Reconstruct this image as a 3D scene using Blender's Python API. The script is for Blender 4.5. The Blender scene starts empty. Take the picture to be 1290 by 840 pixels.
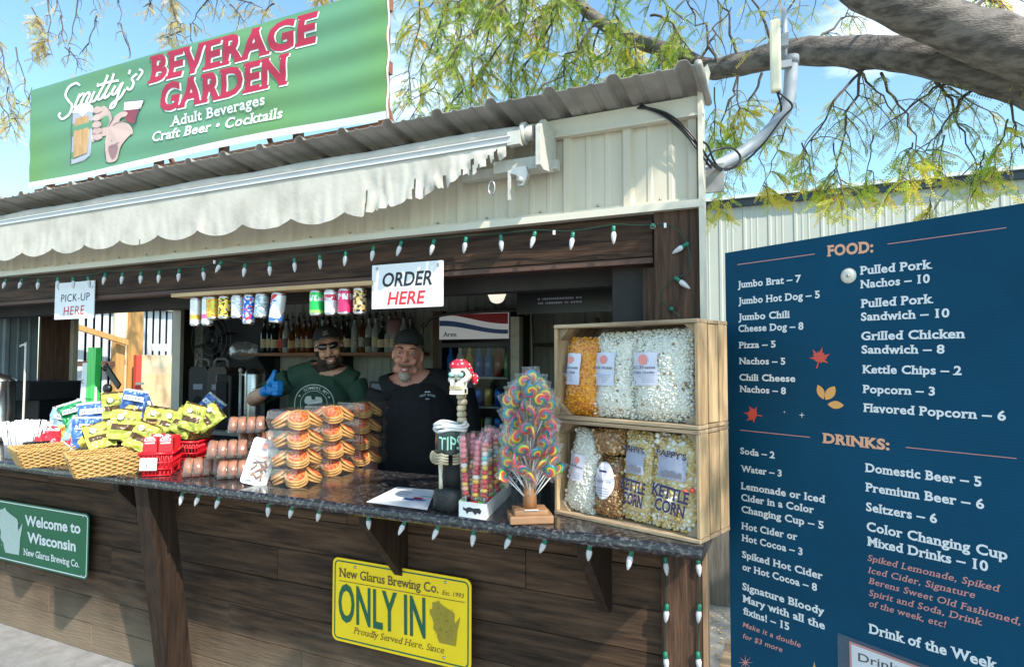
import bpy, bmesh, math, random
import numpy as np
from mathutils import Vector, Matrix, noise
random.seed(7); np.random.seed(7)
R = math.radians
scene = bpy.context.scene
# ------------------------------------------------------------------ camera
F_PX, CX, CY = 780.0, 645.0, 420.0           # focal length and centre on a 1290 x 840 picture
PITCH = math.atan(33 / F_PX); YAW = math.atan(F_PX / 1690)
EYE = Vector((0, 0, 1.6))
cd = bpy.data.cameras.new("camera"); cam = bpy.data.objects.new("camera", cd)
scene.collection.objects.link(cam)
cam.location = EYE; cam.rotation_euler = (math.pi / 2 + PITCH, 0, YAW)
cd.sensor_width = 36; cd.lens = 36 * F_PX / 1290; cd.clip_start = 0.05; cd.clip_end = 500
scene.camera = cam
# ------------------------------------------------------------------ sky and sun
SUN = Vector((0.62, -0.33, 0.70)).normalized()
w = bpy.data.worlds.new("World"); scene.world = w; w.use_nodes = True
nt = w.node_tree; N = nt.nodes; L = nt.links
bg = N['Background']; bg.inputs['Strength'].default_value = 0.15
sky = N.new('ShaderNodeTexSky'); sky.sky_type = 'NISHITA'; sky.sun_disc = False
sky.sun_elevation = math.asin(SUN.z); sky.sun_rotation = math.atan2(SUN.x, SUN.y)
sky.air_density = 1.0; sky.dust_density = 0.6; sky.ozone_density = 1.6
tc = N.new('ShaderNodeTexCoord'); mp = N.new('ShaderNodeMapping'); mp.inputs['Scale'].default_value = (1.6, 1.6, 4.0)
mp.inputs['Location'].default_value = (3.1, 0.4, 0.0)
nz = N.new('ShaderNodeTexNoise'); nz.inputs['Scale'].default_value = 1.5; nz.inputs['Detail'].default_value = 9
nz.inputs['Roughness'].default_value = 0.58
rp = N.new('ShaderNodeValToRGB'); rp.color_ramp.elements[0].position = 0.54; rp.color_ramp.elements[1].position = 0.86
mx = N.new('ShaderNodeMix'); mx.data_type = 'RGBA'; mx.inputs['B'].default_value = (7.5, 7.9, 8.4, 1)
L.new(tc.outputs['Generated'], mp.inputs[0]); L.new(mp.outputs[0], nz.inputs['Vector']); L.new(nz.outputs[0], rp.inputs[0])
L.new(rp.outputs[0], mx.inputs['Factor']); tn = N.new('ShaderNodeMix'); tn.data_type = 'RGBA'; tn.blend_type = 'MULTIPLY'; tn.inputs['Factor'].default_value = 1; tn.inputs['B'].default_value = (.86, 1.03, .97, 1); L.new(sky.outputs[0], tn.inputs['A']); L.new(tn.outputs['Result'], mx.inputs['A']); L.new(mx.outputs['Result'], bg.inputs[0])
sl = bpy.data.lights.new("sun", 'SUN'); sl.energy = 3.2; sl.angle = R(0.6); sl.color = (1.0, 0.93, 0.82)
so = bpy.data.objects.new("sun", sl); scene.collection.objects.link(so)
so.rotation_euler = (-SUN).to_track_quat('-Z', 'Y').to_euler(); so.location = (4, -4, 8)
scene.view_settings.view_transform = 'Standard'; scene.view_settings.look = 'None'
scene.view_settings.gamma = 1; scene.view_settings.exposure = 1.15
scene.cycles.max_bounces = 10; scene.cycles.transparent_max_bounces = 24
scene.cycles.diffuse_bounces = 5
# ------------------------------------------------------------------ helpers
C = scene.collection
def ray(px, py):
    u = (px - CX) / F_PX; v = (CY - py) / F_PX
    h = math.cos(PITCH) - v * math.sin(PITCH); z = math.sin(PITCH) + v * math.cos(PITCH)
    return Vector((-math.sin(YAW) * h + u * math.cos(YAW), math.cos(YAW) * h + u * math.sin(YAW), z))
def atY(px, py, Y):
    r = ray(px, py); return EYE + r * (Y / r.y)
def atX(px, py, X):
    r = ray(px, py); return EYE + r * (X / r.x)
def atZ(px, py, Z):
    r = ray(px, py); return EYE + r * ((Z - 1.6) / r.z)
def atD(px, py, D):
    r = ray(px, py); return EYE + r * D
def on_plane(p0, n):
    p0 = Vector(p0); n = Vector(n)
    def f(px, py):
        r = ray(px, py); return EYE + r * ((p0 - EYE).dot(n) / r.dot(n))
    return f

def prop(o, label=None, cat=None, group=None, kind=None):
    if label: o['label'] = label
    if cat: o['category'] = cat
    if group: o['group'] = group
    if kind: o['kind'] = kind
    return o
def thing(name, label, cat, loc=(0, 0, 0), rz=0.0, group=None):
    o = bpy.data.objects.new(name, None); C.objects.link(o); o.empty_display_size = .1
    o.location = loc; o.rotation_euler = (0, 0, rz)
    return prop(o, label, cat, group)
def copy_thing(root, loc=None, rz=None, label=None, rot=None):
    r = root.copy(); C.objects.link(r)
    if loc is not None: r.location = loc
    if rz is not None: r.rotation_euler = (0, 0, rz)
    if rot is not None: r.rotation_euler = rot
    if label: r['label'] = label
    for ch in kids.get(root.name, []):
        c = ch.copy(); C.objects.link(c); c.parent = r; kids.setdefault(r.name, []).append(c)
        for g in kids.get(ch.name, []):
            d = g.copy(); C.objects.link(d); d.parent = c; kids.setdefault(c.name, []).append(d)
    return r
kids = {}
def link_mesh(name, me, parent=None, loc=None, rot=None):
    o = bpy.data.objects.new(name, me); C.objects.link(o)
    if parent is not None:
        o.parent = parent; kids.setdefault(parent.name, []).append(o)
    if loc is not None: o.location = loc
    if rot is not None: o.rotation_euler = rot
    return o

class MB:
    def __init__(s): s.v = []; s.f = []; s.m = []; s.mi = 0; s.sm = []
    def add(s, vs, fs, M=None, smooth=False):
        n = len(s.v)
        if M is not None: vs = [M @ Vector(p) for p in vs]
        s.v.extend([tuple(p) for p in vs])
        for f in fs:
            s.f.append(tuple(i + n for i in f)); s.m.append(s.mi); s.sm.append(smooth)
        return s
    def mat(s, i): s.mi = i; return s
    def box(s, c, d, M=None, taper=1.0):
        x, y, z = d[0] / 2, d[1] / 2, d[2] / 2; cx, cy, cz = c; t = taper
        vs = [(cx - x, cy - y, cz - z), (cx + x, cy - y, cz - z), (cx + x, cy + y, cz - z), (cx - x, cy + y, cz - z),
              (cx - x * t, cy - y * t, cz + z), (cx + x * t, cy - y * t, cz + z), (cx + x * t, cy + y * t, cz + z), (cx - x * t, cy + y * t, cz + z)]
        return s.add(vs, [(0, 3, 2, 1), (4, 5, 6, 7), (0, 1, 5, 4), (1, 2, 6, 5), (2, 3, 7, 6), (3, 0, 4, 7)], M)
    def bbox(s, c, d, b=.003, M=None):          # box with chamfered edges
        bm = bmesh.new(); bmesh.ops.create_cube(bm, size=1)
        for v in bm.verts: v.co = Vector((v.co.x * d[0] + c[0], v.co.y * d[1] + c[1], v.co.z * d[2] + c[2]))
        bmesh.ops.bevel(bm, geom=bm.edges[:], offset=b, segments=2, affect='EDGES', profile=.6)
        bm.verts.index_update(); s.add([v.co.copy() for v in bm.verts], [[v.index for v in f.verts] for f in bm.faces], M); bm.free(); return s
    def tube(s, pts, r, n=8, caps=True, smooth=True, M=None, flat=1.0, fa=1.0):
        pts = [Vector(p) for p in pts]; k = len(pts)
        rr = r if isinstance(r, (list, tuple)) else [r] * k
        vs = []; up = None
        for i, p in enumerate(pts):
            d = (pts[min(i + 1, k - 1)] - pts[max(i - 1, 0)])
            d = d.normalized() if d.length > 1e-9 else Vector((0, 0, 1))
            if up is None: up = Vector((0, 0, 1)) if abs(d.z) < .9 else Vector((1, 0, 0))
            a = d.cross(up).normalized(); b = a.cross(d).normalized(); up = b
            for j in range(n):
                t = 2 * math.pi * j / n; vs.append(p + (a * math.cos(t) * fa + b * math.sin(t) * flat) * rr[i])
        fs = [(i * n + j, i * n + (j + 1) % n, (i + 1) * n + (j + 1) % n, (i + 1) * n + j) for i in range(k - 1) for j in range(n)]
        if caps: fs += [tuple(reversed(range(n))), tuple(range((k - 1) * n, k * n))]
        return s.add(vs, fs, M, smooth)
    def lathe(s, prof, n=20, M=None, smooth=True, caps=True):
        vs = [(r * math.cos(2 * math.pi * j / n), r * math.sin(2 * math.pi * j / n), z) for r, z in prof for j in range(n)]
        k = len(prof)
        fs = [(i * n + j, i * n + (j + 1) % n, (i + 1) * n + (j + 1) % n, (i + 1) * n + j) for i in range(k - 1) for j in range(n)]
        if caps: fs += [tuple(reversed(range(n))), tuple(range((k - 1) * n, k * n))]
        return s.add(vs, fs, M, smooth)
    def ell(s, c, r, n=14, m=10, M=None):
        vs = [(c[0], c[1], c[2] - r[2])]
        for i in range(1, m):
            a = math.pi * i / m
            for j in range(n):
                t = 2 * math.pi * j / n
                vs.append((c[0] + r[0] * math.sin(a) * math.cos(t), c[1] + r[1] * math.sin(a) * math.sin(t), c[2] - r[2] * math.cos(a)))
        vs.append((c[0], c[1], c[2] + r[2])); e = len(vs) - 1; fs = []
        for j in range(n): fs.append((0, 1 + (j + 1) % n, 1 + j)); fs.append((e, e - n + j, e - n + (j + 1) % n))
        for i in range(m - 2):
            for j in range(n): fs.append((1 + i * n + j, 1 + i * n + (j + 1) % n, 1 + (i + 1) * n + (j + 1) % n, 1 + (i + 1) * n + j))
        return s.add(vs, fs, M, True)
    def prism(s, poly, t, O=(0, 0, 0), U=(1, 0, 0), V=(0, 0, 1), Nn=(0, -1, 0), M=None):   # poly in (u, v), thickness t along Nn
        O, U, V, Nn = Vector(O), Vector(U), Vector(V), Vector(Nn); k = len(poly)
        a = [O + U * p[0] + V * p[1] for p in poly]; b = [p + Nn * t for p in a]
        fs = [tuple(reversed(range(k))), tuple(range(k, 2 * k))] + [(i, (i + 1) % k, (i + 1) % k + k, i + k) for i in range(k)]
        return s.add(a + b, fs, M)
    def sheet(s, poly, O=(0, 0, 0), U=(1, 0, 0), V=(0, 0, 1), M=None):
        O, U, V = Vector(O), Vector(U), Vector(V)
        return s.add([O + U * p[0] + V * p[1] for p in poly], [tuple(range(len(poly)))], M)
    def grid(s, nx, ny, fn, M=None, smooth=True):
        vs = [fn(i / nx, j / ny) for j in range(ny + 1) for i in range(nx + 1)]
        fs = [(j * (nx + 1) + i, j * (nx + 1) + i + 1, (j + 1) * (nx + 1) + i + 1, (j + 1) * (nx + 1) + i) for j in range(ny) for i in range(nx)]
        return s.add(vs, fs, M, smooth)
    def mesh(s, name, mats):
        me = bpy.data.meshes.new(name); me.from_pydata(s.v, [], s.f)
        for m in (mats if isinstance(mats, (list, tuple)) else [mats]): me.materials.append(m)
        me.polygons.foreach_set('material_index', s.m); me.polygons.foreach_set('use_smooth', s.sm); me.update()
        return me
    def build(s, name, mats, parent=None, world=False, fix=True, **kw):
        if world and parent is not None:
            inv = (Matrix.Translation(parent.location) @ parent.rotation_euler.to_matrix().to_4x4()).inverted()
            s.v = [tuple(inv @ Vector(p)) for p in s.v]
        me = s.mesh(name, mats)
        if fix:
            bm = bmesh.new(); bm.from_mesh(me); bmesh.ops.recalc_face_normals(bm, faces=bm.faces); bm.to_mesh(me); bm.free()
        return link_mesh(name, me, parent, **kw)
def npmesh(name, v, f, mats, mi=None):          # numpy verts (n,3), faces (m,k)
    me = bpy.data.meshes.new(name); k = f.shape[1]
    me.vertices.add(len(v)); me.vertices.foreach_set('co', v.astype(np.float32).ravel())
    me.loops.add(f.size); me.loops.foreach_set('vertex_index', f.astype(np.int32).ravel())
    me.polygons.add(len(f)); me.polygons.foreach_set('loop_start', np.arange(0, f.size, k, dtype=np.int32))
    for m in mats: me.materials.append(m)
    if mi is not None: me.polygons.foreach_set('material_index', mi.astype(np.int32))
    me.update(calc_edges=True); me.validate(); return me
# ------------------------------------------------------------------ materials
def mat(name, col, rough=.6, metal=0, var=.0, vs=8, stretch=(1, 1, 1), bump=0, bs=40, spec=.5, col2=None, coat=0, rnd=0, trans=0, sheen=0, detail=4, emit=0, contrast=(.3, .7)):
    m = bpy.data.materials.new(name); m.use_nodes = True; t = m.node_tree; n = t.nodes; l = t.links
    b = n['Principled BSDF']; col = tuple(col) + (1,) if len(col) == 3 else col
    b.inputs['Roughness'].default_value = rough; b.inputs['Metallic'].default_value = metal
    b.inputs['Specular IOR Level'].default_value = spec; b.inputs['Coat Weight'].default_value = coat
    b.inputs['Transmission Weight'].default_value = trans; b.inputs['Sheen Weight'].default_value = sheen
    if emit: b.inputs['Emission Color'].default_value = col; b.inputs['Emission Strength'].default_value = emit
    if var or bump or col2 or rnd:
        c = n.new('ShaderNodeTexCoord'); mpn = n.new('ShaderNodeMapping'); mpn.inputs['Scale'].default_value = stretch
        oi = n.new('ShaderNodeObjectInfo'); cb = n.new('ShaderNodeVectorMath'); cb.operation = 'MULTIPLY_ADD'
        cb.inputs[1].default_value = (1, 1, 1)
        sc_ = n.new('ShaderNodeVectorMath'); sc_.operation = 'SCALE'; sc_.inputs[0].default_value = (37, 19, 23); l.new(oi.outputs['Random'], sc_.inputs['Scale'])
        l.new(c.outputs['Object'], cb.inputs[0]); l.new(sc_.outputs[0], cb.inputs[2]); l.new(cb.outputs[0], mpn.inputs[0])
        out = None
        if var or col2:
            nn = n.new('ShaderNodeTexNoise'); nn.inputs['Scale'].default_value = vs; nn.inputs['Detail'].default_value = detail; nn.inputs['Roughness'].default_value = .6
            l.new(mpn.outputs[0], nn.inputs['Vector'])
            r_ = n.new('ShaderNodeValToRGB'); e = r_.color_ramp.elements; e[0].position, e[1].position = contrast
            a = col2 if col2 else tuple(max(0, x * (1 - var)) for x in col[:3])
            bcol = col[:3] if col2 else tuple(min(1, x * (1 + var)) for x in col[:3])
            e[0].color = tuple(a[:3]) + (1,); e[1].color = tuple(bcol) + (1,)
            l.new(nn.outputs[0], r_.inputs[0]); out = r_.outputs[0]
        if rnd:
            hs = n.new('ShaderNodeHueSaturation'); mr = n.new('ShaderNodeMapRange'); mr.inputs['To Min'].default_value = 1 - rnd; mr.inputs['To Max'].default_value = 1 + rnd
            l.new(oi.outputs['Random'], mr.inputs['Value']); l.new(mr.outputs[0], hs.inputs['Value'])
            if out: l.new(out, hs.inputs['Color'])
            else: hs.inputs['Color'].default_value = col
            out = hs.outputs[0]
        if out: l.new(out, b.inputs['Base Color'])
        else: b.inputs['Base Color'].default_value = col
        if bump:
            n2 = n.new('ShaderNodeTexNoise'); n2.inputs['Scale'].default_value = bs; n2.inputs['Detail'].default_value = 5
            bp = n.new('ShaderNodeBump'); bp.inputs['Strength'].default_value = min(1, bump); bp.inputs['Distance'].default_value = .01
            l.new(mpn.outputs[0], n2.inputs['Vector']); l.new(n2.outputs[0], bp.inputs['Height']); l.new(bp.outputs[0], b.inputs['Normal'])
    else: b.inputs['Base Color'].default_value = col
    return m
def film(name, tint=(1, 1, 1), gloss=.12, rough=.08, haze=0.0, bump=.0, bs=30, edge=.55):   # clear plastic
    m = bpy.data.materials.new(name); m.use_nodes = True; t = m.node_tree; n = t.nodes; l = t.links
    n.remove(n['Principled BSDF']); out = n['Material Output']
    tr = n.new('ShaderNodeBsdfTransparent'); tr.inputs[0].default_value = tint + (1,)
    gl = n.new('ShaderNodeBsdfGlossy'); gl.inputs['Roughness'].default_value = rough
    lw = n.new('ShaderNodeLayerWeight'); lw.inputs[0].default_value = .35
    ma = n.new('ShaderNodeMath'); ma.operation = 'MULTIPLY_ADD'; ma.inputs[1].default_value = edge; ma.inputs[2].default_value = gloss
    mxs = n.new('ShaderNodeMixShader'); l.new(lw.outputs['Facing'], ma.inputs[0]); l.new(ma.outputs[0], mxs.inputs[0])
    l.new(tr.outputs[0], mxs.inputs[1]); l.new(gl.outputs[0], mxs.inputs[2]); res = mxs
    if haze:
        df = n.new('ShaderNodeBsdfDiffuse'); df.inputs[0].default_value = (.85, .86, .88, 1)
        m2 = n.new('ShaderNodeMixShader'); m2.inputs[0].default_value = haze; l.new(res.outputs[0], m2.inputs[1]); l.new(df.outputs[0], m2.inputs[2]); res = m2
    if bump:
        c = n.new('ShaderNodeTexCoord'); n2 = n.new('ShaderNodeTexNoise'); n2.inputs['Scale'].default_value = bs; n2.inputs['Detail'].default_value = 3
        bp = n.new('ShaderNodeBump'); bp.inputs['Strength'].default_value = bump; bp.inputs['Distance'].default_value = .02
        l.new(c.outputs['Object'], n2.inputs['Vector']); l.new(n2.outputs[0], bp.inputs['Height']); l.new(bp.outputs[0], gl.inputs['Normal']); l.new(bp.outputs[0], lw.inputs['Normal'])
    l.new(res.outputs[0], out.inputs[0]); return m
def leafmat(name, col, col2):
    m = mat(name, col, .5, var=0, col2=col2, vs=2.5, detail=3, contrast=(.4, .6)); t = m.node_tree; n = t.nodes; l = t.links
    b = n['Principled BSDF']; src = b.inputs['Base Color'].links[0].from_socket
    ts = n.new('ShaderNodeBsdfTranslucent'); l.new(src, ts.inputs[0]); ms = n.new('ShaderNodeMixShader'); ms.inputs[0].default_value = .5
    l.new(b.outputs[0], ms.inputs[1]); l.new(ts.outputs[0], ms.inputs[2]); l.new(ms.outputs[0], n['Material Output'].inputs[0]); return m

WOODX = mat('dark_stained_wood_x', (.105, .056, .032), .62, col2=(.020, .012, .009), vs=3.2, stretch=(1.2, 16, 16), bump=.45, bs=9, rnd=.35, contrast=(.34, .66), spec=.22, detail=8)
WOODZ = mat('dark_stained_wood_z', (.115, .060, .036), .62, col2=(.022, .013, .009), vs=3.2, stretch=(16, 16, 1.2), bump=.45, bs=9, rnd=.25, contrast=(.34, .66), spec=.22, detail=8)
def front_planks():
    m = mat('front_plank', (.115, .064, .037), .75, col2=(.026, .015, .010), vs=3.0, stretch=(1.1, 14, 14), bump=.5, bs=8, rnd=.28, contrast=(.34, .68), spec=.22, detail=8)
    t = m.node_tree; n = t.nodes; l = t.links; b = n['Principled BSDF']; src = b.inputs['Base Color'].links[0].from_socket
    g = n.new('ShaderNodeNewGeometry'); sx = n.new('ShaderNodeSeparateXYZ'); l.new(g.outputs['Position'], sx.inputs[0])
    nn = n.new('ShaderNodeTexNoise'); nn.inputs['Scale'].default_value = 3.5; nn.inputs['Detail'].default_value = 5; l.new(g.outputs['Position'], nn.inputs['Vector'])
    ad = n.new('ShaderNodeMath'); ad.operation = 'MULTIPLY_ADD'; ad.inputs[1].default_value = .38; l.new(nn.outputs[0], ad.inputs[0]); l.new(sx.outputs['Z'], ad.inputs[2])
    mr = n.new('ShaderNodeMapRange'); mr.inputs['From Min'].default_value = .62; mr.inputs['From Max'].default_value = .22; mr.inputs['To Max'].default_value = .78
    l.new(ad.outputs[0], mr.inputs['Value'])          # paler tan towards the ground, broken up by noise
    mxx = n.new('ShaderNodeMix'); mxx.data_type = 'RGBA'; mxx.blend_type = 'MIX'; mxx.inputs['B'].default_value = (.25, .19, .13, 1)
    l.new(mr.outputs[0], mxx.inputs['Factor']); l.new(src, mxx.inputs['A']); l.new(mxx.outputs['Result'], b.inputs['Base Color']); return m
PLANK = front_planks()
BRACE = mat('nearly_black_timber', (.048, .028, .018), .65, col2=(.014, .009, .007), vs=3.2, stretch=(16, 16, 1.2), bump=.4, bs=9, spec=.2, detail=8)
PINE = mat('raw_pine', (.62, .42, .22), .6, col2=(.42, .26, .12), vs=3, stretch=(1, 14, 14), bump=.2, bs=10)
CRATE = mat('crate_pine', (.47, .35, .22), .7, col2=(.20, .14, .085), vs=2.5, stretch=(1.5, 13, 13), bump=.35, bs=8, rnd=.18, detail=7)
CRATEZ = mat('crate_pine_upright', (.58, .42, .24), .7, col2=(.24, .155, .08), vs=2.5, stretch=(13, 13, 1.5), bump=.35, bs=8, rnd=.18, detail=7)
SIDING = mat('cream_metal_siding', (.60, .545, .43), .5, col2=(.50, .455, .36), vs=3, stretch=(3, 3, .6), bump=.05, bs=20, contrast=(.25, .75), detail=6)
TRIM = mat('cream_metal_trim', (.60, .56, .46), .42, var=.07, vs=5)
ROOF = mat('weathered_galvanised_roof', (.40, .38, .355), .55, metal=.15, col2=(.24, .22, .20), vs=5, stretch=(1, 1, 1), bump=.15, bs=30, detail=7)
WHITE = mat('white_enamel', (.78, .78, .77), .4, var=.03, vs=12)
SIGNW = mat('white_sign_plastic', (.80, .80, .82), .35, var=.03, vs=6)
BLACK = mat('black_plastic', (.012, .012, .014), .35)
BLACKM = mat('matte_black', (.010, .010, .012), .7)
BLKPRINT = mat('black_print', (.02, .02, .025), .6)
REDPRINT = mat('red_print', (.62, .035, .045), .6)
STEEL = mat('brushed_steel', (.55, .55, .55), .28, metal=1, var=.1, vs=10, stretch=(1, 1, 12))
GREY = mat('grey_pvc', (.30, .33, .37), .5, var=.08, vs=9)
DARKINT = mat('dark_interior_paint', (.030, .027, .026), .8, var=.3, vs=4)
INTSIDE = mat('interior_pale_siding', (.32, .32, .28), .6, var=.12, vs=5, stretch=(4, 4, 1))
CORD = mat('green_cord', (.008, .045, .028), .5)
SOCKET = mat('green_socket', (.01, .16, .10), .4)
BULB = mat('frosted_white_bulb', (.60, .60, .62), .25, var=.06, vs=60, coat=.3)
BONE = mat('aged_bone', (.62, .54, .38), .6, col2=(.30, .23, .13), vs=40, bump=.4, bs=60)
# ------------------------------------------------------------------ lettering
_tc = bpy.data.curves.new('type', 'FONT'); _tc.resolution_u = 3
_to = bpy.data.objects.new('type', _tc)
def _raw(sx, offset, space):
    _tc.body = sx; _tc.size = 1; _tc.offset = offset; _tc.space_character = space; _tc.align_x = 'LEFT'; _tc.fill_mode = 'FRONT'
    me = _to.to_mesh(); vs = [(v.co.x, v.co.y) for v in me.vertices]; fs = [tuple(p.vertices) for p in me.polygons]; _to.to_mesh_clear(); return vs, fs
_h, _ = _raw('H', 0, 1); CAPH = max(p[1] for p in _h) - min(p[1] for p in _h)
_h, _ = _raw('x', 0, 1); XH = (max(p[1] for p in _h) - min(p[1] for p in _h)) / CAPH
_h, _ = _raw('b', 0, 1); ASC = max(p[1] for p in _h) / CAPH
def text_geo(sx, bold=0., slab=False, space=1., shear=0.):
    vs, fs = _raw(sx, bold * .5 * CAPH, space); k = 1 / CAPH
    vs = [(x * k, y * k) for x, y in vs]; z = [0.0] * len(vs)
    if slab and vs:
        pos = {}; ids = []
        for (x, y) in vs:
            ids.append(pos.setdefault((round(x, 4), round(y, 4)), len(pos)))
        cnt = {}
        for f in fs:
            for i in range(len(f)):
                a, b = f[i], f[(i + 1) % len(f)]; key = tuple(sorted((ids[a], ids[b]))); cnt.setdefault(key, []).append((a, b, f))
        th = .13
        for key, es in cnt.items():
            if len(es) != 1: continue
            a, b, f = es[0]; (xa, ya), (xb, yb) = vs[a], vs[b]
            if abs(ya - yb) > .004: continue
            ln = abs(xa - xb)
            if ln < .09: continue
            yc = sum(vs[i][1] for i in f) / len(f); x0, x1 = min(xa, xb), max(xa, xb)
            bottom = yc > ya; y = ya
            if bottom and abs(y + bold * .5) > .03: continue
            if not bottom and not (abs(y - 1 - bold * .5) < .03 or abs(y - XH - bold * .5) < .03 or abs(y - ASC - bold * .5) < .03): continue
            if ln < .34: ex0, ex1 = x0 - .085, x1 + (.085 if bottom or y > XH + .1 else .0)
            else: ex0, ex1 = x0 - .09, x0 + .2
            yy0, yy1 = (y, y + th) if bottom else (y - th, y)
            n0 = len(vs); vs += [(ex0, yy0), (ex1, yy0), (ex1, yy1), (ex0, yy1)]; z += [.0003] * 4; fs.append((n0, n0 + 1, n0 + 2, n0 + 3))
    if shear: vs = [(x + y * shear, y) for x, y in vs]
    if not vs: return [], [], [], 1
    x0 = min(p[0] for p in vs); x1 = max(p[0] for p in vs)
    return [(x - x0, y) for x, y in vs], z, fs, x1 - x0
def put_text(mb, sx, O, U, V, Nn, mi=0, **kw):     # U, V: vectors of one cap height
    vs, z, fs, wd = text_geo(sx, **kw); mb.mat(mi)
    mb.add([O + U * x + V * y + Nn * zz for (x, y), zz in zip(vs, z)], fs)
def fit_text(mb, pl, sx, p0, p1, cap, mi=0, Nn=Vector((0, -1, 0)), lift=.0012, **kw):
    O = pl(*p0); E = pl(*p1); T = pl(p0[0], p0[1] - cap); vs, z, fs, wd = text_geo(sx, **kw)
    U = (E - O) / wd; V = T - O; put_text(mb, sx, O + Nn * lift, U, V, Nn, mi, **kw)
def fit_line(mb, pl, p0, p1, th, mi=0, Nn=Vector((0, -1, 0)), lift=.0012):
    a, b = pl(*p0) + Nn * lift, pl(*p1) + Nn * lift; c, d = pl(p1[0], p1[1] + th) + Nn * lift, pl(p0[0], p0[1] + th) + Nn * lift
    mb.mat(mi); mb.add([a, b, c, d], [(0, 1, 2, 3)])
def fit_poly(mb, pl, pts, mi=0, Nn=Vector((0, -1, 0)), lift=.0012):
    mb.mat(mi); mb.add([pl(*p) + Nn * lift for p in pts], [tuple(range(len(pts)))])
def smooth_closed(pts, k=4):
    n = len(pts); out = []
    for i in range(n):
        p0, p1, p2, p3 = pts[i - 1], pts[i], pts[(i + 1) % n], pts[(i + 2) % n]
        for j in range(k):
            t = j / k
            out.append(tuple(.5 * (2 * p1[a] + (p2[a] - p0[a]) * t + (2 * p0[a] - 5 * p1[a] + 4 * p2[a] - p3[a]) * t * t + (3 * p1[a] - p0[a] - 3 * p2[a] + p3[a]) * t ** 3) for a in range(len(p1))))
    return out
def smooth_open(pts, k=6):
    n = len(pts); out = []
    for i in range(n - 1):
        p0, p1, p2, p3 = pts[max(i - 1, 0)], pts[i], pts[i + 1], pts[min(i + 2, n - 1)]
        for j in range(k):
            t = j / k
            out.append(tuple(.5 * (2 * p1[a] + (p2[a] - p0[a]) * t + (2 * p0[a] - 5 * p1[a] + 4 * p2[a] - p3[a]) * t * t + (3 * p1[a] - p0[a] - 3 * p2[a] + p3[a]) * t ** 3) for a in range(len(p1))))
    out.append(tuple(pts[-1])); return out
def ribbon(pts, w):                              # 2D polyline -> quads strip points (left, right)
    L_, R_ = [], []
    for i, p in enumerate(pts):
        a = pts[max(i - 1, 0)]; b = pts[min(i + 1, len(pts) - 1)]; dx, dy = b[0] - a[0], b[1] - a[1]; l = math.hypot(dx, dy) or 1
        wi = w(i / (len(pts) - 1)) if callable(w) else w
        L_.append((p[0] - dy / l * wi / 2, p[1] + dx / l * wi / 2)); R_.append((p[0] + dy / l * wi / 2, p[1] - dx / l * wi / 2))
    return L_, R_
def fit_stroke(mb, pl, pts, w, mi=0, Nn=Vector((0, -1, 0)), lift=.0012, k=6):
    L_, R_ = ribbon(smooth_open(pts, k), w); mb.mat(mi); n = len(L_)
    mb.add([pl(*p) + Nn * lift for p in L_] + [pl(*p) + Nn * lift for p in R_], [(i, i + 1, n + i + 1, n + i) for i in range(n - 1)])
NY = Vector((0, -1, 0))
# ------------------------------------------------------------------ the ground
GROUND = mat('grey_paved_ground', (.30, .295, .285), .85, col2=(.19, .185, .18), vs=14, bump=.5, bs=120, detail=9)
g = MB(); g.grid(40, 40, lambda u, v: Vector((-60 + 120 * u, -20 + 140 * v, 0)), smooth=False)
prop(g.build('ground', GROUND, fix=False), kind='structure')
WY = 2.18                                  # front of the stall wall
stall = thing('beverage_stall', 'open beverage stall with cream metal siding, dark plank front and dark granite look counter', 'stall', (-2.7, 2.3, 0))
def part(mb, name, m, parent=None, **kw): return mb.build(name, m, parent or stall, world=True, **kw)
_pl = {}
def piece(name, m, c, d, parent=None, jitter=0, bev=.0025, rot=None):      # one plank or slat with its own origin; equal ones share mesh data
    root = parent or stall
    key = (name, tuple(round(x, 3) for x in d), m.name if not isinstance(m, list) else 'l')
    if key not in _pl: b_ = MB(); b_.bbox((0, 0, 0), d, bev); _pl[key] = b_.mesh(name, m)
    o = link_mesh(name, _pl[key], root)
    cc = Vector(c) + Vector([random.uniform(-jitter, jitter) * k for k in (0, 1, .2)])
    o.location = cc - root.location if root is stall else cc
    if rot: o.rotation_euler = rot
    return o
# front wall planks, seven courses with staggered joints
RH = 1.03 / 7
for r_ in range(7):
    xs = [-5.2] + {0: [-3.55, -1.6], 1: [-3.95, -2.05], 2: [-4.4, -2.5, -1.0], 3: [-3.4, -1.25], 4: [-4.1, -2.2], 5: [-3.2, -.95], 6: [-4.0, -1.8]}[r_] + [-.435]
    for a, b in zip(xs, xs[1:]):
        piece('plank', PLANK, ((a + b) / 2, WY + .012, RH * (r_ + .5)), (round(b - a - .0025, 3), .022, RH - .0025), jitter=.0015)
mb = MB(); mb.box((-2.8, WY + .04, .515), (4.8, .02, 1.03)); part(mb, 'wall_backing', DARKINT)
# countertop with an eased front edge
COUNTER = mat('speckled_dark_laminate', (.17, .165, .165), .17, col2=(.012, .010, .012), vs=55, detail=10, contrast=(.50, .74), spec=.6, stretch=(1, 1.6, 1.6))
mb = MB(); prof = [(2.46, 1.03), (1.845, 1.03), (1.836, 1.036), (1.833, 1.048), (1.836, 1.062), (1.846, 1.07), (2.46, 1.07)]
n_ = len(prof); vs = [(x, y, z) for x in (-5.2, -.255) for y, z in prof]
mb.add(vs, [(i, (i + 1) % n_, (i + 1) % n_ + n_, i + n_) for i in range(n_)] + [tuple(range(n_)), tuple(reversed(range(n_, 2 * n_)))])
part(mb, 'countertop', COUNTER)
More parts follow.
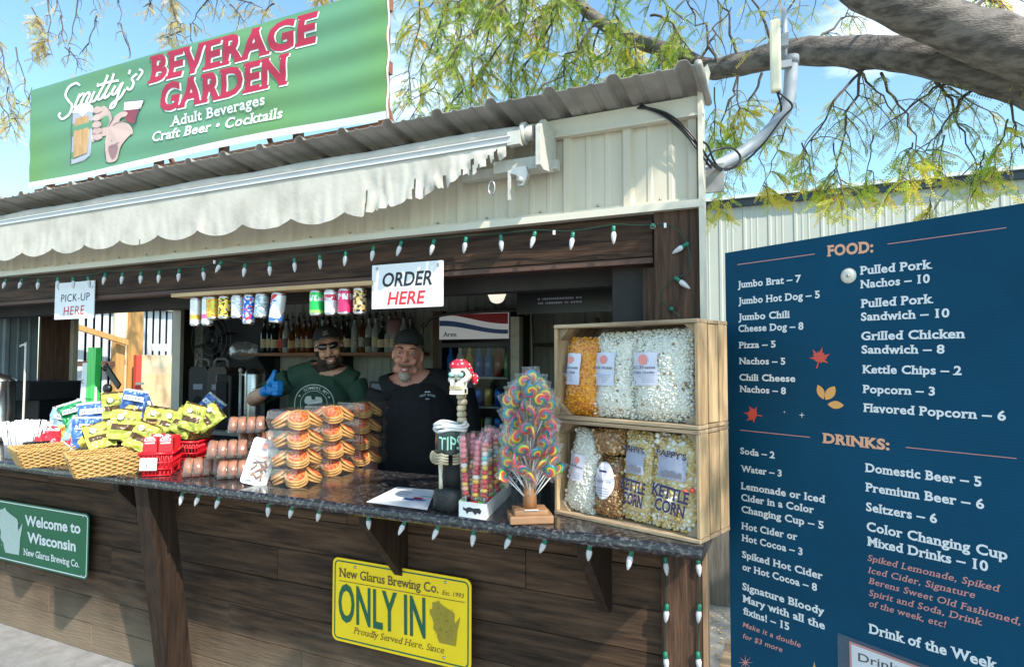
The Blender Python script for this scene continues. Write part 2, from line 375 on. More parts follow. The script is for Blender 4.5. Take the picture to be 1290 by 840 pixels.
# posts, beams
piece('corner_post', WOODZ, (-.3675, 2.195, .515), (.135, .09, 1.03), bev=.004)
piece('corner_trim_board', mat('tan_edge_board', (.30, .18, .10), .6, var=.3, vs=6, stretch=(9, 9, 1)), (-.292, 2.172, .515), (.016, .05, 1.03))
piece('corner_post', WOODZ, (-.375, 2.215, 1.595), (.155, .09, 1.05), bev=.004)
piece('inner_post', WOODZ, (-.478, 2.25, 1.50), (.05, .07, .86), bev=.003)
mb = MB(); mb.box((-.545, 2.275, 1.56), (.17, .012, 1.06)); part(mb, 'filler_board', DARKINT)
piece('header_beam', WOODX, (-2.83, 2.215, 2.043), (4.74, .06, .155), bev=.004)
RED = mat('reddish_soffit_board', (.12, .055, .035), .6, col2=(.04, .02, .014), vs=3, stretch=(1, 14, 14), detail=6)
piece('header_lip', RED, (-2.83, 2.225, 1.953), (4.74, .07, .022), bev=.003)
piece('inner_beam', DARKINT, (-2.83, 2.42, 1.99), (4.70, .09, .2))
# siding with raised ribs
def ribbed(x0, x1, y, z0, z1, phase, sgn=-1, h=.018, pitch=.229, ax='x'):
    pts = [(x0, 0)]; k = math.ceil((x0 - phase) / pitch - .5)
    while phase + k * pitch < x1 + pitch:
        c = phase + k * pitch
        for o_, hh in ((-.024, 0), (-.013, h), (.013, h), (.024, 0), (.066, 0), (.072, .004), (.084, .004), (.09, 0), (.139, 0), (.145, .004), (.157, .004), (.163, 0)):
            if x0 < c + o_ < x1: pts.append((c + o_, hh))
        k += 1
    pts.append((x1, 0)); b = MB(); n = len(pts)
    if ax == 'x': P = lambda p, z: (p[0], y + sgn * p[1], z)
    else: P = lambda p, z: (y + sgn * p[1], p[0], z)
    b.add([P(p, z0) for p in pts] + [P(p, z1) for p in pts], [(i, i + 1, n + i + 1, n + i) for i in range(n - 1)])
    return b
PH = -.547
part(ribbed(-5.2, -.30, 2.19, 2.13, 2.45, PH), 'siding_panel', SIDING, fix=False)
mb = MB()
mb.box((-2.745, 2.168, 2.129), (4.93, .05, .026)); mb.box((-2.745, 2.188, 2.150), (4.93, .008, .02)); part(mb, 'drip_trim', TRIM)
mb = MB(); mb.box((-2.745, 2.172, 2.468), (4.93, .03, .068)); mb.box((-2.745, 2.165, 2.437), (4.93, .03, .008)); part(mb, 'fascia_trim', TRIM)
mb = MB(); mb.box((-.288, 2.18, 1.79), (.014, .07, 1.36)); mb.prism([(0, 0), (.012, 0), (.035, .13), (.0, .10)], .07, O=(-.295, 2.215, 2.47)); part(mb, 'corner_trim', TRIM)
SCR = mat('screw_head', (.35, .32, .28), .4, metal=.6)
sc_me = MB().lathe([(.0001, 0), (.0045, 0), (.0045, .003), (.0001, .0045)], 8).mesh('screw', SCR)
for k in range(20):
    x = PH + .115 - .229 * k
    if x < -.32 or k > 0: 
        o = link_mesh('screw', sc_me, stall, loc=Vector((x, 2.186, 2.165)) - stall.location, rot=(R(90), 0, 0))
# roof overhang: ribbed sheet rising to the front, then the roof proper behind
def roof_sheet(x0, x1, yz0, yz1, name):
    pts = []; k = math.floor((x0 - PH) / .229) - 1
    pts.append((x0, 0))
    while PH + k * .229 < x1 + .3:
        c = PH + k * .229
        for o_, hh in ((-.028, 0), (-.016, .018), (-.008, .022), (.008, .022), (.016, .018), (.028, 0), (.066, 0), (.072, .005), (.084, .005), (.09, 0), (.139, 0), (.145, .005), (.157, .005), (.163, 0)):
            if x0 < c + o_ < x1: pts.append((c + o_, hh))
        k += 1
    pts.append((x1, 0)); b = MB(); n = len(pts); vs = []
    for (y, z) in (yz0, yz1):
        for t in (0, .002): vs += [(p[0], y, z + p[1] + t) for p in pts]
    fs = []
    for i in range(n - 1): fs += [(i, i + 1, 2 * n + i + 1, 2 * n + i), (n + i, n + i + 1, 3 * n + i + 1, 3 * n + i), (i, i + 1, n + i + 1, n + i), (2 * n + i, 2 * n + i + 1, 3 * n + i + 1, 3 * n + i)]
    b.add(vs, fs); return part(b, name, ROOF, fix=False)
roof_sheet(-5.3, -.262, (1.985, 2.530), (2.24, 2.497), 'roof_overhang')
roof_sheet(-5.3, -.62, (2.243, 2.497), (4.15, 2.26), 'roof_panel')
mb = MB(); mb.tube([(-.270, 1.985, 2.535), (-.270, 2.235, 2.502)], .013, 8); part(mb, 'roof_edge_cap', ROOF)
# interior shell
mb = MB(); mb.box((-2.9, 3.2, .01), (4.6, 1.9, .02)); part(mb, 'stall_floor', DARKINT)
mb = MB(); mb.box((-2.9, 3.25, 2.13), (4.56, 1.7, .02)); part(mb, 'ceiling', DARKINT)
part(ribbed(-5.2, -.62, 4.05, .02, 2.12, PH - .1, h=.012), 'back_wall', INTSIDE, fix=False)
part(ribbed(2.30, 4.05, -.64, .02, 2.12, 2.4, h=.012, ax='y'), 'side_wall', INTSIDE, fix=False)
mb = MB(); mb.box((-.60, 3.2, 1.12), (.02, 1.84, 2.24)); mb.box((-2.9, 4.09, 1.1), (4.6, .02, 2.2)); part(mb, 'outer_cladding', SIDING)
# left end wall with a sliding window
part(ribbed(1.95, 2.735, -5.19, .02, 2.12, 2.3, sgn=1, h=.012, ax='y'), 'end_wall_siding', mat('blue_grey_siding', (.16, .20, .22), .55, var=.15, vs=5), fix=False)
BRN = mat('brown_boards', (.15, .075, .045), .65, col2=(.05, .026, .018), vs=3, stretch=(12, 12, 1.2), detail=7, bump=.3, bs=9)
piece('end_board', BRN, (-5.18, 2.79, 1.06), (.03, .10, 2.08)); piece('end_board', BRN, (-5.18, 2.895, 1.06), (.03, .10, 2.08))
mb = MB(); mb.box((-5.2, 3.42, .54), (.06, .93, 1.04)); mb.box((-5.2, 3.42, 2.10), (.06, .93, .06)); mb.box((-5.2, 3.985, 1.08), (.06, .17, 2.1)); part(mb, 'end_wall', DARKINT)
JAMB = mat('cream_jamb', (.50, .46, .36), .5, var=.1, vs=6)
mb = MB()
for y in (2.965, 3.885): mb.box((-5.18, y, 1.56), (.11, .036, 1.02))
mb.box((-5.18, 3.425, 1.06), (.13, .95, .03)); mb.box((-5.18, 3.425, 2.062), (.10, .95, .025)); part(mb, 'window_frame', JAMB)
# diagonal prop and triangular brackets under the counter
mb = MB()
topc = atY(193, 616, 1.93); top = Vector((topc.x, 1.93, 1.028)); botc = atY(228, 838, 2.12); bot = Vector((botc.x, 2.10, .0))
ax = (bot - top).normalized(); rt = Vector((1, 0, 0)); rt = (rt - ax * rt.dot(ax)).normalized(); fr = ax.cross(rt).normalized()
hw, hd = .047, .062
def quad(c, cut): return [Vector((c + rt * a + fr * b)) for a, b in ((-hw, -hd), (hw, -hd), (hw, hd), (-hw, hd))]
q0, q1 = quad(top, 0), quad(bot, 0)
q0 = [Vector((p.x, p.y, 1.0285)) for p in q0]; q1 = [Vector((p.x, p.y, .002)) for p in q1]
mb.add(q0 + q1, [(0, 1, 2, 3), (7, 6, 5, 4), (0, 4, 5, 1), (1, 5, 6, 2), (2, 6, 7, 3), (3, 7, 4, 0)])
o = part(mb, 'prop_leg', BRACE)
for (px, ) in ((52,), (432,), (712,)):
    X = atZ(px, 620 if px < 100 else 650 if px < 500 else 690, 1.03).x
    b = MB(); b.prism([(0, 0), (.27, 0), (.27, -.05), (.22, -.30), (.175, -.30), (0, -.05)] if 0 else [(0, 0), (0.27, 0), (.27, -.31), (.235, -.31), (0, -.05)], .038, O=(X, WY - .275, 1.029), U=(0, 1, 0), V=(0, 0, 1), Nn=(1, 0, 0))
    part(b, 'counter_bracket', BRACE)

# ------------------------------------------------------------------ awning
CLOTH = mat('weathered_awning_cloth', (.66, .63, .56), .9, col2=(.50, .47, .41), vs=7, detail=9, contrast=(.28, .55), bump=.15, bs=60)
t_ = CLOTH.node_tree; tsn = t_.nodes.new('ShaderNodeBsdfTranslucent'); tsn.inputs[0].default_value = (.6, .57, .5, 1); mm_ = t_.nodes.new('ShaderNodeMixShader'); mm_.inputs[0].default_value = .22
t_.links.new(t_.nodes['Principled BSDF'].outputs[0], mm_.inputs[1]); t_.links.new(tsn.outputs[0], mm_.inputs[2]); t_.links.new(mm_.outputs[0], t_.nodes['Material Output'].inputs[0])
aw = thing('retracted_awning', 'retracted off white awning with scalloped torn valance above the serving hatch', 'awning', (-2.9, 2.17, 2.3))
AX0, AX1, AY = -5.2, -.935, 2.03
mb = MB(); mb.box(((AX0 + AX1) / 2, AY - .006, 2.401), (AX1 - AX0, .020, .024)); mb.box(((AX0 + AX1) / 2, AY - .019, 2.412), (AX1 - AX0, .006, .005)); part(mb, 'front_bar', mat('white_aluminium', (.60, .60, .59), .3, var=.05, vs=8), aw)
mb = MB()
def roll(u, v):
    x = AX0 + (AX1 - AX0) * u; a = R(-70 + 215 * v); r = .042 + .003 * math.sin(x * 9) + .002 * noise.noise(Vector((x * 14, a, 0)))
    return Vector((x, 2.09 - r * math.cos(a) * 1.2, 2.440 + r * math.sin(a) * .8 + .003 * noise.noise(Vector((x * 5, 1, 3)))))
mb.grid(160, 8, roll); part(mb, 'rolled_cloth', CLOTH, aw, fix=False)
def val_bottom(x):
    s_ = abs(math.sin((x + 4.6) * math.pi / .29)); z = 2.215 - .038 * s_ ** .7 + .006 * noise.noise(Vector((x * 3, 0, 9)))
    if x > -1.60:                                    # torn, frayed end
        k = (x + 1.60) / (AX1 - .02 + 1.60); z = 2.195 + .15 * k ** 1.6
        z += .022 * noise.noise(Vector((x * 17, 5, 0))) + .028 * max(0, noise.noise(Vector((x * 45, 2, 0))))
    return z
mb = MB(); nx, ny = 520, 8
def valf(u, v):
    x = AX0 + (AX1 - .02 - AX0) * u; z0 = 2.386; z = z0 + (val_bottom(x) - z0) * v
    amp = .012 * v * (1 + 1.6 * max(0, (x + 1.7)))
    y = AY - .010 + amp * noise.noise(Vector((x * 4, v, 0))) + .006 * v * noise.noise(Vector((x * 22, v * 2, 4)))
    if x > -1.6: y += .018 * v * noise.noise(Vector((x * 30, v * 2, 7)))
    return Vector((x, y, z))
mb.grid(nx, ny, valf)
# slits torn up from the hem
slits = [(-1.345, .55), (-1.30, .8), (-1.21, .6), (-1.13, .72), (-1.09, .4), (-1.02, .5), (-1.06, .75), (-.99, .3), (-1.58, .45), (-2.98, .86)]
keep = []
for fi, f in enumerate(mb.f):
    u = (fi % nx + .5) / nx; v = (fi // nx + .5) / ny; x = AX0 + (AX1 - .02 - AX0) * u
    cut = any(abs(x - sx + .01 * v) < .0045 + .009 * (v - s0) and v > s0 for sx, s0 in slits)
    if not cut: keep.append(fi)
mb.f = [mb.f[i] for i in keep]; mb.m = [mb.m[i] for i in keep]; mb.sm = [mb.sm[i] for i in keep]
part(mb, 'valance', CLOTH, aw, fix=False)
mb = MB(); mb.prism([(0, 0), (.03, -.01), (.11, 0), (.155, .02), (.16, .13), (.13, .175), (.05, .18), (.0, .14)], .018, O=(-.835, 2.01, 2.292), U=(0, 1, 0), V=(0, 0, 1), Nn=(1, 0, 0))
mb.box((-.93, 2.10, 2.325), (.21, .05, .045)); mb.box((-1.0, 2.145, 2.325), (.4, .035, .035)); AWW = mat('weathered_white_metal', (.50, .49, .44), .5, var=.12, vs=25); part(mb, 'end_bracket', AWW, aw)
mb = MB(); mb.tube([(-.93, 2.06, 2.43), (-.862, 2.06, 2.43)], .030, 14); mb.tube([(-.905, 2.06, 2.43), (-.89, 2.06, 2.43)], .042, 14); mb.box((-.925, 2.03, 2.405), (.05, .03, .05)); part(mb, 'end_roller', AWW, aw)
mb = MB(); mb.prism([(0, 0), (.05, .0), (.06, -.03), (.04, -.07), (.02, -.07), (.015, -.03), (-.01, -.02)], .02, O=(-.935, 2.055, 2.302)); mb.tube([(-.905, 2.02, 2.252), (-.905, 2.06, 2.252)], .012, 10)
part(mb, 'clamp', mat('grey_zinc', (.45, .45, .43), .4, metal=.5, var=.15, vs=30), aw)
mb = MB(); ring = [(-1.02 + .013 * math.cos(a), 2.03, 2.235 + .026 * math.sin(a)) for a in [2 * math.pi * i / 14 for i in range(15)]]
mb.tube(ring, .0028, 6, caps=False); part(mb, 'hook', STEEL, aw)
mb = MB(); mb.box((-.952, 2.04, 2.24), (.012, .004, .11)); part(mb, 'strap', CLOTH, aw)

# ------------------------------------------------------------------ banner above the roof
BYP = 2.35
bn = thing('roof_banner', 'long green vinyl banner on a timber frame above the stall roof', 'banner', (-3.2, BYP + .05, 2.4))
BANN = mat('green_vinyl', (.135, .29, .075), .5, col2=(.12, .29, .17), vs=.55, detail=1, contrast=(.42, .58), bump=.12, bs=14)
bx0, bx1, bz0, bz1 = -4.63, -1.735, 2.745, 3.37
def ban(u, v):
    x = bx0 + (bx1 - bx0) * u; z = bz0 + (bz1 + .03 * (1 - u) - bz0) * v - .012 * (1 - v) * math.sin(u * math.pi * 2.4) - (0 if v > 0.02 else .004)
    wv = .006 * math.sin(z * 38 + 1.2 * math.sin(x * 2.1) + x * .9) * (.35 + .65 * u) + .006 * noise.noise(Vector((x * 1.8, z * 4, 2)))
    return Vector((x, BYP + wv, z))
def banpl(px, py):
    p = atY(px, py, BYP); return p
mb = MB(); mb.grid(110, 40, lambda u, v: ban(u, .05 + .95 * v)); mb.mat(1); mb.grid(110, 3, lambda u, v: ban(u, .05 * v)); mb.grid(1, 24, lambda u, v: ban(1, v) + Vector((.012 * u, .004, 0)))
part(mb, 'vinyl_sheet', [BANN, WHITE], bn, fix=False)
FR = mat('orange_brown_timber', (.34, .13, .055), .6, col2=(.14, .06, .03), vs=3, stretch=(1, 12, 12), detail=6)
mb = MB()
for z in (2.70, 3.0, 3.31): mb.box(((bx0 + bx1) / 2, BYP + .05, z), (bx1 - bx0 - .03, .04, .07 if z < 2.8 else .06))
for k in range(6): mb.box((bx0 + .08 + k * (bx1 - bx0 - .16) / 5, BYP + .09, 2.92), (.04, .04, .86))
part(mb, 'timber_frame', FR, bn)
for k in range(4): mb = MB(); mb.tube([(bx0 + .15 + k * .85, BYP + .1, 3.2), (bx0 + .15 + k * .85, BYP + .55, 2.47)], .016, 6); part(mb, 'brace', FR, bn)
CRIM = mat('crimson_print', (.42, .018, .055), .5); WPR = mat('white_print', (.80, .83, .80), .5)
Z1 = 2.58
def z1(x, y): return (x / Z1, y / Z1)
class LiftY:                                      # lettering follows the banner's ripples
    pass
def ban_text(mb, s_, p0, p1, cap, mi, lift, **kw):
    O = atY(*z1(*p0), BYP); E = atY(*z1(*p1), BYP); T = atY(*z1(p0[0], p0[1] - cap), BYP); vs, zz, fs, wd = text_geo(s_, **kw)
    U = (E - O) / wd; V = (T - O); mb.mat(mi); out = []
    tris = []
    for f in fs:
        for i in range(1, len(f) - 1): tris.append([(vs[f[0]][0], vs[f[0]][1], zz[f[0]]), (vs[f[i]][0], vs[f[i]][1], zz[f[i]]), (vs[f[i + 1]][0], vs[f[i + 1]][1], zz[f[i + 1]])])
    lim = .022 / V.length; done = []
    while tris:
        a, b, c = tris.pop(); ls = [math.hypot(p[0] - q[0], p[1] - q[1]) for p, q in ((a, b), (b, c), (c, a))]; k = ls.index(max(ls))
        if ls[k] < lim: done.append((a, b, c)); continue
        if k == 1: a, b, c = b, c, a
        elif k == 2: a, b, c = c, a, b
        m_ = tuple((a[i] + b[i]) / 2 for i in range(3)); tris += [[a, m_, c], [m_, b, c]]
    for t3 in done: out += [onban(O + U * x + V * y, lift + z) for x, y, z in t3]
    mb.add(out, [(3 * i, 3 * i + 1, 3 * i + 2) for i in range(len(done))])
def onban(p, lift):
    u = (p.x - bx0) / (bx1 - bx0)
    wv = .006 * math.sin(p.z * 38 + 1.2 * math.sin(p.x * 2.1) + p.x * .9) * (.35 + .65 * u) + .006 * noise.noise(Vector((p.x * 1.8, p.z * 4, 2)))
    return Vector((p.x, BYP + wv - lift, p.z))
mb = MB()
for s_, a, b_, cap in (("BEVERAGE", (483, 272), (1036, 131), 78), ("GARDEN", (522, 363), (945, 268), 80)):
    d = 3.8
    ban_text(mb, s_, (a[0] + d, a[1] + d), (b_[0] + d, b_[1] + d), cap, 1, .003, slab=True, bold=.13, shear=.12, space=1.06)
    ban_text(mb, s_, a, b_, cap, 0, .005, slab=True, bold=.11, shear=.12, space=1.06)
ban_text(mb, "Adult Beverages", (553, 412), (866, 341), 29, 1, .004, slab=True, bold=.07, shear=.12, space=1.08)
ban_text(mb, "Craft Beer • Cocktails", (499, 462), (920, 384), 30, 1, .004, slab=True, bold=.07, shear=.12, space=1.08)
def ban_stroke(pts, wd, mi=1, lift=.004, k=6):
    L_, R_ = ribbon(smooth_open(pts, k), wd); mb.mat(mi); n = len(L_)
    mb.add([onban(atY(*z1(*p), BYP), lift) for p in L_ + R_], [(i, i + 1, n + i + 1, n + i) for i in range(n - 1)])
for st in ([(262, 280), (250, 272), (226, 285), (214, 310), (226, 330), (238, 345), (228, 372), (205, 388), (194, 378), (200, 368)],      # S
           [(262, 306), (254, 330), (245, 354)], [(245, 352), (260, 318), (272, 306), (276, 316), (264, 346)], [(264, 346), (278, 314), (290, 302), (294, 312), (284, 336), (292, 338), (301, 326)],
           [(310, 298), (300, 330), (312, 328), (322, 312)], [(318, 276), (321, 273)],
           [(352, 245), (322, 318), (332, 322), (342, 308)], [(372, 240), (342, 314), (352, 316), (362, 304)], [(316, 282), (345, 270), (385, 262)],
           [(376, 280), (366, 306), (378, 305), (396, 272)], [(400, 268), (388, 305), (372, 345), (358, 352), (366, 336), (392, 318), (410, 292)],
           [(424, 228), (418, 242)], [(444, 240), (428, 256), (436, 272), (430, 290), (418, 292), (416, 284)], [(452, 226), (462, 234), (446, 262)]):
    if len(st) > 1: ban_stroke(st, 7.5)
part(mb, 'lettering', [CRIM, WPR], bn, fix=False)
# printed picture: two hands clinking a beer mug and a short glass
SK = mat('printed_skin', (.60, .42, .37), .5); SK2 = mat('printed_skin_shade', (.30, .17, .17), .5); AMB = mat('printed_amber', (.45, .24, .09), .5, col2=(.62, .40, .18), vs=14, stretch=(4, 1, .6)); GLS = mat('printed_glass', (.42, .44, .52), .5); FOAM = mat('printed_foam', (.78, .80, .76), .5); WINE = mat('printed_red_drink', (.28, .05, .07), .5); OUTL = mat('printed_outline', (.10, .07, .14), .5)
mb = MB()
def bp(pts, mi, lift, sm=True):
    q = smooth_closed(pts, 3) if sm else pts; mb.mat(mi); mb.add([onban(atY(80 + x / 8, 110 + y / 8, BYP), lift) for x, y in q], [tuple(range(len(q)))])
def bs(pts, wd, mi, lift):
    L_, R_ = ribbon(smooth_open(pts, 4), wd); mb.mat(mi); n = len(L_)
    mb.add([onban(atY(80 + x / 8, 110 + y / 8, BYP), lift) for x, y in L_ + R_], [(i, i + 1, n + i + 1, n + i) for i in range(n - 1)])
bp([(95, 255), (300, 195), (290, 500), (275, 690), (210, 740), (75, 780), (85, 600)], 3, .003, False)
bp([(125, 320), (260, 285), (262, 480), (248, 665), (110, 715), (112, 500)], 2, .004, False)
bp([(100, 250), (150, 190), (220, 165), (300, 190), (300, 250), (250, 250), (200, 300), (150, 262), (105, 268)], 4, .005)
bp([(400, 190), (450, 220), (500, 320), (470, 440), (420, 490), (350, 500), (300, 560), (290, 500), (320, 420), (350, 250)], 0, .004)
for i, y in enumerate((230, 310, 380, 440, 500)): bp([(305, y), (340, y - 35), (385, y - 22), (392, y + 12), (350, y + 32), (308, y + 28)], 0, .005); bs([(306, y + 30), (350, y + 36), (392, y + 14)], 7, 1, .0055)
bp([(440, 440), (500, 330), (570, 265), (630, 250), (660, 268), (640, 300), (600, 310), (575, 350), (660, 370), (700, 440), (700, 475), (665, 500), (600, 590), (570, 660), (535, 745), (440, 750), (430, 600)], 0, .006)
for a in ([(480, 420), (540, 370), (620, 345)], [(485, 480), (560, 430), (690, 400)], [(490, 545), (570, 500), (690, 475)], [(470, 610), (520, 590), (600, 545)]): bs(a, 10, 1, .0065)
bp([(470, 600), (560, 590), (540, 700), (500, 740), (480, 700)], 1, .0062)
bp([(620, 235), (765, 228), (720, 370), (640, 350)], 5, .007, False); bp([(618, 150), (812, 132), (790, 222), (618, 238)], 4, .0075, False)
bs([(820, 130), (775, 230), (725, 380)], 9, 6, .008); bs([(436, 740), (432, 600), (450, 440), (520, 310)], 6, 6, .0068); bs([(75, 782), (90, 520), (97, 262)], 7, 6, .005); bs([(620, 150), (818, 132)], 6, 6, .008)
part(mb, 'printed_picture', [SK, SK2, AMB, GLS, FOAM, WINE, OUTL], bn, fix=False)

# ------------------------------------------------------------------ flat signs
def plate(name, label, cat, x0, x1, z0, z1_, y, m, rad=.004, th=.004, group=None, tilt=0, edge=None):
    t = thing(name, label, cat, ((x0 + x1) / 2, y, z0)); w_, h_ = (x1 - x0) / 2, (z1_ - z0); pts = []
    for cx, cz, a0 in ((w_ - rad, rad, -90), (w_ - rad, h_ - rad, 0), (-w_ + rad, h_ - rad, 90), (-w_ + rad, rad, 180)):
        for k in range(7): a = R(a0 + 15 * k); pts.append((cx + rad * math.cos(a), cz + rad * math.sin(a)))
    b = MB(); b.prism(pts, th); b.build('plate', m, t); return t, pts
screw_big = MB().lathe([(.0001, 0), (.006, 0), (.006, .002), (.0001, .004)], 10).mesh('screw', STEEL)
ox0, ox1 = atY(469, 333, 2.175).x, atY(558.5, 327, 2.175).x
t, _ = plate('order_sign', 'white sign reading ORDER HERE screwed to the dark header beam', 'sign', ox0, ox1, 1.818, 2.008, 2.178, SIGNW)
mb = MB(); pl = on_plane((0, 2.174, 0), (0, 1, 0)); z5 = lambda x, y: (220 + x / 3.5, 280 + y / 3.5)
fit_text(mb, pl, "ORDER", z5(917, 284), z5(1136, 273), 58 / 3.5, 0, bold=.06, shear=.2); fit_text(mb, pl, "HERE", z5(938, 363), z5(1108, 356), 54 / 3.5, 1, bold=.06, shear=.2)
part(mb, 'lettering', [BLKPRINT, REDPRINT], t, fix=False)
for px, py in (z5(893, 205), z5(1163, 188)): p = pl(px, py); link_mesh('screw', screw_big, t, loc=p - t.location, rot=(R(90), 0, 0))
ux0, ux1 = atY(70, 357, 2.175).x, atY(119.5, 355, 2.175).x
t, _ = plate('pick_up_sign', 'small white sign reading PICK-UP HERE on the header beam near the left end', 'sign', ux0, ux1, 1.835, 2.048, 2.178, SIGNW)
mb = MB(); z4 = lambda x, y: (x / 3, 340 + y / 3)
fit_text(mb, pl, "PICK-UP", z4(231, 122), z4(340, 114), 28 / 3, 0, bold=-.01, shear=.12, space=1.1); fit_text(mb, pl, "HERE", z4(240, 172), z4(320, 166), 32 / 3, 1, bold=-.005, shear=.15, space=1.1)
part(mb, 'lettering', [BLKPRINT, REDPRINT], t, fix=False)
for px, py in (z4(222, 72), z4(350, 64)): link_mesh('screw', screw_big, t, loc=pl(px, py) - t.location, rot=(R(90), 0, 0))

WIS = [(.02, .66), (.0, .74), (.10, .80), (.09, .93), (.22, .96), (.30, 1.0), (.36, .93), (.48, .88), (.62, .83), (.76, .78), (.82, .70), (.80, .62), (.83, .53), (.90, .60), (.99, .70), (.95, .52), (.90, .38), (.88, .2), (.85, .0), (.32, .02), (.26, .12), (.24, .22), (.12, .33), (.14, .45), (.10, .55)]
YEL = mat('yellow_enamel', (.95, .64, .004), .5, var=.06, vs=5); GRN = mat('green_enamel', (.004, .14, .055), .45, var=.08, vs=5); DGRN = mat('dark_green_print', (.008, .11, .05), .5); BRP = mat('brown_print', (.11, .065, .02), .5); WP = mat('white_sign_print', (.80, .82, .80), .45); OLV = mat('olive_print', (.34, .25, .02), .5)
pl = on_plane((0, 2.1385, 0), (0, 1, 0)); z6 = lambda x, y: (400 + x / 2.481, 600 + y / 2.481)
YS = 2.143
a, b_ = atY(419, 750, YS - .004).x, atY(593.5, 780, YS - .004).x
t, _ = plate('brewery_plate_sign', 'yellow license plate style sign reading ONLY IN on the plank front', 'sign', a, b_, .403, .752, YS, YEL, rad=.028)
def outline(mb, x0, x1, z0, z1_, rad, wd, y, mi):
    P, Q = [], []
    for cx, cz, a0 in ((x1 - rad, z0 + rad, -90), (x1 - rad, z1_ - rad, 0), (x0 + rad, z1_ - rad, 90), (x0 + rad, z0 + rad, 180)):
        for k in range(7):
            a_ = R(a0 + 15 * k); P.append((cx + rad * math.cos(a_), y, cz + rad * math.sin(a_))); Q.append((cx + (rad - wd) * math.cos(a_), y, cz + (rad - wd) * math.sin(a_)))
    n = len(P); mb.mat(mi); mb.add(P + Q, [(i, (i + 1) % n, n + (i + 1) % n, n + i) for i in range(n)])
mb = MB(); outline(mb, a + .010, b_ - .010, .413, .742, .022, .006, 2.1384, 0)
fit_text(mb, pl, "New Glarus Brewing Co.", z6(68, 311), z6(378, 364), 27 / 2.481, 1, slab=True, bold=.03); fit_text(mb, pl, "Est. 1993", z6(390, 368), z6(458, 380), 14 / 2.481, 1, shear=.25)
fit_line(mb, pl, z6(68, 323), z6(460, 392), .8, 1); fit_text(mb, pl, "ONLY IN", z6(66, 447), z6(338, 503), 112 / 2.481, 0, bold=.06, space=1.02)
fit_text(mb, pl, "Proudly Served Here, Since", z6(113, 489), z6(396, 553), 20 / 2.481, 1, slab=True, shear=.25, bold=-.02)
def wis(mb, pl, x0, y0, x1, y1, slope, mi, lift=.0012): fit_poly(mb, pl, [(x0 + (x1 - x0) * u, y1 - (y1 - y0) * v + slope * (x1 - x0) * (u - .5)) for u, v in WIS], mi, lift=lift)
wis(mb, pl, 400 + 350 / 2.481, 600 + 390 / 2.481, 400 + 447 / 2.481, 600 + 524 / 2.481, .17, 2)
random.seed(3)
for k in range(60):
    u, v = random.uniform(.2, .8), random.uniform(.08, .85); x = 541 + 39 * u; y = 811 - 54 * v + .17 * 39 * (u - .5); a_ = random.uniform(0, 6.28)
    fit_line(mb, pl, (x, y), (x + 2.5 * math.cos(a_), y + 2.5 * math.sin(a_)), .45, 1, lift=.0018)
for px, py in (z6(118, 283), z6(400, 330), z6(395, 565)): link_mesh('screw', screw_big, t, loc=pl(px, py) - t.location, rot=(R(90), 0, 0))
part(mb, 'lettering', [DGRN, BRP, OLV], t, fix=False)
YW = 2.143; pl = on_plane((0, YW - .0045, 0), (0, 1, 0)); z7 = lambda x, y: (x / 3, 560 + y / 3)
b_ = atY(112, 690, YW).x
t, _ = plate('welcome_sign', 'green road style sign reading Welcome to Wisconsin on the plank front', 'sign', -4.56, b_, .403, .757, YW, GRN, rad=.03)
mb = MB(); outline(mb, -4.552, b_ - .008, .411, .749, .024, .006, YW - .0046, 0)
fit_text(mb, pl, "Welcome to", z7(95, 303), z7(305, 335), 37 / 3, 0, bold=.09); fit_text(mb, pl, "Wisconsin", z7(104, 367), z7(287, 402), 37 / 3, 0, bold=.09)
fit_text(mb, pl, "New Glarus Brewing Co.", z7(90, 415), z7(300, 463), 24 / 3, 0, slab=True, bold=.05)
wis(mb, pl, -3, 560 + 238 / 3, 29, 560 + 412 / 3, .12, 1)
for k in range(50):
    u, v = random.uniform(.15, .8), random.uniform(.08, .85); x = -3 + 32 * u; y = 697 - 58 * v; fit_line(mb, pl, (x, y), (x + random.uniform(-2, 2), y + random.uniform(-2, 2)), .4, 0, lift=.0018)
part(mb, 'lettering', [WP, mat('pale_green_print', (.50, .60, .54), .5)], t, fix=False)
for x, z in ((b_ - .05, .74), (b_ - .05, .42), (-4.4, .74)): link_mesh('screw', screw_big, t, loc=Vector((x, YW - .004, z)) - t.location, rot=(R(90), 0, 0))

# ------------------------------------------------------------------ big menu board
P0 = Vector((-.215, 2.16, 0)); BE = Vector((.860, -.511, 0)).normalized(); BN = Vector((-.511, -.860, 0)).normalized()
BLUE = mat('navy_corrugated_plastic', (.0018, .060, .120), .55, var=.15, vs=2.5, spec=.14)
t_ = BLUE.node_tree; wv = t_.nodes.new('ShaderNodeTexWave'); wv.wave_type = 'BANDS'; wv.bands_direction = 'Z'; wv.inputs['Scale'].default_value = 38
tcn = t_.nodes.new('ShaderNodeTexCoord'); bpn = t_.nodes.new('ShaderNodeBump'); bpn.inputs['Strength'].default_value = .12; bpn.inputs['Distance'].default_value = .002
t_.links.new(tcn.outputs['Object'], wv.inputs[0]); t_.links.new(wv.outputs[0], bpn.inputs['Height']); t_.links.new(bpn.outputs[0], t_.nodes['Principled BSDF'].inputs['Normal'])
BW = .825
board = thing('menu_board', 'large navy blue menu board listing food and drinks at the right of the stall', 'menu board', P0 + BE * (BW / 2), math.atan2(BE.y, BE.x))
mb = MB(); mb.box((0, .005, 1.09), (BW, .010, 1.73)); mb.build('panel', BLUE, board)
mb = MB()
for x in (-BW / 2 + .05, BW / 2 - .05): mb.box((x, .03, .98), (.038, .038, 1.95)); mb.box((x, .06, .02), (.05, .5, .038))
mb.build('stand', CRATEZ, board)
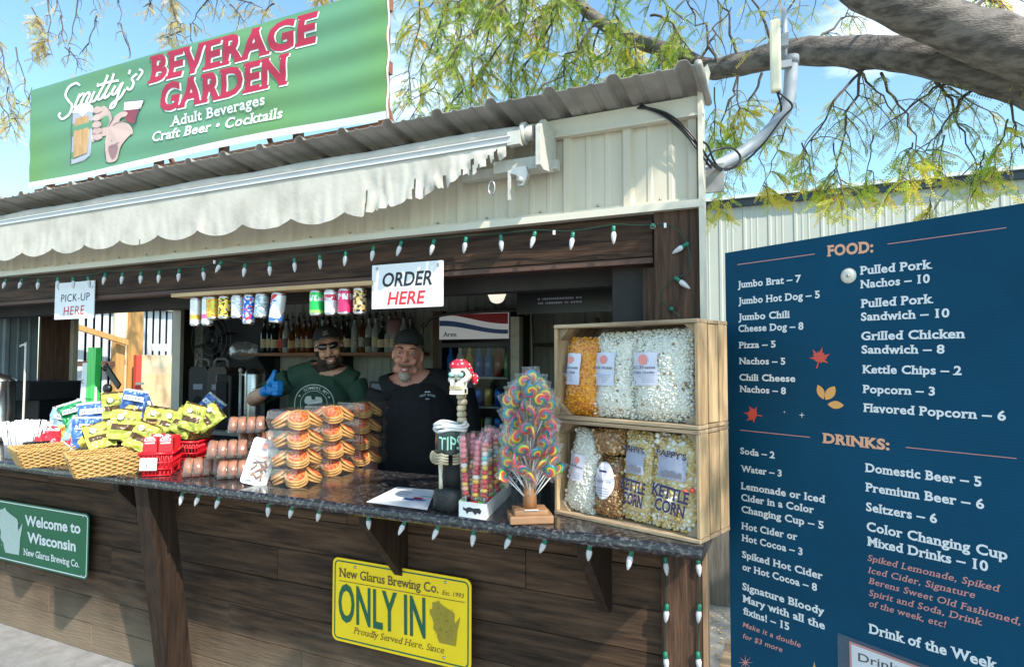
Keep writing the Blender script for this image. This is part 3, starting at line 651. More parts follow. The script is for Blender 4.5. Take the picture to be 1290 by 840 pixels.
ORG = mat('peach_print', (.80, .40, .24), .5); PNK = mat('pink_print', (.62, .27, .25), .5); MWH = mat('menu_white_print', (.78, .78, .78), .5); RL = mat('red_leaf_print', (.68, .08, .05), .5); OL = mat('orange_leaf_print', (.80, .38, .10), .5)
pb = on_plane(P0 + BN * .0006, BN); mb = MB()
K1 = 1024 / 390
a1 = lambda x, y: (900 + x / K1, 240 + y / K1); a2 = lambda x, y: (900 + x / K1, 520 + y / K1)
def bt(s_, z, p0, p1, cap, mi, **kw):
    kw.setdefault('slab', True); kw.setdefault('bold', .085); kw.setdefault('space', 1.06); fit_text(mb, pb, s_, z(*p0), z(*p1), cap / K1, mi, Nn=BN, lift=.0009, **kw)
bt("FOOD:", a1, (373, 217), (526, 203), 33, 1, bold=.12)
for s_, p0, p1, c in (("Jumbo Brat – 7", (78, 322), (287, 302), 21), ("Jumbo Hot Dog – 5", (80, 376), (349, 355), 21), ("Jumbo Chili", (80, 429), (250, 420), 21), ("Cheese Dog – 8", (80, 467), (295, 459), 21), ("Pizza – 5", (81, 521), (203, 518), 20), ("Nachos – 5", (82, 573), (235, 575), 20), ("Chili Cheese", (83, 627), (268, 632), 20), ("Nachos – 8", (84, 665), (237, 673), 20),
                      ("Pulled Pork", (482, 278), (721, 257), 26), ("Nachos – 10", (483, 323), (713, 304), 25), ("Pulled Pork", (485, 387), (725, 371), 26), ("Sandwich – 10", (485, 430), (778, 418), 25), ("Grilled Chicken", (486, 494), (830, 487), 26), ("Sandwich – 8", (487, 538), (762, 538), 25), ("Kettle Chips – 2", (490, 603), (818, 609), 25), ("Popcorn – 3", (491, 668), (730, 677), 25), ("Flavored Popcorn – 6", (493, 730), (965, 760), 26)):
    bt(s_, a1, p0, p1, c, 0)
bt("DRINKS:", a2, (358, 97), (580, 122), 30, 1, bold=.12)
for s_, p0, p1, c in (("Soda – 2", (86, 134), (200, 150), 20), ("Water – 3", (88, 193), (223, 210), 20), ("Lemonade or Iced", (88, 250), (367, 297), 21), ("Cider in a Color", (89, 288), (330, 331), 21), ("Changing Cup – 5", (90, 327), (362, 383), 21), ("Hot Cider or", (90, 382), (275, 420), 21), ("Hot Cocoa – 3", (91, 421), (292, 470), 21), ("Spiked Hot Cider", (92, 476), (359, 550), 21), ("or Hot Cocoa – 8", (93, 517), (340, 588), 21), ("Signature Bloody", (93, 582), (364, 668), 22), ("Mary with all the", (94, 622), (366, 715), 22), ("fixins! – 15", (95, 662), (248, 718), 22),
                      ("Domestic Beer – 5", (499, 193), (884, 243), 27), ("Premium Beer – 6", (500, 257), (893, 317), 27), ("Seltzers – 6", (502, 322), (737, 364), 27), ("Color Changing Cup", (504, 387), (970, 485), 28), ("Mixed Drinks – 10", (506, 436), (906, 523), 28), ("Drink of the Week", (511, 725), (940, 850), 30)):
    bt(s_, a2, p0, p1, c, 0)
for s_, p0, p1, c in (("Make it a double", (94, 705), (286, 775), 16), ("for $3 more", (95, 743), (225, 790), 16)): bt(s_, a2, p0, p1, c, 2, slab=False, shear=.2, bold=.05)
for s_, p0, p1, c in (("Spiked Lemonade, Spiked", (507, 487), (948, 592), 20), ("Iced Cider, Signature", (508, 527), (863, 612), 20), ("Berens Sweet Old Fashioned,", (510, 562), (1012, 700), 20), ("Spirit and Soda, Drink", (511, 602), (886, 702), 20), ("of the week, etc!", (512, 637), (768, 710), 20)): bt(s_, a2, p0, p1, c, 2, shear=.2, bold=.03)
for z, p0, p1 in ((a1, (77, 244), (332, 209)), (a1, (573, 176), (966, 122)), (a2, (85, 55), (317, 79)), (a2, (633, 112), (1000, 149))): fit_line(mb, pb, z(*p0), z(*p1), 1.0, 2, BN, .0009)
part(mb, 'lettering', [MWH, ORG, PNK], board, fix=False)
mb = MB()
def maple(cx, cy, r, rot, z, mi=0):
    pts = []
    for ang, rad in ((90, 1), (75, .5), (62, .62), (52, .45), (38, .95), (25, .6), (12, .62), (5, .42), (-12, .85), (-30, .42), (-60, .38), (-80, .3), (-86, .85), (-94, .85), (-100, .3), (-120, .38), (-150, .42), (-168, .85), (175, .42), (168, .62), (155, .6), (142, .95), (128, .45), (118, .62), (105, .5)):
        a_ = R(ang + rot); pts.append(z(cx + r * rad * math.cos(a_), cy - r * rad * math.sin(a_)))
    c = z(cx, cy); mb.mat(mi); ps = [pb(*c)] + [pb(*p) for p in pts]; ps = [p + BN * .001 for p in ps]; n = len(pts)
    mb.add(ps, [(0, 1 + i, 1 + (i + 1) % n) for i in range(n)])
LFP = [RL, OL, PNK, MWH]
def flush():
    global mb
    part(mb, 'leaf_print', LFP, board, fix=False); mb = MB()
maple(348, 555, 40, -15, a1); flush(); maple(130, 740, 34, 80, a1); flush()
def leaf(cx, cy, l, wd, rot, z, mi):
    pts = [(t, wd * max(0, math.sin(math.pi * t / l)) ** .8) for t in [l * i / 7 for i in range(8)]]; pts += [(t, -y) for t, y in reversed(pts[1:-1])]; a_ = R(rot)
    fit_poly(mb, pb, [z(cx + x * math.cos(a_) + y * math.sin(a_), cy - x * math.sin(a_) + y * math.cos(a_)) for x, y in pts], mi, BN, .001)
leaf(368, 692, 55, 16, 55, a1, 1); leaf(362, 690, 52, 12, 112, a1, 1); leaf(375, 706, 54, 13, -5, a1, 1); flush()
def starp(cx, cy, r, z, mi, n=4):
    pts = [];
    for i in range(2 * n): a_ = math.pi * i / n; q = r if i % 2 == 0 else r * .18; pts.append(z(cx + q * math.sin(a_), cy - q * math.cos(a_)))
    fit_poly(mb, pb, pts, mi, BN, .001)
for sa in ((290, 742, 11, a1, 3), (232, 732, 5, a1, 3), (103, 824, 26, a2, 2, 8), (331, 838, 18, a2, 1, 3)): mb = MB(); starp(*sa); part(mb, 'star_print', LFP, board, fix=False)
mb = MB(); c = pb(*a1(445, 282)); Mx = Matrix.Translation(c + BN * .0012) @ BN.to_track_quat('Z', 'Y').to_matrix().to_4x4(); mb.lathe([(.0001, 0), (.0215, 0), (.0215, .002), (.012, .005), (.0001, .006)], 20, Mx)
part(mb, 'fixing_disc', mat('ivory_disc', (.70, .66, .56), .4), board)
mb = MB(); c = pb(*a1(446, 283)); Mx = Matrix.Translation(c + BN * .0072) @ BN.to_track_quat('Z', 'Y').to_matrix().to_4x4(); mb.lathe([(.0001, 0), (.004, 0), (.004, .002), (.0001, .003)], 8, Mx); part(mb, 'screw', SCR, board)
# small sheet in a sleeve taped low on the board
def ptb(x, y, l): return pb(*a2(x, y)) + BN * l
sh = thing('sleeved_notice', 'small white notice in a clear sleeve taped low on the menu board', 'notice', ptb(640, 860, .004))
mb = MB(); q = [(455, 762), (860, 880), (860, 1060), (455, 960)]
def bquad(l, q, mi): mb.mat(mi); mb.add([ptb(x, y, l) for x, y in q], [(0, 1, 2, 3)])
pA = lambda s_, z: P0 + BE * s_ + Vector((0, 0, z))
c0 = ptb(448, 752, .004); sx = (c0 - P0).dot(BE)
def rc(s0, s1, z0, z1_, l, mi): mb.mat(mi); mb.add([P0 + BE * a_ + Vector((0, 0, b)) + BN * l for a_, b in ((s0, z0), (s1, z0), (s1, z1_), (s0, z1_))], [(0, 1, 2, 3)])
rc(sx, sx + .30, c0.z - .22, c0.z, .004, 1); rc(sx + .006, sx + .294, c0.z - .214, c0.z - .006, .0046, 0)
pb2 = on_plane(P0 + BN * .0046, BN); mb.mat(2)
fit_text(mb, pb2, "Drink", a2(476, 818), a2(610, 858), 26 / K1, 2, Nn=BN, lift=.0008, bold=.02)
part(mb, 'paper', [SIGNW, PNK, BLKPRINT], sh, fix=False)
FILM = film('clear_sleeve', gloss=.05)
mb = MB(); rc(sx - .03, sx + .33, c0.z - .25, c0.z + .012, .0085, 0); part(mb, 'sleeve', FILM, sh, fix=False)
# ------------------------------------------------------------------ string lights
prof = [(.0004, -.062), (.003, -.060), (.0072, -.048), (.0098, -.034), (.0098, -.026), (.007, -.019), (.006, -.016)]
BULB_ME = MB().lathe(prof, 10, smooth=True).mesh('bulb', BULB)
SOCK_ME = MB().lathe([(.006, -.019), (.0075, -.017), (.0075, .002), (.003, .005)], 10).mesh('socket', SOCKET)
CLIP = mat('white_clip', (.8, .8, .8), .4)
def light_string(label, bulbs, cord, group='strings of white bulbs'):
    t = thing('string_lights', label, 'string lights', bulbs[0][0], group=group); m_ = MB(); m_.tube([tuple(p) for p in smooth_open([tuple(p) for p in cord], 4)], .0022, 5); part(m_, 'cord', CORD, t)
    for p, rot in bulbs:
        o = link_mesh('bulb', BULB_ME, t, loc=Vector(p) - t.location, rot=rot); link_mesh('socket', SOCK_ME, o)
    return t
HB = [(8, 352, 20), (28, 352, 25), (49, 352, 10), (73, 350, 5), (92, 350, 0), (111, 349, -5), (133, 345, 10), (155, 344, 8), (178, 343, 5), (201, 342, 12), (226, 340, 15), (256, 338, 3), (279, 330, 32), (309, 333, 8), (340, 331, 0), (371, 326, 0), (403, 322, 3), (436, 318, 2), (471, 311, 8), (506, 305, 22), (547, 303, 18), (587, 300, 12), (631, 297, 0), (674, 293, 14), (722, 294, 8), (773, 286, 0)]
bl = []; YB = 2.135
for i, (px, py, tl) in enumerate(HB):
    p = atY(px, py, YB if px > 120 or px < 65 else 2.12); bl.append((p, (R((i * 37) % 17 - 8), R(tl), 0)))
for px, py, r_ in ((822, 284, (R(95), 0, R(10))), (866, 307, (R(10), R(62), 0)), (851, 350, (R(12), R(-50), 0)), (846, 389, (R(95), 0, R(20)))): bl.append((atY(px, py, 2.155 if py > 300 else 2.135), r_))
cord = [atY(px, py - 3, YB + .004) for px, py, _ in HB] + [atY(800, 284, 2.14), atY(822, 283, 2.14), atY(845, 284, 2.15), atY(862, 300, 2.155), atY(869, 325, 2.155), atY(866, 345, 2.155), atY(850, 350, 2.155), atY(833, 368, 2.155), atY(832, 378, 2.155), atY(846, 390, 2.155), atY(858, 400, 2.155)]
ls = light_string('string of white bulbs in green sockets along the header beam', bl, cord)
mb = MB()
for px, py in ((270, 330), (698, 293), (838, 284)): p = atY(px, py, 2.128); mb.box(p, (.008, .006, .016))
part(mb, 'clip', CLIP, ls)
UB = [(218, 624), (243, 626), (270, 629), (333, 637), (367, 640), (400, 645), (464, 652), (511, 658), (553, 664), (597, 670), (642, 677), (686, 683), (742, 690), (795, 697)]
bl = []
for i, (px, py) in enumerate(UB): p = atZ(px, py, 1.022); p.z = 1.030; p.y = max(p.y, 1.862); bl.append((p, (R((i * 29) % 25 - 5), R(28 if i < 12 and i % 3 else 12), 0)))
light_string('string of white bulbs hanging under the counter edge', bl, [Vector(b[0]) + Vector((0, .004, .004)) for b in bl])
for lab, px, ys in (('short run of bulbs down the left edge of the right corner post', 838, (702, 762, 822, 880)), ('short run of bulbs down the right edge of the right corner post', 879, (703, 762, 822, 880))):
    bl = [(atY(px + (i % 2) * 2, py, 2.14), (R(5), R(-4 + 9 * (i % 2)), 0)) for i, py in enumerate(ys)]
    light_string(lab, bl, [atY(px, 694, 2.143)] + [b[0] + Vector((0, .004, 0)) for b in bl])
# ------------------------------------------------------------------ goods on the counter
CZ = 1.0705
CLEAR = film('clear_plastic_shell', gloss=.07, rough=.05, haze=.01, bump=.25, bs=25)
POPFILM = film('popcorn_wrapper', gloss=.035, rough=.10, haze=0, bump=.7, bs=40, edge=.30)
CELLO = film('cellophane', gloss=.045, rough=.12, haze=.02, bump=.6, bs=45)
_k = bmesh.new(); bmesh.ops.create_icosphere(_k, subdivisions=1, radius=1)
_kv = np.array([v.co[:] for v in _k.verts]); _kf = np.array([[v.index for v in f.verts] for f in _k.faces]); _k.free()
_kvar = []
for s_ in range(6):
    d = np.array([1 + .75 * noise.noise(Vector(v) * 1.7 + Vector((s_ * 5.1, 0, 0))) + .30 * noise.noise(Vector(v) * 4 + Vector((0, s_ * 3.3, 0))) for v in _kv]); _kvar.append(_kv * d[:, None])
def kernel_mesh(name, P, r, mats, seed=0, weights=None):
    rs = np.random.RandomState(seed); n = len(P); V = []; Fc = []; MI = []
    for i in range(n):
        a = rs.normal(size=(3, 3)); q, _ = np.linalg.qr(a); v = _kvar[rs.randint(6)] @ q * (r * rs.uniform(.7, 1.3))
        V.append(v + P[i]); Fc.append(_kf + i * len(_kv)); MI.append(np.full(len(_kf), rs.choice(len(mats), p=weights)))
    return npmesh(name, np.concatenate(V), np.concatenate(Fc), mats, np.concatenate(MI))
def pillow(w_, h_, t_, nx=14, ny=18, crump=.004, seed=0, crimp=True, gather=0.0):
    """front (y<0) and back grids of a sealed bag, base at z=0"""
    def f(sgn):
        def g_(u, v):
            x = (u - .5) * w_; z = v * h_
            e = max(0, 1 - abs(2 * u - 1) ** 3.2) ** .6 * (max(0, 1 - abs(2 * v - 1) ** 5)) ** .6
            nn_ = noise.noise(Vector((x * 22, z * 22, seed * 3.1 + sgn))) * crump * 2 + noise.noise(Vector((x * 60, z * 50, seed * 1.7 + sgn))) * crump
            if gather and v > .8: x *= 1 - gather * (v - .8) / .2
            return Vector((x, sgn * (t_ / 2 * e + nn_ * min(1, e * 2)) + (nn_ * 1.2 if e < .3 else 0) * (1 if crimp else 0), z))
        return g_
    return f
def popcorn_bag(name, label, loc, rz, w_, h_, t_, cols, tilt=0.0, lean=0.0, seed=0, r=.0051, fill=.96, weights=None, cluster=False, parent_group='bags of popcorn in the crates'):
    t = thing(name, label, 'bag', loc, rz, parent_group); t.rotation_euler = (R(lean), R(tilt), rz)
    rs = np.random.RandomState(seed + 11); P = []
    f = pillow(w_ * .97, h_ * fill, t_ * .96, crump=.001, seed=seed)(-1)
    dx = r * 1.45; nxx = int(w_ / dx); nzz = int(h_ * fill / dx)
    for i in range(nxx):
        for j in range(nzz):
            u = min(.985, max(.015, (i + .5 + rs.uniform(-.35, .35)) / nxx)); v = min(.985, max(.01, (j + .5 + rs.uniform(-.35, .35)) / nzz))
            p = f(u, v); P.append((p.x, p.y + r * rs.uniform(.2, 1.1), p.z))
    for side in (0, 1):
        for j in range(nzz * 3):
            p = f(.04 if side == 0 else .96, rs.uniform(.02, .97)); P.append((p.x, rs.uniform(-t_ * .3, t_ * .3), p.z))
    link_mesh('popcorn', kernel_mesh('popcorn', np.array(P), r, cols, seed, weights), t)['kind'] = 'stuff'
    b = MB(); g2 = pillow(w_ * .95, h_ * fill * .985, t_ * .92, 8, 8, 0, seed)
    b.grid(8, 8, g2(-1)); b.grid(8, 8, g2(1)); b.build('filling', cols[0], t, fix=False)
    b = MB(); g3 = pillow(w_ * 1.03, h_, t_ * 1.10 + .004, crump=.0035, seed=seed)
    b.grid(16, 22, g3(-1)); b.grid(16, 22, g3(1)); b.build('wrapper', POPFILM, t, fix=False)
    return t, g3(-1)
def bag_label(t, front, w_, h_, u0, u1, v0, v1, m, oval=False, name='label'):
    b = MB(); W_ = lambda u: (u - .5) * w_
    if oval:
        cx, cz = (u0 + u1) / 2, (v0 + v1) / 2; pts = [(cx + (u1 - u0) / 2 * math.cos(a), cz + (v1 - v0) / 2 * math.sin(a)) for a in [2 * math.pi * i / 28 for i in range(28)]]
        c = front(cx, cz); b.add([Vector((c.x, c.y - .004, c.z))] + [Vector((front(u, v).x, front(u, v).y - .003, front(u, v).z)) for u, v in pts], [(0, 1 + i, 1 + (i + 1) % 28) for i in range(28)])
    else:
        b.grid(5, 5, lambda u, v: front(u0 + (u1 - u0) * u, v0 + (v1 - v0) * v) + Vector((0, -.003, 0)))
    return b.build(name, m, t, fix=False)
def local_text(b, s_, O, wdt, cap, mi=0, ang=0, **kw):
    vs, z, fs, wd = text_geo(s_, **kw); k = wdt / wd; b.mat(mi); c_, s2 = math.cos(R(ang)), math.sin(R(ang))
    b.add([Vector((O[0] + x * k * c_ - y * cap * s2, O[1] - zz, O[2] + x * k * s2 + y * cap * c_)) for (x, y), zz in zip(vs, z)], fs)
# two pine crates standing on their sides
cl, cr = atZ(697, 647, CZ), atZ(885.5, 687, CZ); cdir = (cr - cl); CW = .535; CH = .325; CD = .215
crz = math.atan2(cdir.y, cdir.x); cperp = Vector((-math.sin(crz), math.cos(crz), 0)); cxd = Vector((math.cos(crz), math.sin(crz), 0))
def crate(z, label):
    t = thing('wooden_crate', label, 'crate', (cl.x, cl.y, z), crz, 'pine crates of popcorn'); th = .012
    for lvl in (0, 1):
        zc = th / 2 if lvl == 0 else CH - th / 2 - .001
        for k in range(3): piece('slat', CRATE, (CW / 2, .036 + k * .0715, zc), (CW - 2 * .001, .0655, th), t)
    for side in (0, 1):
        xc = th / 2 + .001 if side == 0 else CW - th / 2 - .001
        for k in range(3): piece('side_slat', CRATEZ, (xc, .036 + k * .0715, CH / 2), (th, .061 + .002 * (k % 2), CH - 2 * th - .002 - .004 * (k % 2)), t)
    for k in range(3): piece('back_slat', CRATE, (CW / 2, CD - .004, .06 + k * .102), (CW - .03, .008, .094), t)
    for x, s_ in ((th + .002, 1), (CW - th - .002, -1)):
        for z_, zs in ((th + .001, 1), (CH - th - .002, -1)):
            b = MB(); b.prism([(0, 0), (s_ * .040, 0), (0, zs * .040)], -.175, O=(x, .022, z_)); b.build('corner_block', CRATE, t)
    return t
crate(CZ, 'lower pine crate of kettle corn and caramel corn bags on the counter end')
crate(CZ + CH + .001, 'upper pine crate holding orange and white popcorn bags')
def cpos(x, y, z): return Vector((cl.x, cl.y, z)) + cxd * x + cperp * y
PW = mat('white_popcorn', (.84, .82, .74), .7, var=.12, vs=60); PW2 = mat('white_popcorn_speckled', (.74, .71, .58), .7, var=.18, vs=90, rnd=0)
PO = mat('cheddar_popcorn', (.90, .38, .012), .65, var=.15, vs=60); PO2 = mat('deep_cheddar_popcorn', (.70, .20, .01), .65); PD = mat('kernel_hull', (.30, .20, .09), .6)
PY = mat('kettle_corn', (.78, .62, .30), .6, var=.12, vs=50); PY2 = mat('golden_kettle_corn', (.66, .44, .14), .55); PCm = mat('caramel_corn', (.36, .17, .05), .35, var=.3, vs=60); PC2 = mat('dark_caramel_corn', (.20, .08, .025), .35); PC3 = mat('pale_caramel_corn', (.62, .44, .22), .5)
LAB = mat('pale_lilac_label', (.66, .66, .76), .5, var=.03, vs=30); LPK = mat('label_pink_emblem', (.72, .25, .22), .5); LTX = mat('label_text', (.05, .05, .10), .5); LPU = mat('purple_print', (.022, .018, .085), .5); LGY = mat('label_grey', (.36, .38, .48), .5); LGY2 = mat('label_sketch_grey', (.18, .18, .22), .5)
Z2 = CZ + CH + .001 + .0135; Z1_ = CZ + .0135
def std_label(t, fr, w_, h_, u0, u1, v0, v1, title):
    bag_label(t, fr, w_, h_, u0, u1, v0, v1, LAB); b = MB(); c = fr((u0 + u1) / 2, v0 + (v1 - v0) * .78); y = c.y - .0055; rr = (u1 - u0) * w_ * .17
    b.mat(1); b.add([(c.x + rr * math.cos(a), y, c.z + rr * math.sin(a)) for a in [2 * math.pi * i / 16 for i in range(16)]], [tuple(range(16))])
    wl = (u1 - u0) * w_; x0 = (u0 - .5) * w_
    for i, s_ in enumerate(title):
        yy = fr((u0 + u1) / 2, v0 + (v1 - v0) * (.52 - .14 * i)).y - .0055; local_text(b, s_, (x0 + wl * .06, yy, (v0 + (v1 - v0) * (.50 - .14 * i)) * h_), wl * .86, .0075 if len(title) < 2 or i else .009, 0, bold=.03, shear=.15, slab=True)
    for i in range(5):
        z = (v0 + (v1 - v0) * (.10 + .055 * i)) * h_; yy = fr((u0 + u1) / 2, z / h_).y - .0055; b.mat(2); xa = x0 + wl * (.1 if i > 2 else .42)
        b.add([(xa, yy, z), (x0 + wl * .9, yy, z), (x0 + wl * .9, yy, z + .0016), (xa, yy, z + .0016)], [(0, 1, 2, 3)])
    z = (v0 + (v1 - v0) * .07) * h_; yy = fr(u0 + .05, z / h_).y - .0055; b.mat(0); b.add([(x0 + wl * .1, yy, z), (x0 + wl * .34, yy, z), (x0 + wl * .34, yy, z + .008), (x0 + wl * .1, yy, z + .008)], [(0, 1, 2, 3)])
    b.build('label_print', [LTX, LPK, LGY], t, fix=False)
G = 'bags of popcorn in the crates'
t, fr = popcorn_bag('popcorn_bag', 'orange cheddar popcorn bag at the left of the upper crate', cpos(.088, .062, Z2), crz, .150, .298, .085, [PO, PO2], tilt=2, lean=-4, seed=1, weights=[.75, .25], fill=.90)
std_label(t, fr, .150, .298, .04, .54, .34, .70, ["Wisconsin", "Sharp Cheddar"])
t, fr = popcorn_bag('popcorn_bag', 'white popcorn bag labelled Dill Pickle, middle of the upper crate', cpos(.222, .060, Z2), crz, .158, .300, .09, [PW, PW2, PD], tilt=1, lean=-4, seed=2, weights=[.7, .26, .04], fill=.94)
std_label(t, fr, .158, .300, .06, .60, .34, .70, ["Dill Pickle"])
t, fr = popcorn_bag('popcorn_bag', 'wide white popcorn bag labelled X-Treme White Cheddar in the upper crate', cpos(.402, .060, Z2), crz, .215, .301, .10, [PW, PW2, PD], tilt=-1, lean=-3, seed=3, weights=[.7, .27, .03], fill=.95)
std_label(t, fr, .215, .301, .06, .50, .36, .70, ["X-Treme", "White Cheddar"])
t, fr = popcorn_bag('popcorn_bag', 'leaning bag of white popcorn with a small pink label in the lower crate', cpos(.078, .055, Z1_), crz, .122, .296, .08, [PW, PW2], tilt=8, lean=-3, seed=4, weights=[.8, .2], fill=.95)
std_label(t, fr, .122, .296, .14, .66, .36, .66, ["White"])
t, fr = popcorn_bag('caramel_corn_bag', 'brown caramel corn bag with an oval white label in the lower crate', cpos(.194, .060, Z1_), crz, .106, .205, .085, [PCm, PC2, PC3], tilt=2, lean=-3, seed=5, weights=[.5, .28, .22], fill=.96)
bag_label(t, fr, .106, .205, .14, .82, .30, .88, LAB, oval=True); b = MB(); yy = fr(.5, .55).y - .008
local_text(b, "Caramel Corn", (-.031, yy, .115), .060, .010, 0, shear=.3, slab=False)
b.mat(0); b.add([(-.015, yy, .148), (.013, yy, .148), (.013, yy, .155), (-.015, yy, .155)], [(0, 1, 2, 3)])
for i in range(4): b.add([(-.028, yy, .072 + i * .008), (.026, yy, .072 + i * .008), (.026, yy, .0733 + i * .008), (-.028, yy, .0733 + i * .008)], [(0, 1, 2, 3)])
b.build('label_print', LTX, t, fix=False)
t, fr = popcorn_bag('caramel_corn_bag', 'caramel corn bag lying on top of the bag with the oval label', cpos(.200, .062, Z1_ + .204), crz, .118, .088, .085, [PCm, PC2, PC3], tilt=-4, seed=6, weights=[.55, .2, .25], fill=.95)
def pappy(label, x, y, w_, tilt, seed, s_txt):
    t, fr = popcorn_bag('kettle_corn_bag', label, cpos(x, y, Z1_), crz, w_, .297, .085, [PY, PW, PY2], tilt=tilt, lean=-3, seed=seed, weights=[.55, .25, .2], fill=.97, r=.0078 if w_ > .13 else .0062)
    bag_label(t, fr, w_, .292, .16, .74, .52, .76, LGY); yy = min(fr(.5, .4).y, fr(.3, .3).y) - .006; b = MB()
    local_text(b, "PAPPY'S", (-w_ * .36, yy, .225), w_ * .62, .017, 0, ang=-4, slab=True, bold=.06)
    local_text(b, "KETTLE", (-w_ * .42, yy, .105), w_ * .76, .034, 0, ang=-6, slab=True, bold=.08)
    local_text(b, "CORN", (-w_ * .34, yy, .062), w_ * .62, .034, 0, ang=-6, slab=True, bold=.08)
    local_text(b, "all natural", (-w_ * .30, yy, .040), w_ * .55, .008, 0, ang=-6, shear=.2)
    for i in range(5): 
        x0 = -w_ * .27 + i * w_ * .09; b.mat(1); b.add([(x0, yy, .165), (x0 + w_ * .09, yy, .160), (x0 + w_ * .09, yy, .172 + .006 * (i % 3)), (x0 + .004, yy, .180 + .004 * (i % 2))], [(0, 1, 2, 3)])
    b.build('label_print', [LPU, LGY2], t, fix=False); return t
pappy('narrower kettle corn bag tucked behind its wider neighbour in the lower crate', .303, .070, .116, 2, 7, 1)
t = pappy("wide kettle corn bag at the right of the lower crate", .440, .055, .160, 2, 8, 1)
# stray candy pieces among the kettle corn
b = MB(); b.ell((.062, -.049, .135), (.010, .006, .008), 8, 6); b.ell((.040, -.052, .128), (.008, .005, .006), 8, 6); b.build('candy_piece', mat('red_candy', (.75, .08, .04), .4), t)

# -------------------------------------------- clamshells of cookies, three stacks
DOUGH = mat('cookie_dough', (.78, .46, .16), .7, col2=(.62, .32, .09), vs=25, bump=.3, bs=90)
ICE = mat('orange_icing', (.85, .24, .05), .5, col2=(.50, .03, .015), vs=85, detail=3, contrast=(.42, .56), bump=.4, bs=140)
cook_me = MB(); cook_me.lathe([(.0001, -.0052), (.041, -.0058), (.046, -.002), (.046, .001), (.041, .0046), (.0001, .0049)], 22); cook_me = cook_me.mesh('cookie', DOUGH)
ice_me = MB().lathe([(.0385, .0040), (.0390, .0054), (.030, .0072), (.0001, .0078)], 20, caps=False).mesh('icing', ICE)
def shell_mesh(w_, d_, h_, name='shell'):
    b = MB(); n = 7
    def ringp(z, inset):
        pts = []; r = .012
        for cx, cy, a0 in ((w_ / 2 - r, -d_ / 2 + r, -90), (w_ / 2 - r, d_ / 2 - r, 0), (-w_ / 2 + r, d_ / 2 - r, 90), (-w_ / 2 + r, -d_ / 2 + r, 180)):
            for k in range(4): a = R(a0 + 30 * k); pts.append((cx * (1 - inset) + r * math.cos(a), cy * (1 - inset) + r * math.sin(a), z))
        return pts
    lv = [(0, .10), (h_ * .42, .02), (h_ * .45, -.03), (h_ * .50, -.03), (h_ * .53, .02), (h_ * .93, .07), (h_, .12)]
    vs = [p for z, i in lv for p in ringp(z, i)]; m_ = 16
    fs = [(i * m_ + j, i * m_ + (j + 1) % m_, (i + 1) * m_ + (j + 1) % m_, (i + 1) * m_ + j) for i in range(len(lv) - 1) for j in range(m_)] + [tuple(reversed(range(m_))), tuple(range((len(lv) - 1) * m_, len(lv) * m_))]
    b.add(vs, fs); return b.mesh(name, CLEAR)
SW, SH = .192, .0785
shell_me = shell_mesh(SW, SW, SH)
def cookie_box():
    t = thing('cookie_clamshell', 'x', 'cookie box', group='clear clamshells of iced cookies')
    link_mesh('shell', shell_me, t)
    for cx, cy in ((-1, -1), (1, -1), (-1, 1), (1, 1)):
        out = Vector((cx, cy, 0)).normalized()
        for k in range(3):
            off = .006 * (2 - k); o = link_mesh('cookie', cook_me, t, loc=(cx * .0475 - out.x * off + random.uniform(-.004, .004), cy * .0475 - out.y * off, .018 + k * .0138))
            q = Vector((cx * (.30 + .10 * k) + random.uniform(-.12, .12), cy * (.30 + .10 * k), 1)).to_track_quat('Z', 'X'); o.rotation_euler = q.to_euler()
            if k == 2: link_mesh('icing', ice_me, o)
    return t
proto = cookie_box(); first = True
names = ['front', 'middle', 'rear']; lev = ['bottom box', 'second box up', 'third box up', 'top box']
gp = [atZ(375, 616, CZ), atZ(418, 601, CZ), atZ(455, 588, CZ)]
for si, p in enumerate(gp):
    vd = Vector((p.x, p.y, 0)).normalized(); c = p + vd * (SW * .66); base = math.atan2(-vd.y, -vd.x)
    for k in range(4):
        lab = '%s of the %s stack of clear clamshells of orange iced cookies' % (lev[k], names[si]); o = proto if first else copy_thing(proto); first = False
        o['label'] = lab; o.location = (c.x + random.uniform(-.003, .003), c.y + random.uniform(-.003, .003), CZ + .001 + k * (SH + .001)); o.rotation_euler = (0, 0, base + R(45) + R((-3, 2, -1, 3)[k]))
# -------------------------------------------- clamshells of mini doughnuts
DON = mat('cocoa_doughnut', (.42, .20, .11), .7, col2=(.30, .12, .06), vs=30, bump=.2, bs=60)
DW, DD, DH = .148, .105, .084
b = MB(); n_ = 4
def rib_shell(u, v):
    x = (u - .5) * DW; a = math.pi * v; k = abs(math.sin(u * math.pi * n_)) ** .5; rr = .82 + .18 * k
    return Vector((x, -math.cos(a) * DD / 2 * rr, .006 + math.sin(a) * (DH - .008) * rr))
b.grid(40, 12, rib_shell); b.mat(0)
b.grid(40, 4, lambda u, v: Vector(((u - .5) * DW, (-1 + 2 * v) * DD / 2 * (.80 + .18 * abs(math.sin(u * math.pi * n_)) ** .5), .002)))
b.box((0, 0, .018), (DW + .012, DD + .014, .0015)); dshell_me = b.mesh('shell', film('clear_ribbed_shell', tint=(.97, .92, .90), gloss=.04, rough=.08, haze=.03, bump=.2, bs=40))
b = MB(); b.lathe([(.009, .0), (.017, .0145), (.033, .0165), (.0375, .013), (.0375, -.013), (.033, -.0165), (.017, -.0145), (.009, 0)], 16, caps=False); don_me = b.mesh('doughnut', DON)
def don_box():
    t = thing('doughnut_clamshell', 'x', 'doughnut box', group='clamshells of mini doughnuts'); link_mesh('shell', dshell_me, t)
    for i in range(4): link_mesh('doughnut', don_me, t, loc=((i + .5) / 4 * DW - DW / 2, 0, .0405), rot=(0, R(90 + random.uniform(-5, 5)), 0))
    return t
dp = don_box()
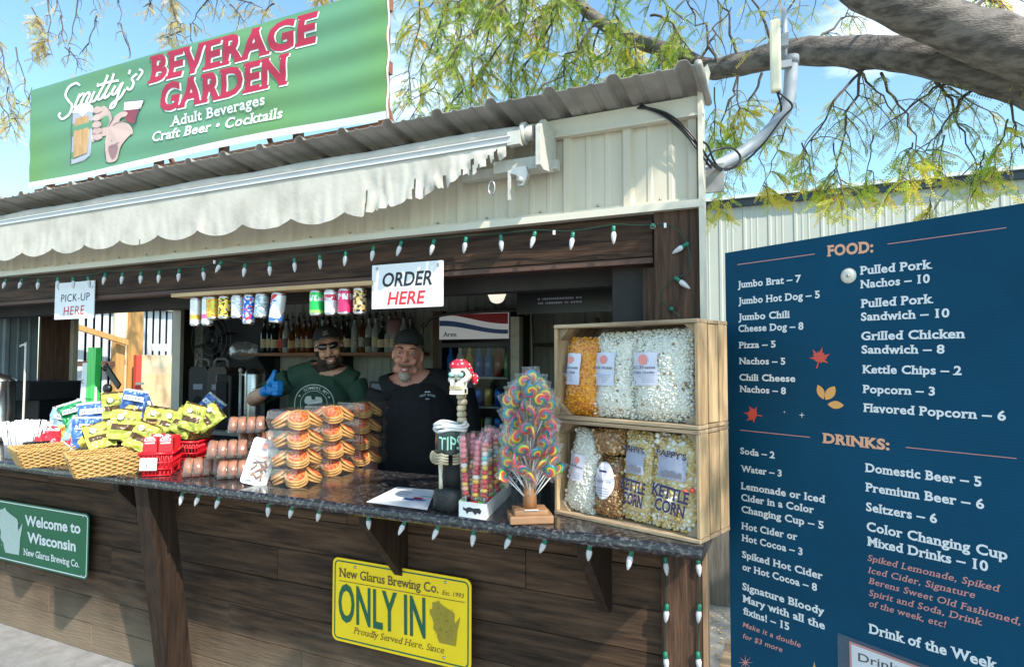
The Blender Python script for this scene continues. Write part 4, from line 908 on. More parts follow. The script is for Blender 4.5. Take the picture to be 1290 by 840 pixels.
for i, (px, py, z, deg, lab) in enumerate(((256, 600, 0, -3, 'front left clamshell of cocoa mini doughnuts at counter level beside the red basket'), (300, 603, 0, -8, 'clamshell of cocoa mini doughnuts at counter level against the tilted tray'),
                                    (287, 578, 1, -6, 'clamshell of mini doughnuts on the middle level of the small pile'), (322, 566, 1, 6, 'clamshell of mini doughnuts in the shade behind the middle level'), (311, 546, 2, -5, 'topmost clamshell of mini doughnuts'))):
    zb = CZ + z * (DH + .002); p = atZ(px, py, zb); vd = Vector((p.x, p.y, 0)).normalized(); c = p + vd * .045 + (vd * .03 if i == 3 else vd * 0)
    o = dp if i == 0 else copy_thing(dp); o['label'] = lab; o.location = (c.x, c.y, zb + .001); o.scale = (1.1, 1.1, 1.0); o.rotation_euler = (0, 0, math.atan2(-vd.x, vd.y) + R(deg))
p1, p2 = atZ(287, 578, CZ), atZ(311, 546, CZ)
# tray leaning on the cookie stack
p = atZ(318, 611, CZ); vd = Vector((p.x, p.y, 0)).normalized(); tz = math.atan2(-vd.x, vd.y)
t = thing('biscuit_tray', 'clear lidded biscuit tray with white rim leaning upright on the cookie boxes', 'tray', p, tz); t.rotation_euler = (R(-18), R(16), tz + R(-6))
b = MB(); pts = []
for cx, cz, a0 in ((.040, .015, -90), (.040, .185, 0), (-.040, .185, 90), (-.040, .015, 180)):
    for k in range(5): a = R(a0 + 22.5 * k); pts.append((cx + .014 * math.cos(a), cz + .014 * math.sin(a)))
b.prism(pts, .006); b.build('tray_base', WHITE, t)
b = MB(); b.prism([(x * .84, (z - .1) * .9 + .1) for x, z in pts], .012, O=(0, -.0065, 0)); b.build('lid', CLEAR, t)
b = MB(); rs = random.Random(4)
for k in range(16): x, z, a = rs.uniform(-.03, .03), rs.uniform(.03, .11), rs.uniform(.3, 2.6); b.tube([(x - .016 * math.cos(a), -.011, z - .016 * math.sin(a)), (x + .016 * math.cos(a), -.012, z + .016 * math.sin(a))], .004, 5)
prop(b.build('biscuit_pieces', mat('brown_biscuit', (.30, .14, .06), .7, var=.3, vs=40), t), kind='stuff')
b = MB(); b.add([(-.024 + .0, -.0200, .125) if 0 else (.026 * math.cos(a), -.0200, .122 + .022 * math.sin(a)) for a in [2 * math.pi * i / 20 for i in range(20)]], [tuple(range(20))]); b.build('label', SIGNW, t, fix=False); b = MB(); b.add([(-.022, -.0206, .112), (.024, -.0206, .112), (.022, -.0206, .124), (-.024, -.0206, .124)], [(0, 1, 2, 3)]); b.build('label_band', LPK, t, fix=False); b = MB(); b.add([(-.034, -.0200, .018), (-.006, -.0200, .018), (-.006, -.0200, .034), (-.034, -.0200, .034)], [(0, 1, 2, 3)]); b.build('price_label', SIGNW, t, fix=False); b = MB(); b.add([(-.012, -.02, .155), (.012, -.02, .155), (.010, -.02, .178), (-.010, -.02, .178)], [(0, 1, 2, 3)])
b.build('top_sticker', LPK, t, fix=False)

# -------------------------------------------- wicker baskets and bags of crisps
WICK = mat('wicker', (.62, .40, .15), .6, col2=(.42, .24, .075), vs=60, rnd=0); 
def wicker(name_label, loc, rz, w_, d_, h_, rows=9, flare=1.25, tiltx=0):
    t = thing('wicker_basket', name_label, 'basket', loc, rz, 'wicker baskets of crisps'); t.rotation_euler = (R(tiltx), 0, rz); b = MB(); r_ = .0036
    def per(s_, k):                          # point on the rounded rectangular outline, s in 0..1
        W_, D_ = w_ * k, d_ * k; P_ = 2 * (W_ + D_); q = (s_ % 1) * P_
        if q < W_: x, y, n = -W_ / 2 + q, -D_ / 2, (0, -1)
        elif q < W_ + D_: x, y, n = W_ / 2, -D_ / 2 + q - W_, (1, 0)
        elif q < 2 * W_ + D_: x, y, n = W_ / 2 - (q - W_ - D_), D_ / 2, (0, 1)
        else: x, y, n = -W_ / 2, D_ / 2 - (q - 2 * W_ - D_), (-1, 0)
        return x, y, n
    ns = 44
    for j in range(rows):
        v = (j + .5) / rows; k = (1 + (flare - 1) * v) / flare; z = .004 + v * (h_ - .012); pts = []; m_ = ns * 4
        for i in range(m_ + 1): x, y, n = per(i / m_, k); o_ = .0042 * math.cos(math.pi * (i / 4 + j)); pts.append((x + n[0] * o_, y + n[1] * o_, z))
        b.tube(pts, h_ / rows * .43, 5, caps=False)
    for i in range(ns):
        a0 = per((i + .0) / ns, 1 / flare); a1_ = per(i / ns, 1); b.tube([(a0[0], a0[1], .003), (a1_[0], a1_[1], h_ - .006)], .0022, 4)
    o = b.build('weave', WICK, t, fix=False)
    b = MB()
    for ph in (0, math.pi):
        pts = []; m_ = 260
        for i in range(m_ + 1): x, y, n = per(i / m_, 1); a = i * .75 + ph; pts.append((x + n[0] * .0042 * math.cos(a), y + n[1] * .0042 * math.cos(a), h_ - .004 + .0042 * math.sin(a)))
        b.tube(pts, .0038, 5, caps=False)
    b.build('rim', WICK, t, fix=False); b = MB()
    for ph in (0, math.pi):
        pts = []; m_ = 200
        for i in range(m_ + 1): x, y, n = per(i / m_, 1 / flare); a = i * .8 + ph; pts.append((x + n[0] * .003 * math.cos(a), y + n[1] * .003 * math.cos(a), .004 + .003 * math.sin(a)))
        b.tube(pts, .003, 5, caps=False)
    b.box((0, 0, .004), (w_ / flare * .97, d_ / flare * .97, .004)); b.build('foot', WICK, t, fix=False); return t
def bag_mat(name, c, rough=.32): return mat(name, c, rough, metal=.15, var=.06, vs=30, bump=.25, bs=25)
CG = bag_mat('lime_foil', (.50, .56, .11)); CB = bag_mat('blue_foil', (.06, .15, .42)); CLB = bag_mat('pale_blue_foil', (.26, .42, .54)); CR_ = bag_mat('red_foil', (.62, .03, .05)); CGR = bag_mat('green_foil', (.02, .28, .10)); CBR = bag_mat('brown_print_band', (.10, .06, .03)); CSI = bag_mat('silver_foil', (.60, .62, .62), .25); CYE = bag_mat('yellow_print', (.80, .58, .12)); CTL = bag_mat('mint_foil', (.30, .55, .46))
def crisp_bag(kind, label, loc, rot, w_=.115, h_=.15, t_=.045, seed=0):
    t = thing('crisp_bag', label, 'crisp bag', loc, 0, 'bags of crisps in the baskets'); t.rotation_euler = rot
    pal = {'lime': [CG, CBR, SIGNW, CSI], 'blue': [CB, CYE, SIGNW, CSI], 'pale': [CLB, CYE, SIGNW, CSI], 'red': [CR_, CSI, SIGNW, CSI], 'green': [CGR, SIGNW, SIGNW, CSI], 'mint': [CTL, CLB, SIGNW, CSI]}[kind]
    def rule(u, v):
        if v > .93 or v < .05: return 1 if kind == 'lime' else 3
        if kind == 'lime':
            if .30 < v < .50 and .08 < u < .92: return 1
        elif kind in ('blue', 'pale'):
            if v < .5 and (u - .5) ** 2 * 5 + (v - .22) ** 2 * 9 < .42: return 1
        return 0
    g_ = pillow(w_, h_, t_, seed=seed, crump=.0105); nx, ny = 20, 26
    for sgn in (-1, 1):
        b = MB(); b.grid(nx, ny, g_(sgn)); b.m = [rule((i % nx + .5) / nx, (i // nx + .5) / ny) if sgn < 0 else (3 if kind != 'lime' else 0) for i in range(nx * ny)]
        if sgn < 0: fb = b
        else:
            n0 = len(fb.v); fb.v += b.v; fb.f += [tuple(i + n0 for i in f) for f in b.f]; fb.m += b.m; fb.sm += b.sm
    fb.build('packet', pal, t, fix=False)
    b = MB(); fr = g_(-1); yy = min(fr(.5, .64).y, fr(.35, .62).y, fr(.65, .66).y) - .002
    if kind == 'lime':
        b.mat(1); rr = .017; cx = -w_ * .16; cz = h_ * .70; b.add([(cx + rr * math.cos(a), yy, cz + rr * math.sin(a)) for a in [2 * math.pi * i / 18 for i in range(18)]], [tuple(range(18))]); b.mat(0); rr = .014
        b.add([(cx + rr * math.cos(a), yy - .0006, cz + rr * math.sin(a)) for a in [2 * math.pi * i / 18 for i in range(18)]], [tuple(range(18))]); local_text(b, "RIVER", (-w_ * .04, yy, h_ * .62), w_ * .42, .013, 1, bold=.06)
    else:
        b.mat(0); b.add([(-w_ * .42, yy, h_ * .60), (w_ * .40, yy, h_ * .57), (w_ * .42, yy, h_ * .74), (-w_ * .38, yy, h_ * .77)], [(0, 1, 2, 3)]); local_text(b, "RIVER", (-w_ * .34, yy - .0008, h_ * .625), w_ * .68, .014, 1, ang=-2, slab=True, bold=.05)
    b.build('lettering', [pal[2] if kind != 'lime' else SIGNW, CBR if kind == 'lime' else CB], t, fix=False); return t
def ground_pose(px, py, z, push=0):
    p = atZ(px, py, z); vd = Vector((p.x, p.y, 0)).normalized(); return p + vd * push, math.atan2(-vd.x, vd.y)
c2, a2z = ground_pose(135, 600, CZ, .115); b2 = wicker('wicker basket of lime and blue crisp bags at the front edge beside the red basket', (c2.x, c2.y, CZ), a2z + R(6), .32, .24, .098)
c1, a1z = ground_pose(62, 588, CZ, .13); b1 = wicker('leftmost wicker basket holding blue, pale and red crisp bags', (c1.x, c1.y, CZ), a1z + R(10), .30, .24, .09)
bk, bkz = atY(226, 573, 2.36), 0
# a low black riser under the rear basket
rt_ = thing('display_riser', 'small black riser under the rear basket of lime crisp bags', 'stand', (bk.x, 2.36, CZ), R(12))
b = MB(); b.box((0, 0, .045), (.30, .15, .09), taper=.92); b.box((0, 0, .093), (.29, .15, .006)); b.build('box', BLACKM, rt_)
b3 = wicker('rear wicker basket raised up and packed with lime crisp bags', (bk.x, 2.36, CZ + .098), R(12), .34, .17, .09, tiltx=0)
PB = [  # kind, px, py (base centre of the bag), Y, yaw, pitch(lean back), roll, label
    ('lime', 152, 556, 2.02, -6, -18, 8, 'large lime crisp bag with brown band facing front in the middle basket'),
    ('lime', 131, 566, 1.96, 8, -34, -14, 'lime crisp bag with round emblem lying low at the front of the middle basket'),
    ('blue', 108, 566, 1.99, 10, -14, 4, 'blue crisp bag with yellow crisps printed on it, front left of the middle basket'),
    ('lime', 168, 567, 2.02, -10, -26, 26, 'lime crisp bag at the right end of the middle basket'),
    ('blue', 118, 545, 2.12, 0, -12, -6, 'blue crisp bag standing behind the printed yellow one'),
    ('lime', 145, 528, 2.20, 6, -8, -4, 'upright lime crisp bag half hidden behind the middle basket'),
    ('blue', 164, 525, 2.24, -8, -6, 10, 'blue crisp bag standing tall at the back behind the lime bags'),
    ('pale', 92, 560, 2.06, 16, -16, 24, 'pale blue crisp bag wedged between the two front baskets'),
    ('pale', 73, 552, 2.12, 18, -10, 16, 'tall pale blue crisp bag at the back of the leftmost basket'),
    ('green', 98, 538, 2.20, 6, -6, -18, 'dark green crisp bag behind the pale blue one'),
    ('red', 60, 560, 2.02, 6, -58, 6, 'red crisp bag lying flat in the leftmost basket'),
    ('red', 92, 566, 1.98, -12, -40, 40, 'small red crisp bag poking out between the front baskets'),
    ('mint', 45, 552, 2.06, 26, -52, -16, 'mint green crisp bag lying at the back left of the leftmost basket'),
    ('lime', 192, 546, 2.27, 6, -16, 12, 'leftmost lime crisp bag of the rear basket'),
    ('lime', 208, 550, 2.25, -4, -20, 18, 'second lime crisp bag from the left in the rear basket'),
    ('lime', 222, 548, 2.26, -14, -18, 26, 'lime crisp bag in the middle of the rear basket'),
    ('lime', 236, 543, 2.28, -20, -16, 14, 'lime crisp bag right of the middle in the rear basket'),
    ('lime', 246, 536, 2.32, -22, -22, 52, 'lime crisp bag leaning out over the right end of the rear basket'),
    ('blue', 186, 532, 2.36, 8, -8, -20, 'blue crisp bag peeking out behind the rear basket, left side'),
    ('blue', 250, 528, 2.42, -14, -8, 40, 'blue crisp bag peeking out behind the rightmost lime bag')]
for i, (k, px, py, Y, yaw_, lean, roll_, lab) in enumerate(PB):
    p = atY(px, py, Y); vz = math.atan2(-p.x, p.y); e = (Matrix.Rotation(vz + R(yaw_), 3, 'Z') @ Matrix.Rotation(R(lean), 3, 'X') @ Matrix.Rotation(R(roll_), 3, 'Y')).to_euler()
    big = 1.12 if i in (0, 2, 4, 8) else 1.0
    crisp_bag(k, lab, p, e, .118 * big, .152 * big, .042, seed=i + 1)
# -------------------------------------------- red plastic baskets of drinks
REDP = mat('red_plastic', (.62, .008, .018), .35, var=.08, vs=20); REDC = mat('red_carton', (.66, .02, .03), .45)
def red_basket(loc, rz, label, sz=(.115, .21, .095)):
    t = thing('red_basket', label, 'basket', loc, rz, 'red plastic mesh baskets'); b = MB(); w_, d_, h_ = sz; fl = .84
    def P_(x, y, z): k = fl + (1 - fl) * z / h_; return Vector((x * k, y * k, z))
    for sx_, ax_ in ((-1, 'y'), (1, 'y'), (-1, 'x'), (1, 'x')):
        L0 = d_ if ax_ == 'y' else w_; n = int(L0 / .017)
        for i in range(n + 1):
            q = -L0 / 2 + L0 * i / n
            for dq in (-.016, .016):
                if abs(q + dq) > L0 / 2 + .001: continue
                a = (sx_ * w_ / 2, q, .008) if ax_ == 'y' else (q, sx_ * d_ / 2, .008); c = (sx_ * w_ / 2, q + dq, h_ - .02) if ax_ == 'y' else (q + dq, sx_ * d_ / 2, h_ - .02)
                b.tube([P_(*a), P_(*c)], .0026, 4)
        for z in (.004, .033, .062, h_ - .012):
            a = (sx_ * w_ / 2, -L0 / 2, z) if ax_ == 'y' else (-L0 / 2, sx_ * d_ / 2, z); c = (sx_ * w_ / 2, L0 / 2, z) if ax_ == 'y' else (L0 / 2, sx_ * d_ / 2, z)
            b.tube([P_(*a), P_(*c)], .008 if z > .07 else .0035, 5)
    b.box((0, 0, .003), (w_ * fl, d_ * fl, .004)); b.build('basket_mesh', REDP, t, fix=False); return t
c, az = ground_pose(203, 600, CZ, .10)
rb = red_basket((c.x, c.y, CZ), az + R(-14), 'red plastic mesh basket with a handwritten price card at the front edge', (.135, .20, .115))
fdir = Matrix.Rotation(az + R(-14), 3, 'Z')
for i, (dx, dy, dz_, rr) in enumerate(((-.030, -.050, .052, 0), (.033, -.052, .050, 4), (-.02, .02, .058, 10), (.03, .04, .05, -20))):
    p = Vector((c.x, c.y, CZ)) + fdir @ Vector((dx, dy, 0)); t = thing('drink_carton', ('left front red carton with a white round emblem in the red basket', 'right front red carton with a white round emblem in the red basket', 'red carton sitting behind the left front one in the red basket', 'tilted red carton at the back of the red basket')[i], 'carton', (p.x, p.y, CZ + .006), az + R(-14 + rr), 'red cartons in the basket')
    b = MB(); b.bbox((0, 0, .058 + dz_ * .5), (.058, .058, .116 + dz_), .004); b.build('carton', REDC, t)
    b = MB(); z0 = .116 + dz_ * .72
    b.add([(.023 * math.cos(a), -.0297, z0 + .021 * math.sin(a)) for a in [math.pi * i_ / 12 for i_ in range(13)]], [tuple(range(13))]); b.mat(1); b.add([(.018 * math.cos(a), -.0302, z0 + .003 + .013 * math.sin(a)) for a in [math.pi * i_ / 12 for i_ in range(13)]], [tuple(range(13))])
    b.mat(0); b.add([(-.012, -.0306, z0 + .006), (.012, -.0306, z0 + .006), (.008, -.0306, z0 + .014), (-.009, -.0306, z0 + .013)], [(0, 1, 2, 3)]); b.add([(-.02, -.0298, z0 - .012), (.02, -.0298, z0 - .012), (.02, -.0298, z0 - .006), (-.02, -.0298, z0 - .006)], [(0, 1, 2, 3)]); b.build('emblem', [SIGNW, REDC], t, fix=False)
t = thing('price_card', 'handwritten white price card on the front of the red basket', 'card', Vector((c.x, c.y, CZ)) + fdir @ Vector((-.030, -.1015, .030)), az + R(-14)); t.rotation_euler = (R(-6), R(2), az + R(-14))
b = MB(); b.box((0, 0, .028), (.070, .0012, .056)); b.build('card', SIGNW, t); b = MB(); local_text(b, "Sodas", (-.026, -.0012, .034), .05, .014, 0, shear=.1, bold=-.02); local_text(b, "$2", (-.010, -.0012, .010), .022, .017, 0, bold=-.02); b.build('handwriting', BLKPRINT, t, fix=False)
c, az = ground_pose(243, 577, CZ, .05); c = Vector((c.x, max(c.y, 2.2), CZ)); red_basket((c.x, c.y, CZ), az + R(-22), 'low red plastic mesh basket behind the doughnut boxes', (.13, .22, .105))
# -------------------------------------------- straws in a clear tub
p = atZ(8, 578, CZ); t = thing('straw_tub', 'tub of wrapped white straws at the far left end of the counter', 'tub', (p.x, p.y + .08, CZ))
b = MB(); b.lathe([(.075, 0), (.08, .002), (.086, .075), (.088, .077), (.083, .077), (.077, .006), (.0001, .004)], 24, caps=False); b.build('tub', film('frosted_tub', gloss=.1, haze=.35), t, fix=False)
b = MB(); b.box((.12, .0, .045), (.06, .10, .09)); b.build('black_holder', BLACKM, t)
STRAW = mat('paper_straw_wrap', (.78, .79, .80), .6, var=.04, vs=30); rs = random.Random(5)
sm_ = MB(); sm_.tube([(0, 0, 0), (0, 0, .19)], .0042, 6); sm_ = sm_.mesh('straw', STRAW)
for k in range(70):
    a = rs.uniform(0, 6.283); r0 = .065 * math.sqrt(rs.random()); st_ = rs.uniform(.1, .42); d = Vector((math.cos(a) * st_ * r0 / .065, math.sin(a) * st_ * r0 / .065, 1)); o = link_mesh('straw', sm_, t, loc=(r0 * math.cos(a), r0 * math.sin(a), .008), rot=d.to_track_quat('Z', 'X').to_euler())
# -------------------------------------------- paper on the counter
p0, p1, p2, p3 = [atZ(*q, CZ + .001) for q in ((461, 632), (500, 613), (548, 617), (538, 642))]
t = thing('menu_sheet', 'white printed sheet lying flat on the counter in front of the man in black', 'sheet', (p0 + p2) / 2)
b = MB(); b.add([p0, p3, p2 + (p3 - p0) * .0, p1], [(0, 1, 2, 3)]); part(b, 'paper', SIGNW, t, fix=False)
b = MB(); e1, e2 = (p3 - p0), (p1 - p0); q = lambda u, v: p0 + e1 * u + e2 * v + Vector((0, 0, .0006))
for i, (u0, u1, v0, v1, mi) in enumerate(((.42, .62, .35, .45, 0), (.55, .70, .45, .55, 1), (.62, .78, .38, .46, 0), (.2, .4, .6, .64, 2), (.15, .42, .72, .76, 2), (.6, .85, .62, .66, 2))): b.mat(mi); b.add([q(u0, v0), q(u1, v0), q(u1, v1), q(u0, v1)], [(0, 1, 2, 3)])
part(b, 'print', [CB, CR_, LGY], t, fix=False)

# -------------------------------------------- skeleton tip jar stand
p = atZ(556, 645, CZ); base = Vector((p.x, p.y + .075, CZ)); fz = math.atan2(-base.x, base.y)
t = thing('skeleton_tip_jar', 'novelty skeleton in a red bandana holding a dark jar marked TIPS', 'tip jar', base, fz); t.scale = (1.12, 1.12, 1.13)
SK_ = 780 / base.length
b = MB(); b.lathe([(.058, 0), (.062, .004), (.060, .050), (.055, .062), (.03, .068), (.0001, .07)], 24); b.build('base', mat('charcoal_resin', (.018, .020, .020), .55, var=.3, vs=30, bump=.3, bs=50), t)
b = MB()
for k in range(7): b.tube([(.002 + k * .006, -.030 + k * .002, .073), (.022 + k * .005, .012, .077)], .0024, 5)
b.build('toe_bones', BONE, t)
b = MB(); b.tube([(-.036, -.018, .06), (-.037, -.020, .10), (-.038, -.018, .165)], [.007, .0055, .008], 8); b.build('leg_bone', mat('white_bone', (.70, .66, .54), .5, var=.1, vs=30), t)
b = MB(); b.lathe([(.036, .06), (.040, .10), (.042, .165)], 18, Matrix.Translation((.010, .006, 0))); b.build('black_pedestal', BLACKM, t)
JX = -.006
b = MB(); b.lathe([(.0001, .170), (.046, .170), (.050, .176), (.050, .245), (.052, .252)], 24, Matrix.Translation((JX, -.004, 0)), caps=False); b.build('jar', mat('dark_green_glass', (.030, .065, .055), .08, spec=.8, coat=.5, var=.5, vs=12), t)
b = MB()
for z, r_ in ((.248, .051), (.258, .053), (.266, .050)):
    pts = [(JX + r_ * math.cos(a) * (1 + .04 * math.sin(5 * a + z * 300)), -.004 + r_ * math.sin(a), z + .004 * math.sin(3 * a + z * 100)) for a in [2 * math.pi * i / 28 for i in range(29)]]; b.tube(pts, .0052, 6, caps=False)
b.build('bag_liner', mat('crumpled_white_liner', (.66, .68, .68), .3, var=.15, vs=60, bump=.5, bs=60), t)
TG = mat('mint_paint_pen', (.42, .80, .62), .5); b = MB()
vs, z, fs, wd = text_geo("TIPS", bold=.02, space=1.0)
for (dd, mi, rr) in ((0, 0, .0512),):
    out = []
    for x, y in vs: a = -math.pi / 2 - .78 + 1.5 * x / wd; out.append((JX + rr * math.cos(a), -.004 + rr * math.sin(a), .189 + .040 * y + .003 * math.sin(x * 6)))
    b.add(out, fs)
b.build('lettering', TG, t, fix=False)
b = MB()   # bony fingers wrapped round the jar
for side in (-1, 1):
    for k in range(4):
        z = .148 + k * .0085; a0, a1_ = (-math.pi / 2 + side * 1.35, -math.pi / 2 + side * .12)
        pts = [(JX + .056 * math.cos(a0 + (a1_ - a0) * i / 6), -.004 + .056 * math.sin(a0 + (a1_ - a0) * i / 6), z + .002 * math.sin(i * 2)) for i in range(7)]; b.tube(pts, [.006, .0042, .0055, .0040, .0052, .0038, .0035], 6)
    b.ell((JX + side * .055, -.0, .162), (.012, .022, .020), 8, 6)
b.build('hand_bones', BONE, t)
b = MB(); rs = random.Random(9)
for k in range(5): b.lathe([(.013, 0), (.0165, .006), (.0165, .014), (.013, .019)], 9, Matrix.Translation((.030 + rs.uniform(-.002, .002), .035, .262 + k * .0195)))
b.tube([(.026, .045, .07), (.028, .045, .27)], .012, 8); b.build('spine', BONE, t)
skl = MB(); SKC = Vector((.026, .026, .415)); yawk = Matrix.Translation(SKC) @ Matrix.Rotation(R(-22), 4, 'Z')
skl.ell((0, .006, .012), (.036, .044, .040), 18, 12, yawk); skl.ell((-.020, -.026, -.010), (.014, .012, .012), 10, 8, yawk); skl.ell((.020, -.026, -.010), (.014, .012, .012), 10, 8, yawk); skl.box((0, -.018, -.028), (.040, .034, .028), yawk, taper=1.15); skl.ell((0, -.03, .012), (.028, .018, .014), 12, 8, yawk)
skl.box((0, -.018, -.047), (.048, .040, .020), yawk, taper=.95)
skl.build('skull', mat('painted_bone_white', (.76, .73, .62), .5, var=.12, vs=40), t)
b = MB(); b.grid(22, 12, lambda u, v: yawk @ Vector(((.0385) * math.sin(math.pi * (.02 + .5 * v)) * math.cos(2 * math.pi * u), .006 + .0465 * math.sin(math.pi * (.02 + .5 * v)) * math.sin(2 * math.pi * u), .012 + .0425 * math.cos(math.pi * (.02 + .5 * v)) + (.018 if math.sin(2 * math.pi * u) < -.3 else -.012 * math.sin(2 * math.pi * u)) * v)))
b.ell((.036, .036, -.010), (.012, .010, .020), 8, 6, yawk)
RB = mat('red_bandana', (.66, .01, .04), .7); tt = RB.node_tree; vo = tt.nodes.new('ShaderNodeTexVoronoi'); vo.inputs['Scale'].default_value = 75; vo.inputs['Randomness'].default_value = .3; rr_ = tt.nodes.new('ShaderNodeValToRGB'); rr_.color_ramp.elements[0].position = .26; rr_.color_ramp.elements[0].color = (.85, .8, .78, 1); rr_.color_ramp.elements[1].position = .30; rr_.color_ramp.elements[1].color = (.62, .008, .035, 1); tcc = tt.nodes.new('ShaderNodeTexCoord')
tt.links.new(tcc.outputs['Object'], vo.inputs['Vector']); tt.links.new(vo.outputs['Distance'], rr_.inputs[0]); tt.links.new(rr_.outputs[0], tt.nodes['Principled BSDF'].inputs['Base Color'])
b.build('bandana', RB, t, fix=False)
BLKP = mat('black_paint', (.015, .015, .015), .6); TEAL = mat('teal_glass_eye', (.30, .62, .55), .25)
for sx_ in (-1, 1):
    b = MB(); b.ell((sx_ * .0165, -.036, .008), (.0145, .010, .0125), 12, 8, yawk); b.build('eye_socket', BLKP, t)
    b = MB(); b.ell((sx_ * .0160, -.0405, .0065), (.0105, .0085, .0085), 12, 8, yawk); b.build('eye', TEAL, t)
b = MB(); b.prism([(-.005, -.012), (0, .0), (.005, -.012)], .003, O=(0, -.041, -.006), M=yawk); b.build('nose_hole', BLKP, t)
b = MB()
for k in range(7): b.box((-.0195 + k * .0065, -.0385, -.036), (.0055, .004, .012), yawk)
b.build('teeth', BONE, t)
b = MB(); b.box((.0245, -.02, -.046), (.002, .012, .012), yawk); b.build('jaw_hole', BLKP, t)

# -------------------------------------------- box of gummy kebabs
c0, c1_, c2_ = atZ(578, 650, CZ), atZ(612, 655, CZ), atZ(654, 612, CZ)
bx = (c1_ - c0); by_ = (c2_ - c1_); brz = math.atan2(bx.y, bx.x); BWd = bx.length; BDp = min(by_.length, .40)
t = thing('candy_box', 'open white box printed with a black shape, holding gummy kebabs', 'box', c0, brz); hB = .052
ydir = Matrix.Rotation(-brz, 3, 'Z') @ by_.normalized(); sk = ydir.x / max(.2, ydir.y)
b = MB(); Y1 = BDp * ydir.y; Sx = sk * Y1; W1 = BWd; th = .002
def wall(a, b_): 
    n = Vector((b_[1] - a[1], a[0] - b_[0], 0)).normalized() * -th
    b.add([(a[0], a[1], 0), (b_[0], b_[1], 0), (b_[0], b_[1], hB), (a[0], a[1], hB), (a[0] + n.x, a[1] + n.y, 0), (b_[0] + n.x, b_[1] + n.y, 0), (b_[0] + n.x, b_[1] + n.y, hB), (a[0] + n.x, a[1] + n.y, hB)], [(0, 1, 2, 3), (7, 6, 5, 4), (3, 2, 6, 7), (0, 4, 5, 1), (1, 5, 6, 2), (0, 3, 7, 4)])
cs = [(0, 0), (W1, 0), (W1 + Sx, Y1), (Sx, Y1)]
for i in range(4): wall(cs[i], cs[(i + 1) % 4])
b.add([(x, y, .028) for x, y in cs], [(0, 1, 2, 3)]); b.build('carton', mat('white_card', (.78, .78, .78), .5, var=.03, vs=10), t)
b = MB(); pts = [(.012, .034), (.020, .030), (.030, .036), (.042, .033), (.060, .036), (.066, .028), (.062, .016), (.054, .020), (.048, .012), (.040, .022), (.030, .020), (.024, .012), (.020, .022), (.013, .024)]
pts = [(x * W1 / .078, z) for x, z in pts]; b.add([(x, -.0006, z) for x, z in pts], [tuple(range(len(pts)))]); b.build('black_print', BLKPRINT, t, fix=False)
GUM = [mat('gummy_' + n, c_, .18, coat=.4, spec=.6) for n, c_ in (('pink', (.80, .22, .26)), ('red', (.62, .015, .03)), ('yellow', (.82, .50, .04)), ('peach', (.85, .42, .28)), ('white', (.80, .72, .66)), ('green', (.25, .62, .08)), ('teal', (.15, .55, .55)))]
gl = []; rs = random.Random(2)
rows_, cols_ = 5, 3
seqs = [[1, 3, 2, 1, 1, 2, 4, 1, 0, 0, 0, 0], [2, 1, 1, 2, 4, 1, 1, 0, 0, 0, 0, 0], [1, 2, 1, 1, 2, 1, 2, 4, 6, 4, 3, 0]]
names_r = ('front row', 'second row', 'third row', 'fourth row', 'back row'); names_c = ('left', 'middle', 'right')
for r_ in range(rows_):
    for c_ in range(cols_):
        u = (c_ + .5) / cols_; v = (r_ + .45) / rows_; x = W1 * u + Sx * v; y = Y1 * v
        pw = t.matrix_basis @ Vector((0, 0, 0)) if 0 else c0 + Matrix.Rotation(brz, 3, 'Z') @ Vector((x, y, 0)); q = thing('gummy_kebab', 'wrapped gummy kebab, %s of the %s in the white box' % (names_c[c_], names_r[r_]), 'candy', (pw.x, pw.y, CZ + .030), rs.uniform(-.5, .5), 'gummy kebabs in the white box')
        q.rotation_euler = (R(rs.uniform(-2, 2)), R(rs.uniform(-3, 3)), rs.uniform(-.4, .4)); q.scale = (1.08, 1.08, 1.12 + rs.uniform(-.04, .05))
        b = MB(); b.tube([(0, 0, 0), (0, 0, .20)], .0022, 5); b.build('stick', WHITE, q)
        z = .030; sq = seqs[c_]
        for k, g_ in enumerate(sq):
            if r_ >= 2: g_ = (g_ + (k % 2) * (r_ % 2)) % 7 if k % 3 == 0 else g_
            m_ = MB(); hh = .0135 + .003 * (g_ == 0)
            m_.ell((rs.uniform(-.0015, .0015), 0, z + hh / 2), (.0098 + rs.uniform(0, .0045), .0105, hh * rs.uniform(.5, .72)), 9, 6); z += hh; m_.build('gummy', GUM[g_], q, fix=False)
        m_ = MB(); m_.box((0, -.0132, .013), (.024, .002, .014)); m_.build('green_tag', GUM[5] if (c_ + r_) % 2 == 0 else GUM[1], q)
        m_ = MB(); m_.grid(10, 8, lambda u, v: Vector((.0158 * math.cos(2 * math.pi * u) * (1 if v < .9 else .7), .0135 * math.sin(2 * math.pi * u) * (1 if v < .9 else .5), .024 + .19 * v))); m_.build('sleeve', CELLO, q, fix=False)
